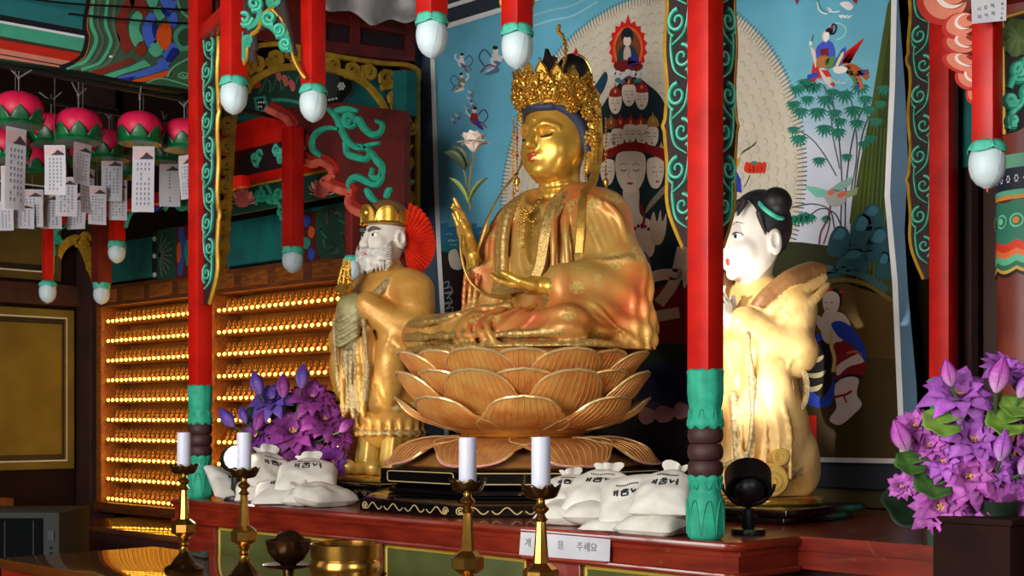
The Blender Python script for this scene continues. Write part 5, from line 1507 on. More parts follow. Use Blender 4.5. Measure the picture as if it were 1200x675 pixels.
def bpl(X, Y, Z): return .003*np.sin(60*(X*.7-Y*.7)+5*np.sin(9*Z))*(1/(1+np.exp((Z-.5)*30)))+.002*np.sin(70*Z+30*X)*np.exp(-((Z-.44)/.06)**2)
g1.disp(bpl)
sdf_object('robe', [g1], ['robe_boy', 'robe_edge', 'robe_brown'], bo, QM)
# girdle bow and the rolled hems at the foot
b = MB()
def loop(c, rx, rz, wdt, tilt=0.):
    ps = [QM @ (V(c)+V((rx*math.cos(a)*C45+tilt*math.sin(a), rx*math.cos(a)*C45, rz*math.sin(a)))) for a in np.linspace(0, 2*PI, 22, endpoint=False)]
    b.strip(ps, wdt, .008, (.7, -.7, 0), closed=True, top=.8)
loop((.155, -.02, .315), .026, .060, .018); loop((.14, -.06, .30), .018, .050, .014)
b.build('girdle_bow', 'robe_edge', bo)
b = MB()
for (x, y, z, r, w_) in ((.105, -.085, .052, .050, .06), (.125, -.07, .118, .026, .05)):
    Mr = QM @ T(x, y, z) @ frame((0, 0, 0), (C45, C45, 0), (0, 0, 1))
    b.lathe([(0, -w_/2), (r*.9, -w_/2), (r, -w_/2+.006), (r, w_/2-.006), (r*.9, w_/2), (0, w_/2)], 28, M=Mr)
    for sgn in (1, ):
        b.strip([Mr @ V((p[0], p[1], w_/2+.0005)) for p in spiral((0, 0), r*.86, r*.15, 0, 2.2, 44)], .006, .004, Mr.to_3x3() @ V((0, 0, 1)))
b.build('rolled_hem', 'trouser_gold', bo)
# head and hands
k1 = SDF((-.14, -.18, .58), (.14, .14, .93), .0026)
kc = V((0, -.02, .755)); R20 = math.radians(-18)
def q3(x, y, z): return (kc.x+x, kc.y+y, kc.z+z)
k1.ell(q3(0, .012, .035), (.097, .104, .104), .02, 0); k1.ell(q3(0, -.018, -.045), (.088, .088, .085), .03, 0)
for sg in (-1, 1):
    k1.ell(q3(sg*.046, -.068, -.045), (.036, .030, .036), .02, 0)
    k1.ell(q3(sg*.040, -.104, .006), (.022, .008, .009), .010, None, sub=True)
    k1.ell(q3(sg*.039, -.090, .004), (.019, .012, .0095), .004, 1); k1.ell(q3(sg*.038, -.1005, .003), (.0062, .004, .0066), .001, 2)
    k1.chain([q3(sg*.018, -.0985, .0095), q3(sg*.040, -.1025, .0145), q3(sg*.060, -.090, .008)], .0022, .002, 2, n=3)
    k1.chain([q3(sg*.018, -.1015, .036), q3(sg*.042, -.0975, .045), q3(sg*.066, -.080, .036)], [.0012, .0022, .0012], .002, 3, n=3)
    k1.ell(q3(sg*.098, .018, -.012), (.013, .026, .040), .008, 0); k1.ell(q3(sg*.108, .010, -.008), (.006, .014, .022), .004, None, sub=True)
    k1.ell(q3(sg*.010, -.108, -.036), (.009, .009, .008), .006, 0)
k1.chain([q3(0, -.100, .010), q3(0, -.108, -.015), q3(0, -.117, -.032)], [.007, .009, .011], .010, 0, n=3)
k1.chain([q3(-.013, -.100, -.066), q3(0, -.105, -.064), q3(.013, -.100, -.066)], [.002, .004, .002], .004, 4, n=3)
k1.chain([q3(-.010, -.099, -.071), q3(0, -.103, -.073), q3(.010, -.099, -.071)], [.002, .0042, .002], .004, 4, n=3)
k1.ell(q3(0, -.085, -.105), (.022, .018, .016), .02, 0)
k1.cap(q3(0, .01, -.09), q3(0, .005, -.19), .052, .06, .02, 0)
k2 = SDF((-.09, -.28, .44), (.09, -.08, .64), .0026)
for sg in (-1, 1):
    hand(k2, (sg*.050, -.135, .50), (sg*.016, -.165, .525), (sg*-.12, -.45, .9), (-sg, -.1, -.1), (0, .8, .5), [.22, .16, .14, .14], spread=.03, s=.80, thumb=(0, .3, 1), lab=0)
KR = T(*kc) @ RZ(R20) @ SC(.87, .88, 1) @ T(*(-kc))
sdf_object('body', [(k1, KR), k2], 'face_paint', bo, QM, colfn=fcol)
k3 = SDF((-.14, -.16, .62), (.14, .16, .96), .003)
k3.ell(q3(0, .030, .045), (.106, .108, .108), .01, 0)
k3.ell(q3(0, -.074, -.020), (.096, .085, .108), .006, None, sub=True); k3.ell(q3(0, -.01, -.11), (.13, .085, .075), .01, None, sub=True)
for x in (-.045, -.02, .006, .03, .056): k3.cap(q3(x, -.078, .102), q3(x*1.12-.004, -.106, .070+.010*math.cos(x*60)), .013, .003, .006, 0)
for sg in (-1, 1): k3.cap(q3(sg*.088, -.042, .070), q3(sg*.099, -.022, .008), .010, .004, .006, 0)
sdf_object('hair', [(k3, KR)], 'hair_dark', bo, QM)
b = MB(); Mb = QM @ T(*q3(.044, -.002, .062)) @ V((.66, .05, .74)).to_track_quat('Z', 'Y').to_matrix().to_4x4()
b.sphere((0, 0, .058), (.046, .046, .042), 20, M=Mb); bn_ = b.build('hair_bun', 'hair_dark', bo)
b = MB(); b.tube([Mb @ V((.043*math.cos(a), 0*a+.043*math.sin(a), .030)) for a in np.linspace(0, 2*PI, 28, endpoint=False)], .007, 8, closed=True); b.build('hair_tie', 'teal_light', bn_)
b = MB(); b.lathe([(0, -.022), (.20, -.022), (.206, -.016), (.206, -.006), (.20, 0), (0, 0)], 40, M=QM @ SC(1, .85, 1)); b.build('gilt_plinth', 'gold_leaf', bo)
low_stand(QB.x, QB.y-.01, .50, .42, QB.z-.0225, 'low glossy black stand with gilt scrolls under the boy attendant statue')
# ================================================================ rice bags
mat('bag_white', (226, 222, 214), .62, col2=(208, 202, 192), nscale=14, bump=.25, bscale=28)
mat('bag_tie', (196, 168, 128), .6, col2=(214, 196, 166), nscale=20)
mat('print_black', (30, 30, 34), .7)
GLYPH = [  # strokes of the printed word as it shows, lying upside down on the bags
    [(-.46, -.20), (-.46, .22)], [(-.36, -.26), (-.36, .26)], [(-.44, 0), (-.37, 0)],
    [(-.20, -.26), (.02, -.26), (.02, -.02), (-.20, -.02), (-.20, -.26)], [(-.09, -.02), (-.09, .14)], [(-.24, .14), (.06, .14)], [(-.18, .26), (.0, .26)],
    [(.14, .2), (.20, -.12), (.30, .16)], [(.44, -.3), (.40, .28)], [(.40, 0), (.34, 0)]]
def rice_bag(lab, px, py, Y, w, d, t, yaw, pitch, roll=0., text=True, tuft=True, seed=0, zmin=None, sag=.0, back=False):
    rnd = random.Random(seed)
    o = atY(px, py, Y)
    M = T(*o) @ RZ(yaw) @ RX(pitch) @ RY(roll)
    def half(x, y):
        xx, yy = abs(x), abs(y)
        b = max(0, (1-xx**2.6))*max(0, (1-yy**2.6))
        return b**.42
    def surf(x, y, sg):
        neck = 1.
        if tuft and y > .45: neck = 1-.72*((y-.45)/.55)**1.5
        pin = 1-.07*(1-abs(y)**2)*abs(x)**2
        X = x*w/2*neck*(1-.05*(1-y*y)*0)*pin; Yy = y*d/2*(1-.06*(1-x*x)*0)
        z = sg*t/2*half(x, y if y < .45 else .45+(y-.45)*.75)
        n = noise.noise(V((x*2.2+seed*3.1, y*2.2, sg*2)))*t*.10*half(x, y)
        z += n
        if sg < 0: z *= .8
        z -= sag*(x*x)
        p = M @ V((X, Yy, z))
        if p.z < LEDGE+.001 and zmin is None: p.z = LEDGE+.001+(.0006 if sg > 0 else 0)
        return p
    g = thing('rice_bag', lab, 'bag', (o.x, o.y, LEDGE), group='tied bags of offering rice on the altar ledge')
    b = MB(); n = 22
    b.grid(lambda u, v: surf(2*u-1, 2*v-1, 1), n, n); b.grid(lambda u, v: surf(2*u-1, 2*v-1, -1), n, n)
    b.build('sack', 'bag_white', g)
    if tuft:
        q = MB()
        def tf(u, v):
            a = 2*PI*u; r = w*.13*(.42 if v < .35 else 1)*(1 if v < .35 else 1+.9*(v-.35))*(1+.22*math.sin(a*5+seed)*v)
            return M @ V((r*math.cos(a), d/2*(.90+.42*v)+.012*math.sin(3*a+seed)*v, r*.6*math.sin(a)+.01*v))
        q.grid(tf, 30, 6); q.build('gathered_neck', 'bag_white', g)
        q = MB(); q.tube([M @ V((w*.055*math.cos(a), d/2*.98, w*.035*math.sin(a))) for a in np.linspace(0, 2*PI, 16, endpoint=False)], .0035, 6, closed=True); q.build('tie', 'bag_tie', g)
    if text:
        q = MB(); s = .66
        for st_ in GLYPH:
            pts = []
            for i in range(len(st_)-1):
                for k in range(5):
                    t_ = k/4; x = st_[i][0]+(st_[i+1][0]-st_[i][0])*t_; y = st_[i][1]+(st_[i+1][1]-st_[i][1])*t_
                    pts.append(surf(x*s*1.35+.06, y*s*.85*w/d*.9+.12, 1)+M.to_3x3() @ V((0, 0, .0008)))
            q.strip(pts, .0052, .0006, M.to_3x3() @ V((0, 0, 1)), top=.9)
        for k in range(11):
            x = -.42+k*.075; p0 = surf(x*s*1.35+.06, .52*s+.12, 1)+M.to_3x3() @ V((0, 0, .0008)); p1 = surf((x+.04)*s*1.35+.06, .54*s+.12, 1)+M.to_3x3() @ V((0, 0, .0008))
            q.strip([p0, p1], .006, .0006, M.to_3x3() @ V((0, 0, 1)), top=.9)
        q.build('printed_word', 'print_black', g)
    return g
D45 = PI/4
R = math.radians
# right pile, bottom row then the top row
rice_bag('rice bag at the left end of the right pile, bottom layer', 668, 602, 2.80, .17, .16, .075, D45-.3, .1, text=False, tuft=False, seed=1)
rice_bag('plump rice bag lying flat under the tufted bag in the right pile', 708, 601, 2.82, .21, .17, .08, D45-.2, .08, text=False, tuft=False, seed=2)
rice_bag('low rice bag in front at the middle of the right pile', 727, 617, 2.735, .19, .13, .06, D45-.5, .1, text=False, tuft=False, seed=3)
rice_bag('rice bag at the bottom right of the right pile against the column foot', 771, 615, 2.735, .18, .15, .075, D45-.75, .15, text=True, tuft=False, seed=4)
rice_bag('printed rice bag half hidden at the back left of the right pile', 666, 579, 2.86, .15, .15, .07, D45-.15, .5, seed=5, zmin=1)
rice_bag('printed rice bag with upright white tuft on top of the right pile', 703, 579, 2.84, .19, .17, .085, D45-.35, .55, seed=6, zmin=1)
rice_bag('printed rice bag leaning at the middle of the right pile', 737, 592, 2.76, .17, .17, .08, D45-.15, .75, seed=7, zmin=1, tuft=False, roll=-.2)
rice_bag('printed rice bag with beige neck on top at the right end', 780, 580, 2.745, .165, .155, .075, D45-.45, .62, seed=8, zmin=1)
# left pile
rice_bag('rice bag leaning at the far left of the left pile by the teal column foot', 273, 572, 2.78, .20, .17, .07, D45+.5, .6, seed=11, zmin=1, tuft=False, roll=.35)
rice_bag('rice bag in the bottom row just right of the second candlestick', 303, 578, 2.78, .17, .16, .08, D45+.2, .25, seed=12, text=False, tuft=False)
rice_bag('printed rice bag at the bottom middle of the left pile', 330, 580, 2.76, .20, .17, .08, D45+.1, .3, seed=13, tuft=False)
rice_bag('round rice bag at the bottom right end of the left pile', 377, 582, 2.78, .20, .17, .085, D45+.9, .15, seed=14, text=False)
rice_bag('small rice bag between bottom bags of the left pile', 354, 583, 2.74, .12, .12, .06, D45, .2, seed=15, text=False, tuft=False)
rice_bag('printed rice bag with peaked corner at the top left of the left pile', 318, 556, 2.84, .22, .20, .085, D45+.35, .6, seed=16, zmin=1, roll=.3)
rice_bag('printed rice bag on top right of the left pile in warm shadow', 360, 560, 2.84, .22, .18, .09, D45+.05, .5, seed=17, zmin=1)

# ================================================================ sign on the ledge
sg_ = thing('paper_sign', 'white paper sign with Korean writing taped to the front of the altar ledge', 'sign', tuple(atY(664, 640, 2.65)))
b = MB(); YS = 2.648
cs = [atY(611, 620, YS), atY(716, 628, YS), atY(715, 658, YS), atY(609, 650, YS)]
def sgn(u, v): 
    p = cs[0]*(1-u)*(1-v)+cs[1]*u*(1-v)+cs[2]*u*v+cs[3]*(1-u)*v
    return p+V((0, -.004*math.sin(PI*u)*v-.002, 0))
b.grid(sgn, 14, 4); b.build('paper_sheet', 'paper', sg_)
def text_mesh(body, name, matn, parent, M, size, ext=.0):
    c = bpy.data.curves.new('t', 'FONT'); c.body = body; c.size = size; c.align_x = 'CENTER'; c.align_y = 'CENTER'; c.extrude = ext
    o = bpy.data.objects.new('t', c); COL.objects.link(o); bpy.context.view_layer.update()
    me = o.to_mesh(); vs = [v.co.copy() for v in me.vertices]; fs = [tuple(p.vertices) for p in me.polygons]; o.to_mesh_clear()
    bpy.data.objects.remove(o); bpy.data.curves.remove(c)
    b = MB(); b.add(vs, fs, M=M); return b.build(name, matn, parent, smooth=False)
mat('ink_grey', (120, 120, 128), .8)
for (w_, u) in (('게', .10), ('을', .475), ('주세요', .76)):
    p = sgn(u, .52)+V((0, -.0018, 0)); ux = (cs[1]-cs[0]).normalized()
    text_mesh(w_, 'lettering', 'ink_grey', sg_, frame(p, ux, (0, 0, 1)), .026)
b = MB()
for (u0, u1, v0, v1) in ((.02, .98, -.10, .0), (.03, .97, 1.0, 1.10)):
    b.add([sgn(u0, v0)+V((0, -.001, 0)), sgn(u1, v0)+V((0, -.001, 0)), sgn(u1, v1)+V((0, -.001, 0)), sgn(u0, v1)+V((0, -.001, 0))], [(0, 1, 2, 3)])
mat('tape', (150, 60, 48), .2, spec=.6, coat=.5)
b.build('clear_tape', 'tape', sg_, smooth=False)

# ================================================================ offering table and brassware
TZ = 1.15
tb = thing('offering_table', 'long glossy wooden offering table with red edge in front of the altar', 'table', (-3.0, 2.2, 0))
X0, X1, Y0, Y1 = -4.22, -1.2, 1.90, 2.47
b = MB(); b.box(((X0+X1)/2, (Y0+Y1)/2, TZ-.015), (X1-X0, Y1-Y0, .03), bevel=.004); b.build('tabletop', 'table_wood', tb)
b = MB(); b.box(((X0+X1)/2, (Y0+Y1)/2, TZ-.075), (X1-X0-.03, Y1-Y0-.03, .088)); b.build('apron', 'altar_red', tb)
for x in (X0+.08, X1-.08):
    for y in (Y0+.08, Y1-.08):
        b = MB(); b.box((x, y, (TZ-.12)/2), (.07, .07, TZ-.12), bevel=.004); b.build('leg', 'altar_red', tb)
mat('brass', (196, 150, 70), .2, metal=.95, col2=(160, 112, 46), nscale=14)
mat('brass_dark', (96, 70, 40), .22, metal=.9, col2=(70, 48, 28), nscale=14)
mat('steel', (170, 170, 168), .18, metal=.95)
mat('wax', (196, 198, 216), .45, subsurf=.15)
def candlestick(label):
    t = thing('brass_candlestick', label, 'candlestick', group='brass candlesticks on the offering table')
    b = MB(); b.lathe([(.056, 0), (.058, .005), (.052, .012), (.040, .016), (.034, .024), (.026, .036), (.017, .046), (.014, .052), (0, .052)], 32, sides=8); b.build('foot', 'brass_dark', t)
    b = MB(); b.lathe([(.013, .05), (.016, .054), (.012, .060), (.010, .068), (.015, .074), (.010, .080), (.012, .088), (.018, .093), (.012, .098)], 24); b.build('lower_stem', 'brass', t)
    b = MB(); b.lathe([(.014, .096), (.034, .108), (.037, .112), (.037, .134), (.034, .138), (.018, .150), (.014, .151)], 8, phase=PI/8); b.build('faceted_bulb', 'brass', t, angle=15)
    b = MB(); b.lathe([(.0165, .148), (.0155, .16), (.0125, .20), (.0105, .232), (.010, .236)], 8, phase=PI/8); b.build('tapered_shaft', 'brass', t, angle=15)
    b = MB(); b.lathe([(.010, .234), (.015, .239), (.010, .245), (.008, .250), (.016, .258), (.017, .262), (.009, .270), (.008, .278), (.014, .283)], 24); b.build('beaded_neck', 'brass', t)
    b = MB()
    def dish(u, v):
        a = 2*PI*u; r = np.interp(v, [0, .3, .7, 1], [.010, .030, .036, .040]); z = np.interp(v, [0, .3, .7, 1], [.281, .285, .297, .308])
        if v > .7: z += .004*math.cos(a*8)*(v-.7)/.3; r += .0015*math.cos(a*8)
        return V((r*math.cos(a), r*math.sin(a), z))
    b.grid(dish, 48, 8); b.lathe([(.0, .286), (.030, .287)], 24); b.build('drip_pan', 'brass_dark', t, solid=.002)
    return t
c0 = candlestick('leftmost brass candlestick standing on the orange reflection of the table')
CS = [(-3.51, 2.15), (-3.17, 2.13), (-2.227, 2.087), (-1.936, 2.02)]
CL = ['leftmost brass candlestick standing clear on the glossy table end', 'brass candlestick before the glowing lamp, second from left', 'brass candlestick in front of the black stand, third from left', 'brass candlestick covering part of the paper sign, rightmost']
KL = ['leftmost white candle, on the far candlestick', 'white candle with the glowing lamp behind it, second from left', 'white candle under the throne centre, third from left', 'rightmost white candle, just left of the right rice bags']
CH_ = [.115, .118, .115, .120]
for i, (x, y) in enumerate(CS):
    o = c0 if i == 0 else dup(c0, label=CL[i]); o['label'] = CL[i]; o.location = (x, y, TZ); o.rotation_euler = (0, 0, .1*i)
    k = thing('candle', KL[i], 'candle', (x, y, TZ+.288), group='white pillar candles on candlesticks')
    b = MB(); h = CH_[i]; b.lathe([(.0190, 0), (.0198, .003), (.0198, h-.004), (.0185, h), (.012, h-.003), (0, h-.004)], 28, M=T(x, y, TZ+.288)); b.build('wax_body', 'wax', k)
    b = MB(); b.tube([(x, y, TZ+.288+h-.006), (x+.001, y, TZ+.288+h+.006)], .0012, 6); b.build('wick', 'black', k)
# incense bowl, cup with stand, toothpick glass
def onT(px, py): return atZ(px, py, TZ)
P_ = atF(406, 668, 3.35); P_.z = TZ
t = thing('brass_incense_bowl', 'wide polished brass incense bowl with flat rim band on the table', 'bowl', tuple(P_))
b = MB(); b.lathe([(.045, 0), (.048, .004), (.044, .012), (.060, .022), (.082, .048), (.090, .078), (.088, .094), (.084, .102), (.087, .104), (.088, .138), (.085, .140), (.081, .138), (.080, .104), (.082, .08), (.05, .03), (0, .024)], 48, M=T(*P_)); b.build('bowl_body', 'brass', t)
b = MB(); b.lathe([(0, .118), (.0805, .118)], 40, M=T(*P_)); mat('ash', (90, 84, 78), .95, col2=(120, 114, 108), nscale=60); b.build('ash_bed', 'ash', t)
for a in (0, 2.1, 4.2):
    b = MB(); b.lathe([(0, -.012), (.010, -.008), (.012, 0), (.006, .010), (.010, .016), (0, .026)], 12, M=T(*P_) @ T(.094*math.cos(a-.9), .094*math.sin(a-.9), .045)); b.build('knob', 'brass', t)
P_ = atF(338, 690, 3.55); P_.z = TZ
t = thing('footed_plate', 'small dark footed tray under the round dark bowl', 'plate', tuple(P_))
b = MB(); b.lathe([(.034, 0), (.036, .005), (.016, .012), (.013, .040), (.016, .052), (.060, .060), (.067, .066), (.064, .067), (0, .062)], 36, M=T(*P_)); b.build('tray', 'brass_dark', t)
t = thing('dark_bowl', 'dark polished bowl on the footed tray', 'bowl', (P_.x, P_.y, TZ+.063))
b = MB(); b.lathe([(.020, 0), (.023, .004), (.040, .014), (.056, .040), (.060, .066), (.058, .066), (.054, .042), (.03, .014), (0, .01)], 40, M=T(P_.x, P_.y, TZ+.0635)); b.build('bowl_body', 'brass_dark', t)
t = thing('bowl_lid', 'dark round lid tilted against the back of the dark bowl', 'lid', (P_.x-.02, P_.y+.03, TZ+.09))
b = MB(); Ml = T(P_.x-.040, P_.y+.030, TZ+.105) @ RZ(D45) @ RX(1.15)
b.lathe([(.046, 0), (.047, .003), (.040, .014), (.024, .022), (0, .025)], 36, M=Ml); b.build('lid_dome', 'brass_dark', t)
P_ = atF(462, 700, 3.0); P_.z = TZ
t = thing('incense_stick_holder', 'small silver cup holding a bunch of brown sticks', 'cup', tuple(P_))
b = MB(); b.lathe([(.020, 0), (.021, .004), (.017, .02), (.0185, .06), (.021, .064), (.019, .064), (.0165, .03), (0, .02)], 24, M=T(*P_)); b.build('cup_body', 'steel', t)
b = MB(); rnd = random.Random(2)
for i in range(22):
    a = rnd.random()*6.28; r = .013*rnd.random()**.5; b.tube([P_+V((r*math.cos(a)*.7, r*math.sin(a)*.7, .022)), P_+V((r*1.35*math.cos(a), r*1.35*math.sin(a), .084+rnd.uniform(-.006, .006)))], .0011, 5)
mat('stick_brown', (120, 76, 48), .8); b.build('sticks', 'stick_brown', t)
# small grey stapler like tool lying behind the first candlestick
p = atZ(233, 652, TZ)
b = MB(); Mt = T(p.x, p.y, TZ) @ RZ(-.15)
b.box((0, 0, .006), (.12, .022, .012), M=Mt, bevel=.003); b.box((.045, 0, .015), (.03, .016, .014), M=Mt, bevel=.003)
tag(b.build('gas_lighter', 'grey_plastic'), 'grey lighter lying on the table behind the leftmost candlestick', 'lighter')

# ================================================================ spot lamps on the ledge
mat('lamp_black', (16, 16, 18), .42, spec=.4)
mat('lamp_glow', (255, 246, 230), .4, emit=40., ecol=(255, 240, 220))
mat('lamp_glass', (40, 40, 44), .2, spec=.6)
def spot_lamp(base, aim, hz, label, R0=.058):
    t = thing('spot_lamp', label, 'lamp', base, group='black spot lamps on the altar ledge')
    B = V(base)
    b = MB(); b.lathe([(.042, 0), (.044, .006), (.042, .014), (.012, .018), (0, .019)], 32, M=T(*B)); b.build('base', 'lamp_black', t)
    b = MB(); b.tube([B+V((0, 0, .012)), B+V((0, 0, hz-.060))], .0085, 10); b.lathe([(.013, 0), (.017, .006), (.015, .05), (.008, .055)], 16, M=T(B.x, B.y, B.z+hz-.115)); b.build('stem', 'lamp_black', t)
    d = (V(aim)-(B+V((0, 0, hz)))).normalized(); H = B+V((0, 0, hz))
    M = frame(H, d.cross(V((0, 0, 1))), d.cross(d.cross(V((0, 0, 1)))))
    M = Matrix.Translation(H) @ d.to_track_quat('Z', 'Y').to_matrix().to_4x4()
    b = MB(); b.lathe([(0, -.052), (.022, -.050), (.038, -.036), (.044, -.012), (.046, .008), (.046, .028), (.043, .028), (.042, 0), (0, -.02)], 32, M=M); hd = b.build('lamp_can', 'lamp_black', t)
    b = MB(); b.lathe([(.050, -.030), (R0, -.026), (R0+.002, .034), (R0-.003, .034), (.050, -.02)], 32, M=M, cap=False); b.build('hood', 'lamp_black', t, solid=.0015)
    b = MB(); b.sphere((0, 0, .006), (.040, .040, .030), 20, M=M); b.build('bulb', 'lamp_glow', t)
    pts = [H+V((-.7, -.7, 0))*0+M.to_3x3() @ V((math.cos(a)*(R0+.008), 0, 0))+V((0, 0, -.05*math.sin(a))) for a in np.linspace(0, PI, 12)]
    b = MB(); b.tube(pts, .004, 6); b.build('yoke', 'lamp_black', t)
    return H, d
LB_ = atZ(877, 626, LEDGE); LA_ = atZ(276, 586.5, LEDGE)
boy_c = QM @ V((0, -.1, .48)); man_c = OM @ V((-.02, -.1, .20))
H1, d1 = spot_lamp((LB_.x, LB_.y, LEDGE), boy_c, .128, 'black hooded spot lamp right of the column aimed at the boy statue')
H2, d2 = spot_lamp((LA_.x, LA_.y, LEDGE), V((LA_.x+1, LA_.y-.5, LEDGE+.25)), .150, 'lit spot lamp glowing behind the second candle', .046)
# ================================================================ bouquets of purple lotus
vcol_mat('petal_paint', .55, noise_amt=.12, nscale=60, spec=.3)
mat('stamen', (226, 176, 110), .6)
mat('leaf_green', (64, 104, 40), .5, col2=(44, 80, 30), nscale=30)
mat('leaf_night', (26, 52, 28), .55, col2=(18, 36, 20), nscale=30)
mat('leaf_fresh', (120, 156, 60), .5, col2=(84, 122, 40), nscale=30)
mat('pot_brown', (40, 20, 16), .8, col2=(28, 13, 11), nscale=8, spec=.1)
def petal_c(b, base, up, out, L, w, curl, c0, c1, n=6, cup=.35, bend=0.):
    up = V(up).normalized(); out = V(out); out = (out-up*out.dot(up)).normalized(); sd_ = up.cross(out)
    P = []
    nv = 4
    for i in range(n+1):
        u = i/n; a = curl*u; ww = w*(u**.5)*max(0, 1-u**2.6)**.62
        for j in range(nv+1):
            s = 2*j/nv-1
            P.append(V(base)+up*(L*u*math.cos(a))+out*(L*u*math.sin(a)-cup*ww*s*s)+sd_*ww*s+up*(bend*u*u*L))
    for i in range(n):
        f = min(1, max(0, (i+.3)/(n-1)))
        for j in range(nv):
            k = i*(nv+1)+j
            edge = abs((j+.5)/nv*2-1)
            c = mix(c0, c1, f*.85+.15*edge)
            b.add([P[k], P[k+1], P[k+nv+2], P[k+nv+1]], [(0, 1, 2, 3)], 0, c)
def blossom(parent, p, axis, size, cols, seed, openness=1.):
    rnd = random.Random(seed); ax = V(axis).normalized(); t = ax.orthogonal().normalized(); u = ax.cross(t)
    b = MB()
    for k, n, L, w, cu in ((0, 10, .96, .36, 1.40), (1, 9, .94, .36, 1.05), (2, 8, .86, .32, .70), (3, 6, .68, .25, .34)):
        for i in range(n):
            a = 2*PI*(i+.5*(k % 2)+rnd.uniform(-.12, .12))/n; o = t*math.cos(a)+u*math.sin(a); q = rnd.uniform(.9, 1.08)
            j = rnd.uniform(.86, 1.12)
            c0 = tuple(min(255, x*j) for x in cols[0]); c1 = tuple(min(255, x*j) for x in cols[1])
            petal_c(b, V(p)+o*size*.05, ax, o, size*L*q, size*w, cu*openness*rnd.uniform(.9, 1.08), c0, c1)
    f = b.build('blossom', 'petal_paint', parent, fix=False)
    q = MB()
    for i in range(16):
        a = rnd.random()*6.28; r = rnd.uniform(.02, .14)*size; o = (t*math.cos(a)+u*math.sin(a))*r
        q.tube([V(p)+o*.5+ax*size*.05, V(p)+o+ax*size*rnd.uniform(.28, .4)], [.0012*size/.06, .0022*size/.06], 5)
    q.build('stamens', 'stamen', f)
    return f
def bud(parent, p, axis, size, cols, seed):
    rnd = random.Random(seed); ax = V(axis).normalized(); t = ax.orthogonal().normalized(); u = ax.cross(t); b = MB()
    for k, n, L, w in ((0, 5, 1.0, .36), (1, 4, 1.05, .34)):
        for i in range(n):
            a = 2*PI*(i+.5*k)/n; o = t*math.cos(a)+u*math.sin(a)
            # closed petals: belly out then meet at the tip
            P = []
            for ii in range(8):
                uu = ii/7; r = size*(.30-.04*k)*math.sin(PI*min(1, uu*.93+.05))**.8
                for jj in range(5):
                    s = 2*jj/4-1; da = s*.62*(1-.25*uu)
                    P.append(V(p)+ax*(size*L*uu)+(t*math.cos(a+da)+u*math.sin(a+da))*r)
            for ii in range(7):
                for jj in range(4):
                    kk = ii*5+jj; c = mix(cols[0], cols[1], min(1, ii/5+.2*abs(jj-1.5)/1.5))
                    b.add([P[kk], P[kk+1], P[kk+6], P[kk+5]], [(0, 1, 2, 3)], 0, c)
    o = b.build('bud', 'petal_paint', parent, fix=False)
    q = MB()
    for i in range(4):
        a = i*PI/2; d = t*math.cos(a)+u*math.sin(a); petal_free(q, V(p)-ax*size*.05, ax, d, size*.45, size*.22, .8, n=4)
    q.build('calyx', 'leaf_fresh', o, solid=.0008)
    return o
def leaf(parent, c, nrm, r, m, seed):
    n = V(nrm).normalized(); t = n.orthogonal().normalized(); u = n.cross(t); b = MB()
    def fn(a_, v):
        a = .18+a_*(2*PI-.36); rr = r*v*(1+.05*math.sin(6*a+seed)); return V(c)+(t*math.cos(a)+u*math.sin(a))*rr+n*(r*.22*v*v+.06*r*math.sin(5*a+seed)*v*v)
    b.grid(fn, 28, 5); b.build('leaf', m, parent, solid=.0012)
def stem_(parent, a, b_, m='leaf_green'):
    a = V(a); b_ = V(b_); mid = (a+b_)/2+V((0, 0, .02)); q = MB(); q.tube(cr([a, mid, b_], 6), .0035, 6); q.build('stem', m, parent)
VIO = ((222, 180, 226), (160, 76, 182)); MAG = ((236, 192, 228), (172, 72, 170)); DEEP = ((150, 90, 170), (110, 40, 130))
# right bouquet in its tall dark stand
ST0, ST1 = (-1.405, 2.655), (-1.235, 2.86)
t = thing('plant_stand', 'tall dark brown square stand carrying the right bouquet', 'stand', ((ST0[0]+ST1[0])/2, (ST0[1]+ST1[1])/2, 0))
cxs, cys = (ST0[0]+ST1[0])/2, (ST0[1]+ST1[1])/2
b = MB(); b.box((cxs, cys, .69), (ST1[0]-ST0[0], ST1[1]-ST0[1], 1.38), bevel=.004); b.build('stand_body', 'pot_brown', t)
b = MB(); b.box((cxs, cys, 1.385), (ST1[0]-ST0[0]+.012, ST1[1]-ST0[1]+.012, .014), bevel=.003); b.build('stand_rim', 'pot_brown', t)
bq = thing('purple_lotus_bouquet', 'large bouquet of bright purple artificial lotus flowers at the right edge', 'flowers', (cxs, cys, 1.392))
b = MB(); b.lathe([(.05, 0), (.052, .004), (.062, .03), (.058, .03), (.0, .01)], 28, M=T(cxs, cys, 1.3925)); b.build('pot', 'leaf_night', bq)
toc = V((C45, -C45, .15))
def F0(px, py): 
    dx = (px-1140)/90.; dy = (py-520)/100.
    return 2.93-.10*(max(0, 1-dx*dx*.6-dy*dy*.6))
base = V((cxs, cys, 1.40))
fl_ = [(1121, 462, 42, VIO), (1174, 434, 30, VIO), (1074, 497, 24, MAG), (1138, 512, 34, VIO), (1132, 552, 37, MAG), (1104, 536, 28, VIO), (1101, 584, 36, MAG), (1178, 586, 44, MAG), (1058, 566, 17, MAG),
       (1078, 552, 22, MAG), (1196, 497, 28, MAG), (1188, 552, 26, VIO), (1150, 482, 22, VIO), (1160, 545, 26, VIO), (1090, 520, 24, MAG), (1210, 530, 36, VIO), (1215, 450, 34, VIO), (1222, 590, 36, MAG), (1140, 590, 30, MAG), (1205, 612, 30, VIO), (1160, 606, 26, MAG)]
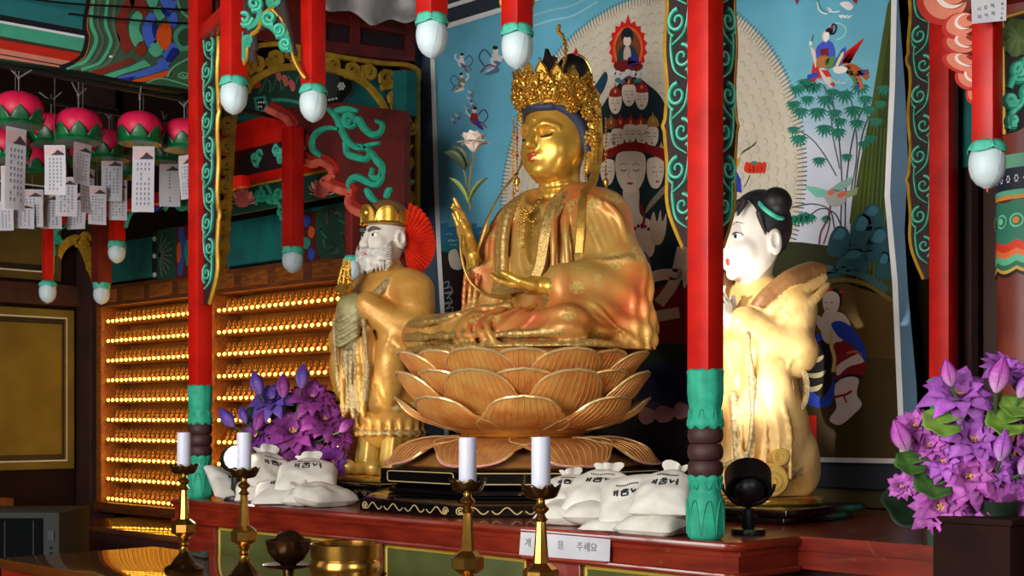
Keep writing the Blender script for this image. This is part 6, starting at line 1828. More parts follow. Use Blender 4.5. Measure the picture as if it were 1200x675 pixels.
for i, (x, y, r, c) in enumerate(fl_):
    F = F0(x, y); p = atF(x, y+r*.25, F+.03); s = r*F/1600*1.12
    ax = toc+V((C45*(x-1140)/90*.6, C45*(x-1140)/90*.6, .35+(520-y)/150))
    blossom(bq, p, ax, s, c, 100+i); stem_(bq, base, p)
for i, (x, y, r, dx) in enumerate(((1167, 460, 32, .15), (1194, 466, 26, .5), (1063, 528, 30, -.5), (1172, 540, 28, .1), (1115, 452, 24, -.3), (1196, 556, 24, .4))):
    F = F0(x, y)-.03; p = atF(x, y, F); bud(bq, p, V((C45*dx, C45*dx, 1))+toc*.2, r*F/1600*1.3, (VIO if i % 2 else MAG), 200+i); stem_(bq, base, p)
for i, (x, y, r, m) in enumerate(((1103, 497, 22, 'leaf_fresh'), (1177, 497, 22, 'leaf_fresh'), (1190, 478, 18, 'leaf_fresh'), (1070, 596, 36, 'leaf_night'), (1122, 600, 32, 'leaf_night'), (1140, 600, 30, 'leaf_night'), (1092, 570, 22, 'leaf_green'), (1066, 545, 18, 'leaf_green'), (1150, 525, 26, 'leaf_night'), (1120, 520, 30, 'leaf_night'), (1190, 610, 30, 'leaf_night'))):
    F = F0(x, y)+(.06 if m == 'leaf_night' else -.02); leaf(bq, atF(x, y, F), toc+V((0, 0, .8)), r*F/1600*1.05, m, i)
# left bouquet behind the rice bags
bq2 = thing('purple_lotus_bouquet', 'smaller dim bouquet of violet artificial lotus flowers behind the left rice bags', 'flowers', (-4.197, 3.015, LEDGE))
V2 = V((-4.197, 3.015, LEDGE))
b = MB(); b.lathe([(.045, 0), (.05, .01), (.065, .07), (.055, .12), (.06, .13), (.052, .13), (0, .05)], 28, M=T(*V2)); b.build('vase', 'pot_brown', bq2)
base = V2+V((0, 0, .11))
BLU = ((150, 120, 196), (84, 58, 148)); PUR = ((190, 112, 184), (118, 40, 118))
for i, (x, y, r, c) in enumerate(((322, 470, 27, BLU), (365, 468, 27, PUR), (345, 505, 32, PUR), (378, 492, 28, PUR), (322, 530, 24, DEEP), (356, 532, 27, PUR), (386, 540, 24, DEEP), (305, 510, 22, DEEP), (395, 510, 18, PUR))):
    F = 5.06; p = atF(x, y+r*.2, F); s = r*F/1600*1.15
    blossom(bq2, p, toc+V((C45*(x-345)/60*.7, C45*(x-345)/60*.7, .5+(505-y)/90)), s, c, 300+i); stem_(bq2, base, p)
for i, (x, y, r, dx, c) in enumerate(((305, 462, 22, -.3, BLU), (332, 466, 22, 0, PUR), (353, 455, 22, .1, BLU), (274, 500, 21, -.8, BLU), (300, 504, 20, .4, PUR), (288, 496, 16, -.3, BLU), (398, 506, 18, 1.2, PUR))):
    F = 5.0; p = atF(x, y, F); bud(bq2, p, V((C45*dx, C45*dx, 1)), r*F/1600*1.25, c, 400+i); stem_(bq2, base, p)
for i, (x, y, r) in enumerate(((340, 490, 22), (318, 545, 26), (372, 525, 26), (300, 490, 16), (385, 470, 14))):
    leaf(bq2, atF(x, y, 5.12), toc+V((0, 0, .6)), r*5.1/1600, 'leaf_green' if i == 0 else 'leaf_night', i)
# ================================================================ shelf of small golden buddhas
mat('mini_gold', (196, 134, 44), .4, metal=.4, col2=(160, 98, 24), nscale=40)
mat('led_warm', (255, 190, 70), .4, emit=20., ecol=(255, 178, 52))
mat('shelf_back', (170, 100, 32), .5, col2=(136, 76, 22), nscale=6)
CB0, CB1, CBM = -7.16, -4.86, -6.005
cab = thing('buddha_shelf_cabinet', 'wide wooden cabinet of ten lit shelves filled with small golden buddhas', 'cabinet', ((CB0+CB1)/2, 3.93, 1.06))
YF_, YB_ = 3.83, 4.02
b = MB(); b.box(((CB0+CB1)/2, YB_-.01, 1.70), (CB1-CB0, .02, 1.26)); b.build('back_panel', 'shelf_back', cab)
for x in (CB0+.03, CBM, CB1-.03):
    b = MB(); b.box((x, (YF_+YB_)/2, 1.70), (.06, YB_-YF_+.03, 1.27), bevel=.004); b.build('upright', 'wood_shelf', cab)
b = MB(); b.box(((CB0+CB1)/2, YF_+.05, 1.09), (CB1-CB0, .16, .055), bevel=.004); b.build('base_rail', 'wood_cornice', cab)
b = MB(); b.box(((CB0+CB1)/2, YF_+.06, 2.275), (CB1-CB0, .16, .115), bevel=.004); b.build('cornice', 'wood_cornice', cab)
for i in range(8):
    x = CB0+.14+i*(CB1-CB0-.28)/7
    b = MB(); b.box((x, YF_-.022, 2.275), (.22, .012, .07), bevel=.004); b.build('cornice_panel', 'wood_shelf', cab)
ROWS = [1.136+.111*i for i in range(10)]
NB = 21
bays = ((CB0+.075, CBM-.045), (CBM+.045, CB1-.075))
for bi, (x0, x1) in enumerate(bays):
    for z in ROWS:
        b = MB(); b.box(((x0+x1)/2, (YF_+YB_)/2+.005, z-.012), (x1-x0+.02, YB_-YF_-.01, .010)); b.build('shelf', 'wood_shelf', cab)
        b = MB(); b.box(((x0+x1)/2, YF_+.012, z-.004), (x1-x0, .008, .006), 0)
        for i in range(NB):
            b.sphere((x0+(x1-x0)*(i+.5)/NB, YF_+.008, z+.001), (.0085, .008, .0085), 8, 1)
        b.build('light_strip', ['wood_shelf', 'led_warm'], cab)
# one small figure, copied
fg = MB()
fg.lathe([(.013, 0), (.015, .004), (.013, .010), (.009, .012)], 12)
fg.sphere((0, -.002, .019), (.0155, .012, .0085), 10); fg.sphere((0, .001, .033), (.0105, .008, .015), 10)
fg.sphere((0, .0, .053), (.0066, .0066, .0085), 10); fg.sphere((0, .001, .062), (.0035, .0035, .004), 8)
for s in (-1, 1): fg.tube([(s*.010, .001, .040), (s*.0125, -.003, .030), (s*.004, -.010, .026)], [.0035, .0034, .003], 6)
out = [(.0145*math.cos(a)*(1 if a < PI else 1), .040+.030*math.sin(a)) for a in np.linspace(-.6, PI+.6, 14)]
fg.prism([(p[0], p[1]) for p in out], .003, M=T(0, .0115, 0) @ RX(PI/2))
proto = None
order = ['first', 'second', 'third', 'fourth', 'fifth', 'sixth', 'seventh', 'eighth', 'ninth', 'tenth']
def ordn(k):
    return order[k-1] if k <= 10 else '%dth' % k if k % 10 not in (1, 2, 3) or k in (11, 12, 13) else '%d%s' % (k, {1: 'st', 2: 'nd', 3: 'rd'}[k % 10])
n_ind = 0
rest = MB()
for bi in (1, 0):
    x0, x1 = bays[bi]
    for c in range(NB-1, -1, -1):
        for ri, z in enumerate(ROWS):
            x = x0+(x1-x0)*(c+.5)/NB; y = YF_+.062; zz = z-.0065
            if n_ind < 300:
                n_ind += 1
                lab = 'tiny golden buddha, %s from the left on the %s shelf down, %s bay' % (ordn(c+1), ordn(10-ri), 'right' if bi else 'left')
                if proto is None:
                    b = fg; proto = b.build('buddha_figurine', 'mini_gold', None); base_z = proto.location.copy()
                    o = proto
                else:
                    o = proto.copy(); COL.objects.link(o)
                o.location = (x, y, zz); tag(o, lab, 'figurine', 'small golden buddhas on the lit shelves')
            else:
                rest.add([p+V((x, y, zz)) for p in fg.v], fg.f)
tag(rest.build('buddha_figurine', 'mini_gold', fix=False), 'tiny golden buddhas filling the left part of the left bay', 'figurines', 'small golden buddhas on the lit shelves', kind='stuff')

# ================================================================ painted beam over the shelf and the carved frame before it
def deco(name, plane, parent=None):
    """collects flat painted shapes on a vertical plane; plane = ('Y', v) or ('X', v)"""
    class D_: pass
    d = D_(); d.b = MB()
    at_ = (lambda x, y, l: atY(x, y, plane[1]-.0012*l)) if plane[0] == 'Y' else (lambda x, y, l: atX(x, y, plane[1]+.0012*l))
    d.at = at_
    def P_(c, l, *a): d.b.poly([at_(x, y, l) for x, y in pairs(*a)], 0, c)
    def C_(c, l, *a): d.b.poly([at_(x, y, l) for x, y in SM(pairs(*a), 4, True)], 0, c)
    def O_(c, l, cx, cy, rx, ry): d.b.poly([at_(x, y, l) for x, y in ell(cx, cy, rx, ry, 14)], 0, c)
    def L_(c, l, w, *a):
        p3 = SM(pairs(*a), 5); k = len(p3); A = []; B = []
        for i in range(k):
            q = p3[max(0, i-1)]; r = p3[min(k-1, i+1)]; dx, dy = r[0]-q[0], r[1]-q[1]; n = math.hypot(dx, dy) or 1
            A.append((p3[i][0]-dy/n*w/2, p3[i][1]+dx/n*w/2)); B.append((p3[i][0]+dy/n*w/2, p3[i][1]-dx/n*w/2))
        for i in range(k-1): d.b.add([at_(*A[i], l), at_(*A[i+1], l), at_(*B[i+1], l), at_(*B[i], l)], [(0, 1, 2, 3)], 0, c)
    d.P, d.C, d.O, d.L = P_, C_, O_, L_
    return d
# main beam above the cabinet (front at Y=3.80)
mb_ = thing('painted_beam', 'dark teal painted beam with patterned ends above the buddha shelf', 'beam', (-6.0, 3.87, 2.345))
b = MB(); b.box((-5.92, 3.875, 2.455), (2.62, .14, .22), bevel=.006); b.build('beam_body', 'teal_deep', mb_)
d = deco('beam_paint', ('Y', 3.8035))
TEAL = (20, 84, 84); 
d.P((16, 20, 22), 1, 178, 272, 184, 271, 184, 328, 178, 328); 
for y in (280, 300, 322): d.O((190, 196, 190), 2, 181, y, 2.4, 3)
d.P((30, 74, 56), 1, 184, 270, 206, 266, 206, 326, 184, 328)
for k in range(9):
    a = -1.3+k*.33; d.L((140, 90, 90) if k % 2 else (60, 130, 104), 2, 1.6, 186, 299, 186+16*math.cos(a), 299+26*math.sin(a))
d.P((96, 24, 22), 1, 206, 266, 232, 262, 232, 324, 206, 326)
d.C((40, 76, 150), 2, 209, 270, 215, 268, 217, 292, 213, 322, 208, 318, 211, 294); d.C((200, 84, 30), 3, 207, 290, 211, 284, 212, 302, 208, 308); d.C((40, 130, 100), 3, 219, 280, 224, 294, 219, 312, 216, 296)
d.P((80, 24, 22), 1, 352, 250, 374, 246, 374, 304, 352, 306)
for k in range(4): d.C([(44, 72, 170), (206, 84, 34), (40, 130, 106), (44, 72, 170)][k], 2, 356+k % 2*7, 252+k*13, 364+k % 2*5, 256+k*13, 360+k % 2*6, 266+k*13, 354+k % 2*7, 262+k*13)
d.C((26, 66, 52), 2, 372, 250, 384, 242, 404, 240, 412, 262, 410, 296, 390, 302, 374, 300, 370, 276)
for k in range(16):
    a = k*.9; d.L([(62, 150, 118), (190, 100, 120)][k % 3 == 2], 3, 1.6, 391+9*math.cos(a), 272+18*math.sin(a), 391+15*math.cos(a+.5), 272+24*math.sin(a+.5), 391+13*math.cos(a+1), 272+26*math.sin(a+1))
d.b.build('beam_painting', 'painted', mb_, smooth=False, fix=False)
def lite_strip(pts_px, Y, w, h, m, name, lab, cat, group=None):
    b = MB(); a = atY(*pts_px[0], Y); c = atY(*pts_px[1], Y); c.z = a.z if False else c.z
    zt = (a.z+c.z)/2; b.box(((a.x+c.x)/2, Y+w/2, zt-h/2), (abs(c.x-a.x), w, h), bevel=.003); return tag(b.build(name, m), lab, cat, group)
# frame of the side canopy: upper beam, lower rail, carved panels (front at Y=3.55)
sc = thing('side_canopy_frame', 'red canopy frame with scroll carved panels above the small buddha shelf', 'canopy', (-5.3, 3.6, 2.6))
YS_ = 3.55
def box_px(x0, y0, x1, y1, Y, dep, m, nm, par, bev=.003):
    a = atY(x0, y0, Y); c = atY(x1, y1, Y); b = MB(); b.box(((a.x+c.x)/2, Y+dep/2, (a.z+c.z)/2), (abs(c.x-a.x), dep, abs(a.z-c.z)), bevel=bev); return b.build(nm, m, par)
zA = atY(332, 130, YS_).z; zB = atY(332, 164, YS_).z; zC = atY(332, 196, YS_).z; zD = atY(332, 208, YS_).z; zE = atY(332, 240, YS_).z
xa = atY(258, 150, YS_).x; xb = atY(468, 150, YS_).x; xm = atY(345, 150, YS_).x; x0_ = atY(272, 150, YS_).x
def fbox(x0, x1, z0, z1, dep, m, nm, y=YS_): b = MB(); b.box(((x0+x1)/2, y+dep/2, (z0+z1)/2), (x1-x0, dep, z1-z0), bevel=.003); return b.build(nm, m, sc)
fbox(xa, xm+.05, zB, zA, .06, 'red_lacquer', 'upper_beam'); fbox(xa, xb-.1, zD, zC, .05, 'red_lacquer', 'lower_rail')
fbox(x0_-.03, x0_, zD, zB, .05, 'red_dark', 'end_post'); 
fbox(x0_, xb-.1, zC, zB, .012, 'maroon', 'carved_panel', YS_+.03); fbox(xa, xb-.1, zE, zD-.012, .012, 'teal_dark', 'flower_panel', YS_+.02); fbox(xa, xb, zD-.012, zD, .03, 'ochre', 'ochre_line', YS_+.005)
def scrolls(px_list, Y, w, parent, nm, m, nrm=(0, -1, 0), t=.006, plane='Y'):
    b = MB()
    for pts in px_list:
        P_ = [(atY(x, y, Y) if plane == 'Y' else atX(x, y, Y)) for x, y in SM(pts, 5)]
        b.strip(P_, w if not hasattr(w, '__len__') else np.interp(np.linspace(0, 1, len(P_)), np.linspace(0, 1, len(w)), w), t, nrm, top=.7)
    return b.build(nm, m, parent)
def SPI(cx, cy, r, a0, turns, sq=1.): return [(cx+p[0], cy+p[1]*sq) for p in spiral((0, 0), r, r*.2, a0, turns, 10)]
scrolls([SPI(300, 184, 6, 0, 1.4), SPI(301, 191, 4, 1, 1.2), [(296, 190), (304, 176), (308, 182)]], YS_+.028, .014, sc, 'teal_scroll', 'teal_light'); scrolls([SPI(327, 178, 6, PI, -1.4), SPI(328, 187, 4, 2, -1.2), [(331, 184), (324, 170), (320, 178)]], YS_+.028, .014, sc, 'teal_scroll', 'teal_light')
scrolls([SPI(306, 228, 8, 0, 1.5), SPI(318, 232, 6, PI, -1.4), SPI(327, 226, 6, 0, 1.4), [(300, 240), (308, 216), (316, 222), (322, 238), (330, 222)], [(325, 236), (331, 248), (329, 258)], SPI(330, 248, 5, 0, 1.3)], YS_+.018, .018, sc, 'teal_scroll', 'teal')
for (cx, cy) in ((284, 233), (376, 222)):
    d = deco('flower', ('Y', YS_+.016))
    for k in range(9):
        a = PI+.25+k*(PI-.5)/8; d.C((206, 110, 100) if k % 2 else (228, 150, 136), 1+k % 2, cx, cy+6, cx+13*math.cos(a)-4*math.sin(a), cy+6+13*math.sin(a)+3, cx+17*math.cos(a), cy+6+19*math.sin(a), cx+12*math.cos(a)+4*math.sin(a), cy+6+13*math.sin(a)+2)
    d.C((198, 88, 84), 3, cx-8, cy+2, cx, cy-8, cx+8, cy+2, cx+5, cy+9, cx-5, cy+9)
    d.b.build('lotus_painting', 'painted', sc, smooth=False, fix=False)
# ---------------------------------------------------------------- cloud bracket with scrolls
YC_ = 3.42
cb = thing('cloud_bracket', 'dark red lobed cloud bracket with pink edge and green scrollwork above the elder', 'bracket', tuple(atY(400, 240, YC_)))
out = [(313, 128), (345, 126), (400, 120), (440, 126), (474, 130), (474, 246), (428, 252), (414, 246), (408, 236), (412, 226), (402, 224), (388, 219), (380, 212), (390, 206), (386, 196), (376, 190), (366, 192), (352, 186), (346, 178), (356, 174), (354, 166), (345, 164), (338, 158), (342, 150), (336, 140), (326, 134)]
b = MB(); P_ = [atY(x, y, YC_) for x, y in out]; k = len(P_); tri = tessellate_polygon([P_])
b.add(P_+[p+V((0, .03, 0)) for p in P_], [tuple(t) for t in tri]+[tuple(i+k for i in t) for t in tri]+[(i, (i+1) % k, (i+1) % k+k, i+k) for i in range(k)])
mat('cloud_red', (92, 16, 12), .6, col2=(70, 10, 9), nscale=8); b.build('board', 'cloud_red', cb)
mat('lobe_pink', (206, 98, 78), .55, col2=(180, 66, 50), nscale=20); mat('lobe_red', (150, 30, 18), .5)
lob = out[13:]+[out[0]]
lob = [(428, 252)]+[(414, 246), (408, 236), (412, 226), (402, 224), (388, 219), (380, 212), (390, 206), (386, 196), (376, 190), (366, 192), (352, 186), (346, 178), (356, 174), (354, 166), (345, 164), (338, 158), (342, 150), (336, 140), (326, 134), (313, 128)]
scrolls([lob], YC_-.002, .034, cb, 'pink_edge', 'lobe_pink', t=.012)
scrolls([[(x+6, y-6) for x, y in lob]], YC_-.002, .022, cb, 'red_edge', 'lobe_red', t=.010)
scrolls([[(386, 128), (395, 138), (402, 155), (410, 168), (424, 174), (434, 170), (446, 168)], SPI(411, 140, 9, .5, 1.3)+[], [(411, 149), (420, 140), (427, 150), (437, 158), (447, 155), (449, 146), (442, 142)],
         [(378, 184), (368, 176), (367, 164), (373, 155), (386, 150), (400, 152)], [(405, 166), (408, 180), (420, 185), (431, 186), (433, 176), (421, 170)], [(436, 178), (442, 188), (449, 197), (445, 209), (436, 206), (438, 197)],
         [(411, 224), (410, 214), (418, 208), (430, 213), (441, 217), (449, 209), (447, 198)], [(430, 222), (436, 232), (444, 238)], [(453, 232), (456, 224), (460, 222)], [(394, 130), (408, 128), (420, 130)]],
        YC_-.002, [.020, .034, .030, .024, .016], cb, 'green_scroll', 'teal', t=.012)
# ---------------------------------------------------------------- gilded fretwork arch between left column and wall (plane X = -4.44)
XA = -4.44
ar = thing('gilded_fretwork_arch', 'ochre gilded openwork arch beside the left column framing the side altar', 'arch', tuple(atX(300, 330, XA)))
def xline(pts): return [atX(x, y, XA) for x, y in SM(pts, 6)]
b = MB(); n_ = (1, 0, 0)
for pts, w_ in (([(252, 338), (262, 300), (268, 220), (272, 150), (278, 118), (292, 98), (320, 82), (350, 78), (380, 80), (404, 86), (428, 98), (448, 122), (460, 152), (464, 190), (464, 262)], .030), ([(253, 300), (254, 120), (262, 84), (290, 58), (330, 52), (372, 62)], .020), ([(372, 62), (404, 68), (444, 74), (486, 80), (489, 110), (489, 262)], .020)):
    P_ = xline(pts); 
    for sgn in (1, -1): b.strip(P_, w_, .010, (sgn, 0, 0), top=.8)
b.build('arch_mould', 'ochre', ar)
b = MB()
def sp(cx, cy, r, a0, t): return [atX(x, y, XA) for x, y in SPI(cx, cy, r, a0, t)]
curls = [(260, 312, 5, 0, 1.4), (261, 290, 6, 2, -1.4), (261, 266, 6, 0, 1.4), (263, 242, 6, 2, -1.4), (263, 218, 6, 0, 1.4), (264, 194, 7, 2, -1.4), (265, 170, 7, 0, 1.4), (266, 146, 8, 2, -1.4), (270, 120, 9, 0, 1.4), (282, 98, 10, 1, -1.4), (300, 76, 10, 2, 1.4), (322, 68, 9, 3, -1.4), (345, 66, 8, 3, 1.4), (366, 72, 7, 3, -1.4),
         (390, 76, 7, 3, 1.4), (412, 82, 8, 2.5, -1.5), (432, 86, 9, 2, 1.5), (452, 92, 10, 2, -1.5), (472, 96, 11, 1, 1.5), (462, 116, 9, 2, -1.5), (476, 122, 8, 0, 1.4), (470, 142, 9, 1, -1.4), (481, 150, 6, 0, 1.4)]
for (cx, cy, r, a0, t) in curls:
    for sgn in (1, -1): b.strip(sp(cx, cy, r*1.2, a0, t), .026, .009, (sgn, 0, 0), top=.75)
b.build('fretwork', 'ochre', ar)
b = MB(); P_ = [atX(x, y, XA-.012) for x, y in ((460, 150), (488, 112), (489, 300), (465, 300))]; b.add(P_+[p+V((-.02, 0, 0)) for p in P_], [(0, 1, 2, 3), (7, 6, 5, 4), (0, 4, 5, 1), (1, 5, 6, 2), (2, 6, 7, 3), (3, 7, 4, 0)]); b.build('side_board', 'wall_brown', ar)
b = MB()
for (x, y) in ((480, 132), (481, 153), (475, 177), (480, 196), (483, 213), (476, 236), (482, 252)): b.sphere(atX(x, y, XA-.008), (.008, .012, .012), 8)
b.build('teal_studs', 'teal_light', ar)
b = MB()
for (cx, cy, r, a0, t) in ((474, 170, 7, 0, 1.4), (478, 190, 6, 2, -1.4), (474, 212, 7, 0, 1.4), (479, 230, 6, 2, -1.4), (474, 250, 7, 0, 1.4)): b.strip([atX(x, y, XA-.011) for x, y in SPI(cx, cy, r*1.2, a0, t)], .018, .007, n_, top=.7)
b.build('side_scroll', 'ochre', ar)
# coffered red brown boards over the arch
cf = thing('coffered_fascia', 'red brown coffered canopy board above the gilded arch', 'board', tuple(atX(430, 70, -4.47)))
def quad_x(pts, X, dep, m, nm, par):
    P_ = [atX(x, y, X) for x, y in pts]; b = MB(); b.add(P_+[p+V((-dep, 0, 0)) for p in P_], [(0, 1, 2, 3), (7, 6, 5, 4), (0, 4, 5, 1), (1, 5, 6, 2), (2, 6, 7, 3), (3, 7, 4, 0)]); return b.build(nm, m, par)
quad_x([(256, -60), (486, 8), (486, 80), (256, 36)], -4.475, .02, 'red_dark', 'fascia_board', cf)
quad_x([(372, 18), (486, 36), (486, 42), (372, 24)], -4.46, .014, 'red_dark', 'upper_rail', cf); quad_x([(372, 46), (486, 60), (486, 72), (372, 60)], -4.46, .014, 'red_dark', 'lower_rail', cf)
for x in (372, 412, 476): quad_x([(x, 18), (x+10, 20), (x+10, 66), (x, 64)], -4.458, .014, 'red_dark', 'stile', cf)
quad_x([(384, 28), (411, 32), (411, 50), (384, 47)], -4.47, .004, 'maroon', 'sunk_panel', cf); quad_x([(424, 34), (474, 42), (474, 57), (424, 51)], -4.47, .004, 'maroon', 'sunk_panel', cf)
# white sheet bunched over the canopy
b = MB()
def sheet(u, v):
    x = 372+140*u; yb = [8, 14, 10, 14, 22, 27, 26, 24, 24, 22, 20, 18]; y = np.interp(u*11, range(12), yb)
    yy = -40+(y+40)*v+2.5*math.sin(u*22+v*4)*v
    return atX(x, yy, -4.30-.10*math.sin(v*PI)*.5+.03*math.sin(u*17)+.02*math.sin(v*9+u*5))
b.grid(sheet, 40, 12); tag(b.build('white_sheet', 'cloth_white', solid=.004), 'crumpled white sheet bunched along the top of the canopy', 'sheet')
# dark teal beam with black collar seen through the arch
bb = thing('round_teal_beam', 'teal beam end with black collar and white dots seen through the arch', 'beam', tuple(atY(430, 130, 3.72)))
def quad_y(pts, Y, dep, m, nm, par):
    P_ = [atY(x, y, Y) for x, y in pts]; b = MB(); b.add(P_+[p+V((0, dep, 0)) for p in P_], [(0, 1, 2, 3), (7, 6, 5, 4), (0, 4, 5, 1), (1, 5, 6, 2), (2, 6, 7, 3), (3, 7, 4, 0)]); return b.build(nm, m, par)
quad_y([(262, 92), (476, 82), (476, 134), (262, 142)], 3.72, .06, 'teal_deep', 'beam_body', bb)
d = deco('collar', ('Y', 3.718))
d.P((34, 60, 50), 1, 262, 84, 382, 80, 382, 120, 262, 138); d.P((52, 56, 54), 2, 374, 80, 398, 80, 398, 110, 384, 122, 374, 122); d.P((14, 14, 16), 3, 398, 84, 412, 84, 412, 106, 400, 120, 384, 124, 382, 119, 394, 113, 398, 106)
d.P((60, 70, 62), 2, 412, 84, 415, 84, 415, 108, 402, 124, 386, 128, 384, 124, 401, 120, 412, 106)
for k in range(6): a = k*PI/3; d.O((214, 216, 214), 4, 400+3.2*math.cos(a), 101+3.4*math.sin(a), 1.5, 1.7)
d.O((214, 216, 214), 4, 400, 101, 1.4, 1.6)
for k in range(3): d.O((180, 184, 180), 4, 386+k*4, 117-k*.8, 1.7, 1.6)
for k in range(7): d.L((52, 120, 92), 3, 1.6, 280+k*13, 112-k*2, 286+k*13, 96-k*1.5, 293+k*12, 102-k*1.5, 290+k*13, 112-k*2)
for k in range(3): d.C((196, 96, 90), 4, 322+k*8, 84+k*6, 327+k*8, 82+k*6, 330+k*8, 92+k*6, 326+k*8, 95+k*6)
d.C((190, 60, 30), 4, 288, 98, 304, 96, 305, 102, 290, 104); d.P((62, 150, 130), 4, 297, 114, 311, 112, 316, 128, 308, 135, 300, 132); d.P((20, 24, 40), 5, 300, 117, 308, 115, 312, 126, 304, 130)
for k in range(5): d.O((220, 222, 222), 6, 303+k % 3*3, 120+k // 3*5, 1.3, 1.3)
d.L((50, 140, 116), 4, 4, 318, 117, 340, 118, 372, 126)
d.b.build('collar_painting', 'painted', bb, smooth=False, fix=False)

# ================================================================ hanging posts with lotus buds
def pendant(px, ytop, ybot, F, lab, side=.066, budw=.088, budh=.112, top=None, dark=False, yaw=0., tip=False, grp='red hanging posts ending in white lotus buds'):
    o = atF(px, ybot, F); zt = atF(px, ytop, F).z if top is None else top
    t = thing('hanging_post', lab, 'post', tuple(o), group=grp)
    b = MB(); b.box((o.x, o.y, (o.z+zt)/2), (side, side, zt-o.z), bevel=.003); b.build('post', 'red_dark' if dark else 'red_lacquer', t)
    b = MB(); r = budw/2
    def bd_(u, v):
        a = 2*PI*u; q = np.interp(v, [0, .12, .3, .5, .7, .85, .95, 1], [.55, .86, 1, 1.0, .90, .66, .36, 0]); k = 1+.02*abs(math.cos(a*2.5+.8))
        return V((o.x+r*q*k*math.cos(a), o.y+r*q*k*math.sin(a), o.z-.006-budh*v))
    b.grid(bd_, 30, 14); bu = b.build('lotus_bud', 'bud_white', t)
    b = MB()
    for k in range(5):
        a0 = 2*PI*k/5+.6; pts = []
        for v in np.linspace(.12, .98, 9):
            q = np.interp(v, [0, .12, .3, .5, .7, .85, .95, 1], [.55, .86, 1, 1.0, .90, .66, .36, 0]); a = a0+.5*(1-v)*(-1)**k; pts.append(V((o.x+r*q*1.012*math.cos(a), o.y+r*q*1.012*math.sin(a), o.z-.006-budh*v)))
        b.tube(pts, .0012, 4)
    b.build('petal_lines', 'cloth_white', bu)
    b = MB()
    for k in range(4):
        a0 = PI/4+k*PI/2-PI/4
        def cx_(u, v):
            a = a0+(u-.5)*1.75; rr = np.interp(v, [0, .5, 1], [side*.62, r*1.02, r*1.10]); drop = np.interp(v, [0, .5, 1], [.006, -.008, -.014-.012*math.cos((u-.5)*PI)])
            return V((o.x+rr*math.cos(a), o.y+rr*math.sin(a), o.z+drop))
        b.grid(cx_, 8, 4)
    b.build('calyx', 'teal_light', t, solid=.002)
    if tip:
        b = MB(); b.tube([(o.x, o.y, o.z-.108), (o.x, o.y, o.z-.122)], [.006, .001], 8); b.build('pink_tip', 'lobe_pink', bu)
    return t, o
pendant(274, 0, 93, 4.53, 'red hanging post with white bud just right of the left column', top=3.085)
t2, o2 = pendant(367, 0, 102, 4.53, 'dark red hanging post with white bud, second from the left column', top=3.085, side=.060)
pendant(506, 0, 20, 3.9, 'red hanging post with white bud at the top left of the painting', top=3.06)
t4, o4 = pendant(606, 0, 33, 3.9, 'red hanging post with white bud directly in front of the crown', top=3.06)
pendant(1157, -60, 168, 3.4, 'thick red hanging post with white bud at the upper right edge', side=.056, budw=.088, budh=.108, tip=True)
pendant(343, 150, 291, 5.65, 'red hanging post with white bud over the right bay of the shelf', side=.066, budw=.084, budh=.098)
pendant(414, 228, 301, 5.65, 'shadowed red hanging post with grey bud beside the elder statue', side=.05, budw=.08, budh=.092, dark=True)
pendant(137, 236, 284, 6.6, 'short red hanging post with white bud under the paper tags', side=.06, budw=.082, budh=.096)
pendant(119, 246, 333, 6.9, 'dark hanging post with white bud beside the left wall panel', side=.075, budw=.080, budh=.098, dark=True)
pendant(56, 236, 330, 6.6, 'narrow red hanging post with white bud before the left wall panel', side=.042, budw=.080, budh=.100)
# rail that carries the left posts
a, c = atF(46, 246, 6.75), atF(150, 240, 6.6)
rl = beam('canopy_rail', (-6.62, 3.28, 2.60), (-4.9, 3.30, 2.60), .05, .05, 'red_lacquer', 'red canopy rail behind the hanging paper tags')
# carved fringe left of the column: teal scrolls, blue lotus and ochre arch
fr = thing('carved_fringe', 'teal scroll fringe with a blue lotus below the pink lanterns', 'carving', tuple(atY(180, 250, 3.33)))
scrolls([SPI(202, 232, 9, 0, 1.4), SPI(214, 238, 8, PI, -1.4), [(194, 246), (206, 226), (216, 232), (222, 246)]], 3.32, .022, fr, 'teal_scroll', 'teal', t=.010)
scrolls([SPI(158, 240, 8, 0, 1.4), SPI(168, 232, 8, PI, -1.4), [(148, 266), (154, 250), (166, 236), (174, 240)]], 3.32, .022, fr, 'teal_scroll', 'teal', t=.010)
scrolls([SPI(112, 252, 7, 0, 1.4), SPI(124, 246, 6, 2, -1.4)], 3.32, .022, fr, 'teal_scroll', 'teal', t=.010)
scrolls([SPI(72, 260, 7, 0, 1.4), [(64, 300), (63, 280), (70, 268), (84, 262)], SPI(68, 280, 5, 0, 1.4)], 3.32, .022, fr, 'teal_scroll', 'teal', t=.010)
d = deco('fr', ('Y', 3.315))
for k in range(7):
    a = PI+.3+k*(PI-.6)/6; d.C((50, 76, 180) if k % 2 else (70, 100, 206), 1+k % 2, 182, 248, 182+8*math.cos(a)-3*math.sin(a), 248+9*math.sin(a), 182+10*math.cos(a), 248+14*math.sin(a), 182+8*math.cos(a)+3*math.sin(a), 248+9*math.sin(a))
d.b.build('blue_lotus', 'painted', fr, smooth=False, fix=False)
oa = thing('ochre_arch', 'ochre carved arch with gold scrolls behind the short red posts', 'arch', tuple(atY(95, 330, 3.70)))
b = MB(); b.strip([atY(x, y, 3.70) for x, y in SM([(66, 330), (70, 300), (80, 284), (92, 282), (102, 300), (112, 326)], 6)], .06, .02, (0, -1, 0)); b.build('arch_board', 'ochre', oa)
scrolls([SPI(98, 284, 7, 0, 1.4), SPI(107, 296, 6, 2, -1.4), [(90, 288), (100, 274), (110, 282)], SPI(108, 312, 6, 0, 1.4)], 3.68, .03, oa, 'gold_scroll', 'gold_edge', t=.012)

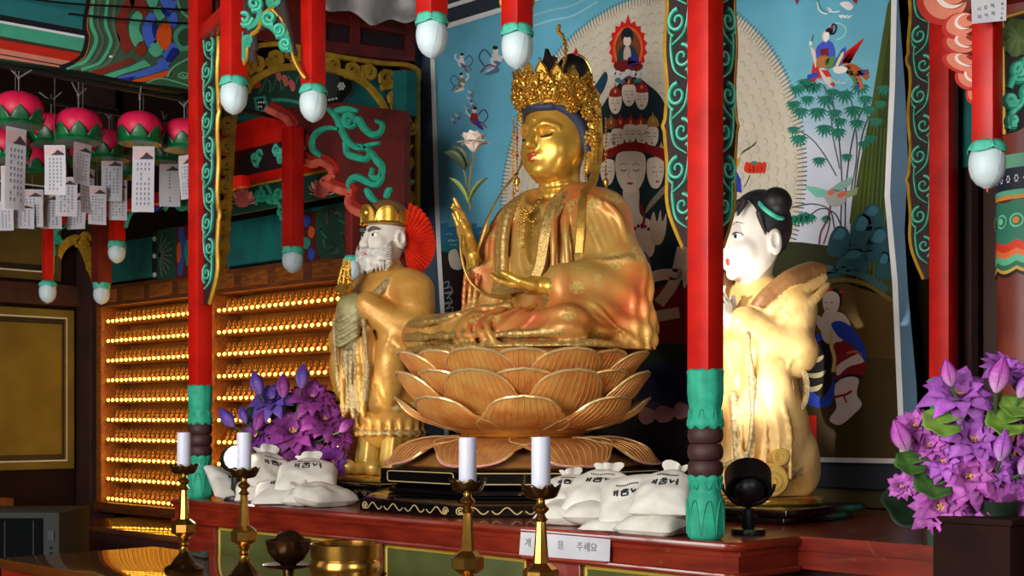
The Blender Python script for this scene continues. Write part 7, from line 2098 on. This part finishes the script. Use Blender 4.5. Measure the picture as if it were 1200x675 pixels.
# small carved brackets between the two posts nearest the left column
br_ = thing('scroll_spandrel', 'teal scroll spandrel with gold edge hanging between two red posts', 'bracket', tuple(atF(305, 75, 4.53)))
def f_(x, y): return atF(x, y, 4.53-.0006*(x-274))
NRM = (.70, -.71, 0)
for nm, m_, lst, w_, t_ in (('backing', 'maroon', [[(283, -30), (297, 72)], [(290, -30), (298, 60)], [(298, -30), (306, 36)], [(306, -40), (318, 14)], [(318, -40), (334, 40)], [(326, -20), (344, 66)]], .030, .004),
                          ('teal_scroll', 'teal', [SPI(287, 22, 10, 0, 1.5), SPI(299, 5, 9, 2, -1.5), SPI(291, 48, 6, 1, 1.4), [(283, 38), (286, 60), (285, 72)], SPI(316, 22, 9, 1, 1.4), SPI(327, 36, 8, 2, -1.5), SPI(335, 52, 7, 1, 1.4), SPI(322, 2, 8, 2, 1.4), [(308, 20), (320, 34), (336, 42), (340, 62)], [(290, 34), (300, 28), (306, 12)]], .020, .010),
                          ('teal_highlight', 'teal_light', [SPI(287, 22, 10, 0, 1.5), SPI(299, 5, 9, 2, -1.5), SPI(316, 22, 9, 1, 1.4), SPI(327, 36, 8, 2, -1.5), SPI(335, 52, 7, 1, 1.4)], .010, .015)):
    b = MB()
    for pts in lst: b.strip([f_(x, y) for x, y in SM(pts, 4)], w_, t_, NRM, top=.7)
    b.build(nm, m_, br_)
b = MB(); b.tube([f_(x, y) for x, y in SM([(276, 56), (279, 74), (283, 78), (289, 66), (293, 44), (303, 34), (308, 18), (318, 10), (326, 0), (332, -14)], 5)], .008, 7); b.tube([f_(x, y) for x, y in SM([(318, 10), (332, 26), (340, 48), (344, 68), (352, 84), (358, 92)], 5)], .006, 7)
b.build('gilt_edge', 'gold_edge', br_)
# gold trim collar behind the post before the crown
b = MB()
for s in (-1, 1): b.tube([atF(606+s*x, y, 3.92) for x, y in SM([(18, -8), (18, 4), (13, 12), (7, 16), (5, 24)], 5)], .007, 7)
tag(b.build('gilt_bracket', 'gold_edge'), 'curved gold bracket edges hugging the red post before the crown', 'bracket')
b = MB(); a = atF(440, -36, 3.9); beam('canopy_crossbar', (-2.95, 2.64, 3.09), (-1.62, 3.27, 3.09), .06, .05, 'red_lacquer', 'upper red crossbar carrying the hanging posts before the painting')
# ================================================================ painted beam top left, lanterns, tags
XB_ = -4.86
tbm = thing('dancheong_beam', 'big beam painted teal, red, blue and green at the top left corner', 'beam', tuple(atX(110, 80, XB_)))
def bm_poly(pts, dep, m, nm):
    P_ = [atX(x, y, XB_) for x, y in pts]; k = len(P_); tri = tessellate_polygon([P_]); b = MB()
    b.add(P_+[p+V((-dep, 0, .0)) for p in P_], [tuple(t) for t in tri]+[tuple(i+k for i in t) for t in tri]+[(i, (i+1) % k, (i+1) % k+k, i+k) for i in range(k)]); return b.build(nm, m, tbm)
bm_poly([(-60, 60), (0, 71), (70, 79), (119, 87), (167, 96), (226, 105), (226, -60), (-60, -90)], .12, 'teal_dark', 'beam_body')
d = deco('beam', ('X', XB_+.001))
d.P((30, 110, 112), 1, -60, -60, 110, -60, 106, 0, 99, 35, -60, 6); d.P((14, 14, 26), 2, -60, 6, 99, 35, 99, 42, -60, 13); d.P((214, 222, 226), 2, -60, 13, 99, 42, 99, 45, -60, 16)
d.P((64, 160, 132), 1, -60, 16, 99, 45, 96, 60, -60, 31); d.P((66, 46, 30), 2, -60, 31, 96, 60, 95, 63, -60, 36); d.P((186, 36, 18), 1, -60, 36, 95, 63, 90, 73, -60, 46); d.P((206, 128, 108), 1, -60, 46, 90, 73, 70, 79, -60, 59)
d.L((20, 12, 14), 3, 1.2, -60, 53, 20, 67, 75, 77)
d.P((62, 88, 66), 1, 106, -60, 230, -60, 230, 105, 70, 79, 95, 70, 99, 45, 98, 32)
d.L((20, 14, 22), 4, 5, 108, -20, 101, 15, 99, 32, 102, 45, 97, 64, 84, 74, 70, 79); d.L((170, 110, 40), 4, 1.5, 111, -20, 104, 15, 102, 32, 105, 45, 100, 65, 88, 75)
W1 = [(-2, -20), (-6, 8), (-7, 28), (-1, 46), (-7, 62), (-16, 73), (-36, 80)]
for off, c, w in ((114, (76, 176, 136), 4.5), (131, (76, 176, 136), 4), (122, (84, 110, 84), 3), (140, (84, 110, 84), 4)): d.L(c, 3, w, *[q for p in W1 for q in (p[0]+off, p[1]+(off-114)*.10)])
d.C((128, 44, 28), 3, 152, -6, 140, 14, 136, 32, 140, 50, 147, 63, 156, 52, 150, 36, 150, 18, 158, 4); d.C((128, 44, 28), 3, 152, 0, 164, -10, 174, 12, 166, 22, 158, 12)
d.C((84, 176, 140), 4, 160, 13, 152, 26, 152, 42, 160, 56, 168, 47, 163, 34, 167, 20); d.C((128, 44, 28), 4, 166, 48, 172, 58, 165, 66, 157, 58); d.C((84, 176, 140), 3, 170, -10, 186, -8, 182, 10, 174, 6)
d.C((70, 104, 206), 4, 176, 15, 168, 28, 168, 44, 176, 57, 184, 47, 178, 34, 183, 20); d.C((26, 40, 130), 5, 180, 24, 178, 36, 182, 46, 184, 34); d.C((84, 176, 140), 4, 184, 46, 194, 57, 183, 67, 174, 58); d.C((84, 176, 140), 4, 180, 12, 188, 8, 194, 18, 186, 24)
d.C((214, 84, 24), 5, 192, 26, 183, 38, 185, 50, 193, 59, 200, 50, 201, 36, 198, 27); d.C((70, 104, 206), 4, 186, -10, 206, -8, 206, 8, 198, 14, 190, 6); d.C((70, 104, 206), 4, 196, 20, 206, 14, 208, 28, 202, 32); d.C((26, 40, 130), 5, 190, 10, 200, 16, 196, 20, 190, 15)
d.C((70, 104, 206), 4, 200, 50, 208, 56, 196, 68, 190, 62); d.C((26, 40, 130), 5, 202, 56, 209, 60, 200, 72, 194, 70); d.C((70, 104, 206), 4, 190, 68, 200, 74, 192, 80, 184, 74)
d.C((74, 150, 116), 4, 214, 28, 203, 42, 212, 60, 228, 52, 228, 30); d.C((44, 74, 52), 5, 215, 34, 208, 43, 214, 54, 226, 48, 226, 34); d.L((84, 170, 130), 4, 3, 206, -10, 212, 12, 226, 24)
d.P((128, 44, 28), 3, 106, 85, 130, 76, 152, 68, 160, 72, 132, 82, 120, 88); d.P((84, 176, 140), 3, 121, 88, 150, 79, 169, 70, 177, 77, 146, 86, 134, 91); d.P((70, 104, 206), 3, 136, 91, 166, 83, 190, 74, 200, 80, 174, 88, 150, 94); d.P((26, 40, 130), 4, 140, 92, 160, 89, 152, 95)
d.P((214, 84, 24), 3, 153, 95, 188, 85, 204, 80, 200, 88, 168, 96); d.P((52, 96, 64), 3, 168, 97, 196, 89, 206, 74, 226, 64, 226, 105); d.L((104, 180, 140), 4, 2.2, 196, 90, 204, 78, 226, 66); d.L((104, 180, 140), 4, 1.6, *[q for p in SPI(216, 88, 9, 0, 1.6, .5) for q in p]); d.L((104, 180, 140), 4, 1.5, 172, 97, 186, 92, 200, 94, 226, 102)
d.P((226, 226, 226), 6, 128, 65, 132, 65, 132, 67.5, 128, 67.5)
d.b.build('beam_painting', 'painted', tbm, smooth=False, fix=False)
# two dark cables
for i, (pts, lab) in enumerate((([(-30, -14), (60, 2), (150, 8), (230, 12)], 'upper dark cable strung across the painted beam'), ([(80, 16), (150, 23), (190, 26), (232, 28)], 'lower dark cable strung across the painted beam'))):
    b = MB(); P_ = SM(pts, 6); b.tube([atX(x, y, XB_+.004+.05*math.sin(PI*k/(len(P_)-1))) for k, (x, y) in enumerate(P_)], .0045, 6); tag(b.build('cable', 'black'), lab, 'cable')
# lantern rails
for X_, lab in ((-4.93, 'front'), (-5.36, 'middle'), (-5.82, 'rear')):
    beam('lantern_rail', (X_, 1.6, 2.905), (X_, 3.75, 2.905), .02, .02, 'black', 'thin dark rail carrying the %s row of pink lanterns' % lab, 'rail')
mat('lantern_pink', (228, 30, 82), .5, col2=(204, 18, 66), nscale=9, sheen=.2)
mat('lantern_leaf', (16, 112, 60), .35, col2=(8, 74, 40), nscale=20, spec=.5)
mat('wire_grey', (112, 110, 112), .6)
def lantern():
    t = thing('lotus_lantern', 'x', 'lantern', group='pink lotus lanterns with green leaves')
    R_ = .088
    b = MB()
    for k in range(8):     # eight puffed cloth petals
        a0 = 2*PI*k/8
        def fn(u, v):
            a = a0+(u-.5)*.98; q = v*PI*.92+.06; r = R_*math.sin(q)**.8*(1+.035*math.cos((u-.5)*PI)); return V((r*math.cos(a), r*math.sin(a), .062+.066*math.cos(q)))
        b.grid(fn, 6, 12)
    b.build('petal_body', 'lantern_pink', t)
    b = MB(); 
    for k in range(8):
        a0 = 2*PI*(k+.5)/8
        def fl__(u, v):
            a = a0+(u-.5)*.86*(1-v**1.6); q = 1-v; r = R_*(.98+.07*math.sin(v*PI))+.012*v*v; return V((r*math.cos(a), r*math.sin(a), .004+.058*v))
        b.grid(fl__, 6, 6)
    b.build('leaf_ring', 'lantern_leaf', t, solid=.0012)
    b = MB(); b.lathe([(0, -.004), (.084, -.004), (.088, .002), (.084, .010), (0, .010)], 24); b.build('base_ring', 'lantern_leaf', t)
    b = MB(); b.tube([(0, 0, .12), (0, 0, .175)], .0024, 6); b.sphere((0, 0, .18), .007, 8); b.tube([(0, 0, .18), (.012, .045, .215)], .0035, 6); b.tube([(0, 0, .18), (-.01, -.04, .22)], .003, 6); b.build('wire_hook', 'wire_grey', t)
    return t
LN_ = [(22, 128, -4.93), (92, 147, -4.93), (164, 150, -4.93), (216, 158, -4.93), (60, 152, -5.36), (128, 170, -5.36), (193, 174, -5.36), (8, 170, -5.36), (38, 188, -5.82), (105, 180, -5.82), (150, 192, -5.82)]
nm_ = {-4.93: ['first', 'second', 'third', 'fourth'], -5.36: ['second', 'third', 'fourth', 'first'], -5.82: ['first', 'second', 'third']}
rw = {-4.93: 'front', -5.36: 'middle', -5.82: 'rear'}; cnt = {}
l0 = None
for i, (x, y, X_) in enumerate(LN_):
    c = cnt.get(X_, 0); cnt[X_] = c+1
    lab = 'pink lotus lantern with green leaves, %s from the left in the %s row' % (nm_[X_][c], rw[X_])
    p = atX(x, y, X_); z = p.z-.062
    if l0 is None: l0 = lantern(); o = l0; o['label'] = lab
    else: o = dup(l0, label=lab)
    o.location = (p.x, p.y, z); o.rotation_euler = (0, 0, i*.7)
    b = MB(); hh_ = 2.895-z
    b.tube([V((p.x, p.y, z+.18)), V((p.x, p.y, 2.9))], .0018, 5); b.build('hanging_cord', 'wire_grey', o)
# paper tags
def tag_mesh(w, h, seed, cols=4):
    rnd = random.Random(seed); b = MB(); PAP = (196, 194, 202)
    def fn(u, v): return V(((u-.5)*w, .006*math.sin(v*3+seed)+.008*math.sin(u*2.5+seed*2)*v, -v*h))
    b.grid(fn, 5, 8, col=PAP)
    def q(u0, u1, v0, v1, c, e=.0015):
        b.add([fn(u0, v0)+V((0, -e, 0)), fn(u1, v0)+V((0, -e, 0)), fn(u1, v1)+V((0, -e, 0)), fn(u0, v1)+V((0, -e, 0))], [(0, 1, 2, 3)], 0, c)
    q(.06, .94, .04, .20, (206, 176, 176)); 
    P_ = [fn(u, v)+V((0, -.003, 0)) for u, v in ((.30, .20), (.50, .15), (.64, .09), (.78, .13), (.94, .17), (.94, .20))]; b.poly(P_, 0, (70, 62, 70))
    for c in range(cols):
        u = .16+.70*(c+.5)/cols
        for r_ in range(9):
            v = .26+r_*.075
            if rnd.random() < .12: continue
            q(u-.035, u+.035, v, v+.018, (108, 106, 116)); q(u-.012, u+.012, v-.008, v+.038, (118, 116, 126)); q(u-.045, u+.02, v+.026, v+.036, (120, 118, 128))
    return b
for q_ in range(1): pass
TG = [(64, 170, 228, 24, 0, -4.93), (131, 184, 236, 24, .1, -5.36), (168, 171, 249, 25, 0, -4.93), (199, 190, 242, 24, -.1, -5.36), (219, 182, 233, 20, -.45, -4.93), (18, 150, 246, 15, 1.0, -4.93), (97, 168, 216, 13, 1.1, -4.93),
      (12, 194, 246, 22, .1, -5.36), (78, 207, 254, 23, .2, -5.36), (60, 226, 268, 24, 0, -5.82), (38, 222, 266, 25, .1, -5.82), (138, 211, 258, 20, .25, -5.36), (114, 218, 263, 19, .3, -5.36), (104, 197, 250, 8, 1.25, -5.36), (90, 226, 269, 26, -.2, -5.82), (27, 238, 268, 26, .2, -5.82), (5, 236, 270, 22, 0, -5.82)]
TL = ['prayer tag under the gap between first two front lanterns', 'prayer tag with pink header hanging under the middle row lantern right of centre', 'longest prayer tag, under the third lantern of the front row', 'single column prayer tag between the third lantern and the red column', 'prayer tag partly cut off by the left red column', 'grey side turned prayer tag under the front lantern nearest the left edge', 'twisted grey prayer tag under the second front lantern',
      'prayer tag at the left edge beside the grey side turned tag', 'prayer tag overlapping below the tag between first two front lanterns', 'dim prayer tag low behind the overlapping pair of tags', 'dim prayer tag low between the two leftmost groups of tags', 'lower prayer tag overlapping right of the pink header tag', 'lower prayer tag just left of the pink header tag', 'edge on brownish prayer tag left of the pink header tag', 'dim greyish prayer tag low behind the twisted tag', 'dim prayer tag low near the left edge', 'dimmest prayer tag in the lower left corner of the tag rows']
vcol_mat('tag_paper', .8, noise_amt=.06, nscale=10, spec=.2)
for i, (x, y0, y1, w, yaw, X_) in enumerate(TG):
    p = atX(x, y0, X_); F = -(p.x*C45-p.y*C45); k = F/1600
    hgt = (y1-y0)*k; wid = w*k/max(.25, math.cos(yaw))*1.02
    wid = min(wid, .095)
    b = tag_mesh(wid, hgt, i, 1 if i == 3 else 4)
    M = T(*p) @ RZ(D45+yaw)
    b.v = [M @ q for q in b.v]
    o = thing('prayer_tag', 'x', 'tag', tuple(p))
    b.build('paper', 'tag_paper', o, smooth=False, fix=False)
    tag(o, 'white printed '+TL[i] if not TL[i].startswith(('grey', 'twisted', 'dim', 'edge')) else TL[i], 'tag', 'printed prayer tags under the lanterns')
    b = MB(); top = p.z+.5
    b.tube([p+V((0, 0, -.004)), V((p.x, p.y, 2.896))], .0011, 4); b.build('string', 'wire_grey', o)

# ================================================================ heater at the bottom left
p0 = atF(0, 600, 4.6); q0 = atF(68, 600, 4.6)
ht = thing('heater_cabinet', 'dark grilled heater cabinet with light grey side at the lower left edge', 'heater', (-5.3, 2.6, 0))
# a box turned to face the hall
M = T(-5.18, 2.6, 0) @ RZ(D45)
b = MB(); b.box((-.30, .2, .607), (.60, .40, 1.214), M=M, bevel=.008); b.build('housing', 'grey_plastic', ht)
b = MB(); b.box((-.33, -.004, .61), (.53, .012, 1.16), M=M, bevel=.003); b.build('front_grille', 'grille', ht)
b = MB()
for k in range(5): b.box((-.56+.115*k, -.011, .61), (.004, .004, 1.14), M=M)
b.build('grille_bar', 'grey_plastic', ht)
b = MB(); b.box((-.032, -.004, 1.12), (.026, .008, .04), M=M); b.build('display', 'black', ht)
b = MB()
for k in range(4): b.sphere(M @ V((-.032, -.004, 1.07-.022*k)), .006, 8)
b.build('buttons', 'black', ht)

# ================================================================ right edge: brackets, column, panels
rc = thing('round_painted_column', 'red brown round column with painted cloud band at the right edge', 'column', tuple(atF(1210, 640, 3.62)))
o = atF(1209, 488, 3.72); rr = .090
b = MB(); b.lathe([(rr, LEDGE+.001), (rr, 3.98)], 40, M=T(o.x, o.y, 0)); mat('column_brown', (118, 46, 30), .5, col2=(92, 30, 20), nscale=8); b.build('shaft', 'column_brown', rc)
b = MB()
def cyl(a, z, e): return V((o.x+(rr+e)*math.cos(a), o.y+(rr+e)*math.sin(a), z))
def zc(y): return EYE+(488-y)*3.66/1600
def band(y0, y1, c, e, wav=0., n=64, ph=0.):
    for i in range(n):
        a = 2*PI*i/n; a2 = 2*PI*(i+1)/n; d0 = wav*abs(math.sin(a*4+ph)); d1 = wav*abs(math.sin(a2*4+ph))
        b.add([cyl(a, zc(y0)-d0, e), cyl(a2, zc(y0)-d1, e), cyl(a2, zc(y1)-d1, e), cyl(a, zc(y1)-d0, e)], [(0, 1, 2, 3)], 0, c)
band(180, 196, (90, 150, 120), .002); band(196, 222, (20, 26, 44), .002); band(222, 228, (84, 160, 130), .003); band(228, 233, (190, 130, 50), .003); band(233, 282, (40, 110, 88), .002, .008); band(280, 290, (196, 50, 24), .003, .012); band(290, 297, (206, 104, 50), .003, .012); band(297, 305, (84, 170, 134), .003, .012); band(305, 311, (44, 100, 76), .003, .012); band(311, 315, (190, 150, 60), .003, .012); band(315, 319, (20, 18, 22), .003, .012)
for i in range(24):
    a = 2*PI*i/24
    for k in range(6):
        q = k*PI/3; b.poly([cyl(a+.05*math.cos(q)+.018*math.cos(t_), zc(209)+.008*math.sin(q)*1.0+.0034*math.sin(t_), .004) for t_ in np.linspace(0, 2*PI, 7)[:-1]], 0, (206, 210, 214))
for i in range(12):
    a = 2*PI*i/12
    for k, (r_, c) in enumerate(((.020, (96, 180, 146)), (.014, (40, 110, 88)), (.009, (200, 120, 40) if i % 2 else (110, 190, 150)))):
        b.poly([cyl(a+r_/rr*math.cos(t_), zc(258)+r_*math.sin(t_), .004+.0012*k) for t_ in np.linspace(0, 2*PI, 13)[:-1]], 0, c)
b.build('painted_band', 'painted', rc, fix=False)
# teal panel and brown board between red column and post
def wallbox(x0, y0, x1, y1, Y, dep, m, nm, lab, cat):
    a = atY(x0, y0, Y); c = atY(x1, y1, Y); b = MB(); b.box(((a.x+c.x)/2, Y+dep/2, (a.z+c.z)/2), (abs(c.x-a.x), dep, abs(a.z-c.z)), bevel=.003); return tag(b.build(nm, m), lab, cat)
wallbox(1118, 60, 1162, 192, 3.93, .05, 'teal_deep', 'teal_panel', 'dark teal painted panel right of the red rear column', 'panel')
wallbox(1116, 196, 1190, 560, 3.95, .04, 'wall_brown', 'brown_board', 'plain brown wall board below the teal panel at right', 'board')
wallbox(1138, 200, 1146, 560, 3.915, .04, 'wall_dark', 'dark_batten', 'dark vertical batten on the brown wall board', 'batten')
# pink banded cloud brackets
pc = thing('pink_cloud_bracket', 'stack of pink, white and red curled brackets at the upper right', 'bracket', tuple(atY(1110, 60, 3.55)))
def curl(px, py, rx, ry, rot, Y, nm):
    b = MB()
    for k, (s, c) in enumerate(((1., (196, 40, 26)), (.86, (222, 130, 106)), (.60, (240, 226, 216)), (.50, (222, 130, 106)), (.22, (150, 26, 18)))):
        ys = Y-.012*k
        pts = [(px+(rx*s)*math.cos(a)*math.cos(rot)-(ry*s)*math.sin(a)*math.sin(rot)+(1-s)*rx*.8, py+(rx*s)*math.cos(a)*math.sin(rot)+(ry*s)*math.sin(a)*math.cos(rot)-(1-s)*ry*.8) for a in np.linspace(0, 2*PI, 26)[:-1]]
        P_ = [atY(x, y, ys) for x, y in pts]; kk = len(P_); tri = tessellate_polygon([P_])
        b.add(P_+[p+V((0, .03, 0)) for p in P_], [tuple(t) for t in tri]+[tuple(i+kk for i in t) for t in tri]+[(i, (i+1) % kk, (i+1) % kk+kk, i+kk) for i in range(kk)], 0, c)
    b.build(nm, 'painted', pc, angle=30)
curl(1104, 2, 30, 28, .3, 3.60, 'large_curl'); curl(1124, 30, 21, 15, -.3, 3.56, 'small_curl'); curl(1124, 52, 20, 13, .2, 3.58, 'small_curl'); curl(1124, 74, 21, 11, .35, 3.54, 'small_curl'); curl(1134, 92, 16, 13, .5, 3.56, 'small_curl'); curl(1142, 108, 10, 14, .3, 3.58, 'small_curl'); curl(1180, 170, 22, 16, .3, 3.62, 'small_curl')
# scroll panel to the right of the thick hanging post
pk = thing('carved_corner_panel', 'dark carved panel with teal scrolls and lotus leaf at the upper right corner', 'panel', tuple(atF(1190, 160, 3.42)))
def g_(x, y, e=0.): return atF(x, y, 3.44-e)
M_pts = [(1175, 24), (1240, 6), (1240, 120), (1196, 152), (1176, 158)]
b = MB(); P_ = [g_(*p) for p in M_pts]; kk = len(P_); tri = tessellate_polygon([P_]); nb = V((C45, -C45, 0))
b.add(P_+[p-nb*.015 for p in P_], [tuple(t) for t in tri]+[tuple(i+kk for i in t) for t in tri]+[(i, (i+1) % kk, (i+1) % kk+kk, i+kk) for i in range(kk)]); b.build('panel_board', 'maroon', pk)
for nm, m_, w_, t_ in (('teal_scroll', 'teal', .022, .008), ('teal_highlight', 'teal_light', .012, .013)):
    b = MB()
    for pts in (SPI(1184, 118, 8, 0, 1.5), SPI(1194, 84, 12, 2, -1.5), SPI(1186, 142, 7, 1, 1.4), [(1181, 152), (1185, 134), (1196, 122), (1204, 104)], [(1182, 104), (1188, 92), (1200, 72), (1210, 70)], SPI(1206, 108, 9, 1, 1.5)):
        b.strip([g_(x, y) for x, y in SM(pts, 4)], w_, t_, nb, top=.7)
    b.build(nm, m_, pk)
b = MB(); b.tube([g_(x, y, -.004) for x, y in ((1240, 2), (1174, 22), (1175, 90), (1176, 158))], .0075, 6); b.build('gilt_edge', 'gold_edge', pk)
b = MB(); c = g_(1192, 44)
def lf_(u, v):
    a = 2*PI*u; r_ = .048*v*(1+.06*math.cos(7*a)); ux = V((C45, C45, 0)); return c+ux*r_*math.cos(a)+V((0, 0, 1))*r_*math.sin(a)+nb*(.012-.010*v*v+.003*math.cos(9*a)*v)
mat('leaf_olive', (96, 116, 62), .6, col2=(76, 96, 48), nscale=30); b.grid(lf_, 36, 6); b.build('lotus_leaf', 'leaf_olive', pk)
beam('corner_beam', tuple(atF(1140, 2, 3.46)), tuple(atF(1240, -18, 3.4)), .04, .05, 'red_lacquer', 'red beam crossing over the scroll panel in the top right corner')
# paper note pinned to the post
p = atF(1138, -14, 3.345); p2 = atF(1180, -14, 3.33)
note = thing('paper_note', 'white handwritten paper note pinned high on the right hanging post', 'note', tuple(atF(1159, 26, 3.34)))
b = MB(); cs = [atF(1137, -30, 3.335), atF(1180, -34, 3.335), atF(1179, 24, 3.33), atF(1139, 28, 3.33)]
def nt(u, v): return cs[0]*(1-u)*(1-v)+cs[1]*u*(1-v)+cs[2]*u*v+cs[3]*(1-u)*v
b.grid(nt, 4, 4); b.build('paper_sheet', 'paper', note)
ux = (cs[1]-cs[0]).normalized(); uz = (cs[0]-cs[3]).normalized()
for (s_, u, v) in (('시', .22, .72), ('지', .22, .88), ('식', .42, .86), ('복', .62, .84), ('상', .40, .70), ('복', .60, .68), ('불', .88, .66), ('기', .88, .76), ('도', .88, .86), ('월', .86, .95)):
    text_mesh(s_, 'handwriting', 'ink', note, frame(nt(u, v)+nb*.001, ux, uz), .0115 if u < .8 else .008)
# ================================================================ light
w = bpy.data.worlds.new('world'); S.world = w; w.use_nodes = True
nt = w.node_tree; bg = nt.nodes['Background']
tc = nt.nodes.new('ShaderNodeTexCoord'); gr = nt.nodes.new('ShaderNodeSeparateXYZ'); rmp = nt.nodes.new('ShaderNodeValToRGB')
nt.links.new(tc.outputs['Generated'], gr.inputs[0]); nt.links.new(gr.outputs['Z'], rmp.inputs[0])
rmp.color_ramp.elements[0].position = .0; rmp.color_ramp.elements[0].color = (.05, .035, .025, 1)
rmp.color_ramp.elements[1].position = .9; rmp.color_ramp.elements[1].color = (.04, .045, .05, 1)
e = rmp.color_ramp.elements.new(.12); e.color = (.30, .29, .27, 1)
e = rmp.color_ramp.elements.new(.45); e.color = (.12, .12, .12, 1)
nt.links.new(rmp.outputs[0], bg.inputs[0]); bg.inputs[1].default_value = .55
def area(name, loc, target, sx, sy, power, col=(1, 1, 1)):
    d = bpy.data.lights.new(name, 'AREA'); d.shape = 'RECTANGLE'; d.size = sx; d.size_y = sy; d.energy = power; d.color = col
    o = bpy.data.objects.new(name, d); COL.objects.link(o); o.location = loc
    o.rotation_euler = (V(target)-V(loc)).to_track_quat('-Z', 'Y').to_euler(); return o
def spot(name, loc, target, ang, power, col=(1, 1, 1), blend=.3, r=.02):
    d = bpy.data.lights.new(name, 'SPOT'); d.energy = power; d.color = col; d.spot_size = math.radians(ang); d.spot_blend = blend; d.shadow_soft_size = r
    o = bpy.data.objects.new(name, d); COL.objects.link(o); o.location = loc
    o.rotation_euler = (V(target)-V(loc)).to_track_quat('-Z', 'Y').to_euler(); return o
area('door_light', (-1.9, -1.6, 2.3), (-3.0, 3.4, 2.1), 2.4, 2.2, 235, (1, .97, .92))
area('side_light', (1.2, 1.0, 2.6), (-2.8, 3.2, 1.9), 1.4, 1.4, 34, (1, .96, .9))
area('left_light', (-5.2, -.5, 2.4), (-5.2, 3.5, 2.3), 1.6, 1.4, 9, (1, .95, .9))

spot('boy_spot', tuple(H1+d1*.05), tuple(boy_c), 52, 24, (1, .96, .88), .6, .03)
spot('boy_sunbeam', (-2.95, -.2, 2.75), tuple(QM @ V((-.02, -.12, .50))), 7.5, 900, (1, .95, .86), .5, .03)
spot('elder_spot', tuple(H2+d2*.06), tuple(man_c+V((.0, -.04, .02))), 48, 9, (1, .88, .62), .5, .03)
for (x0, x1) in bays:
    for z in ROWS:
        o = area('shelf_glow', ((x0+x1)/2, YF_+.004, z+.012), ((x0+x1)/2, YB_, z+.05), x1-x0, .012, .16, (1, .62, .20))
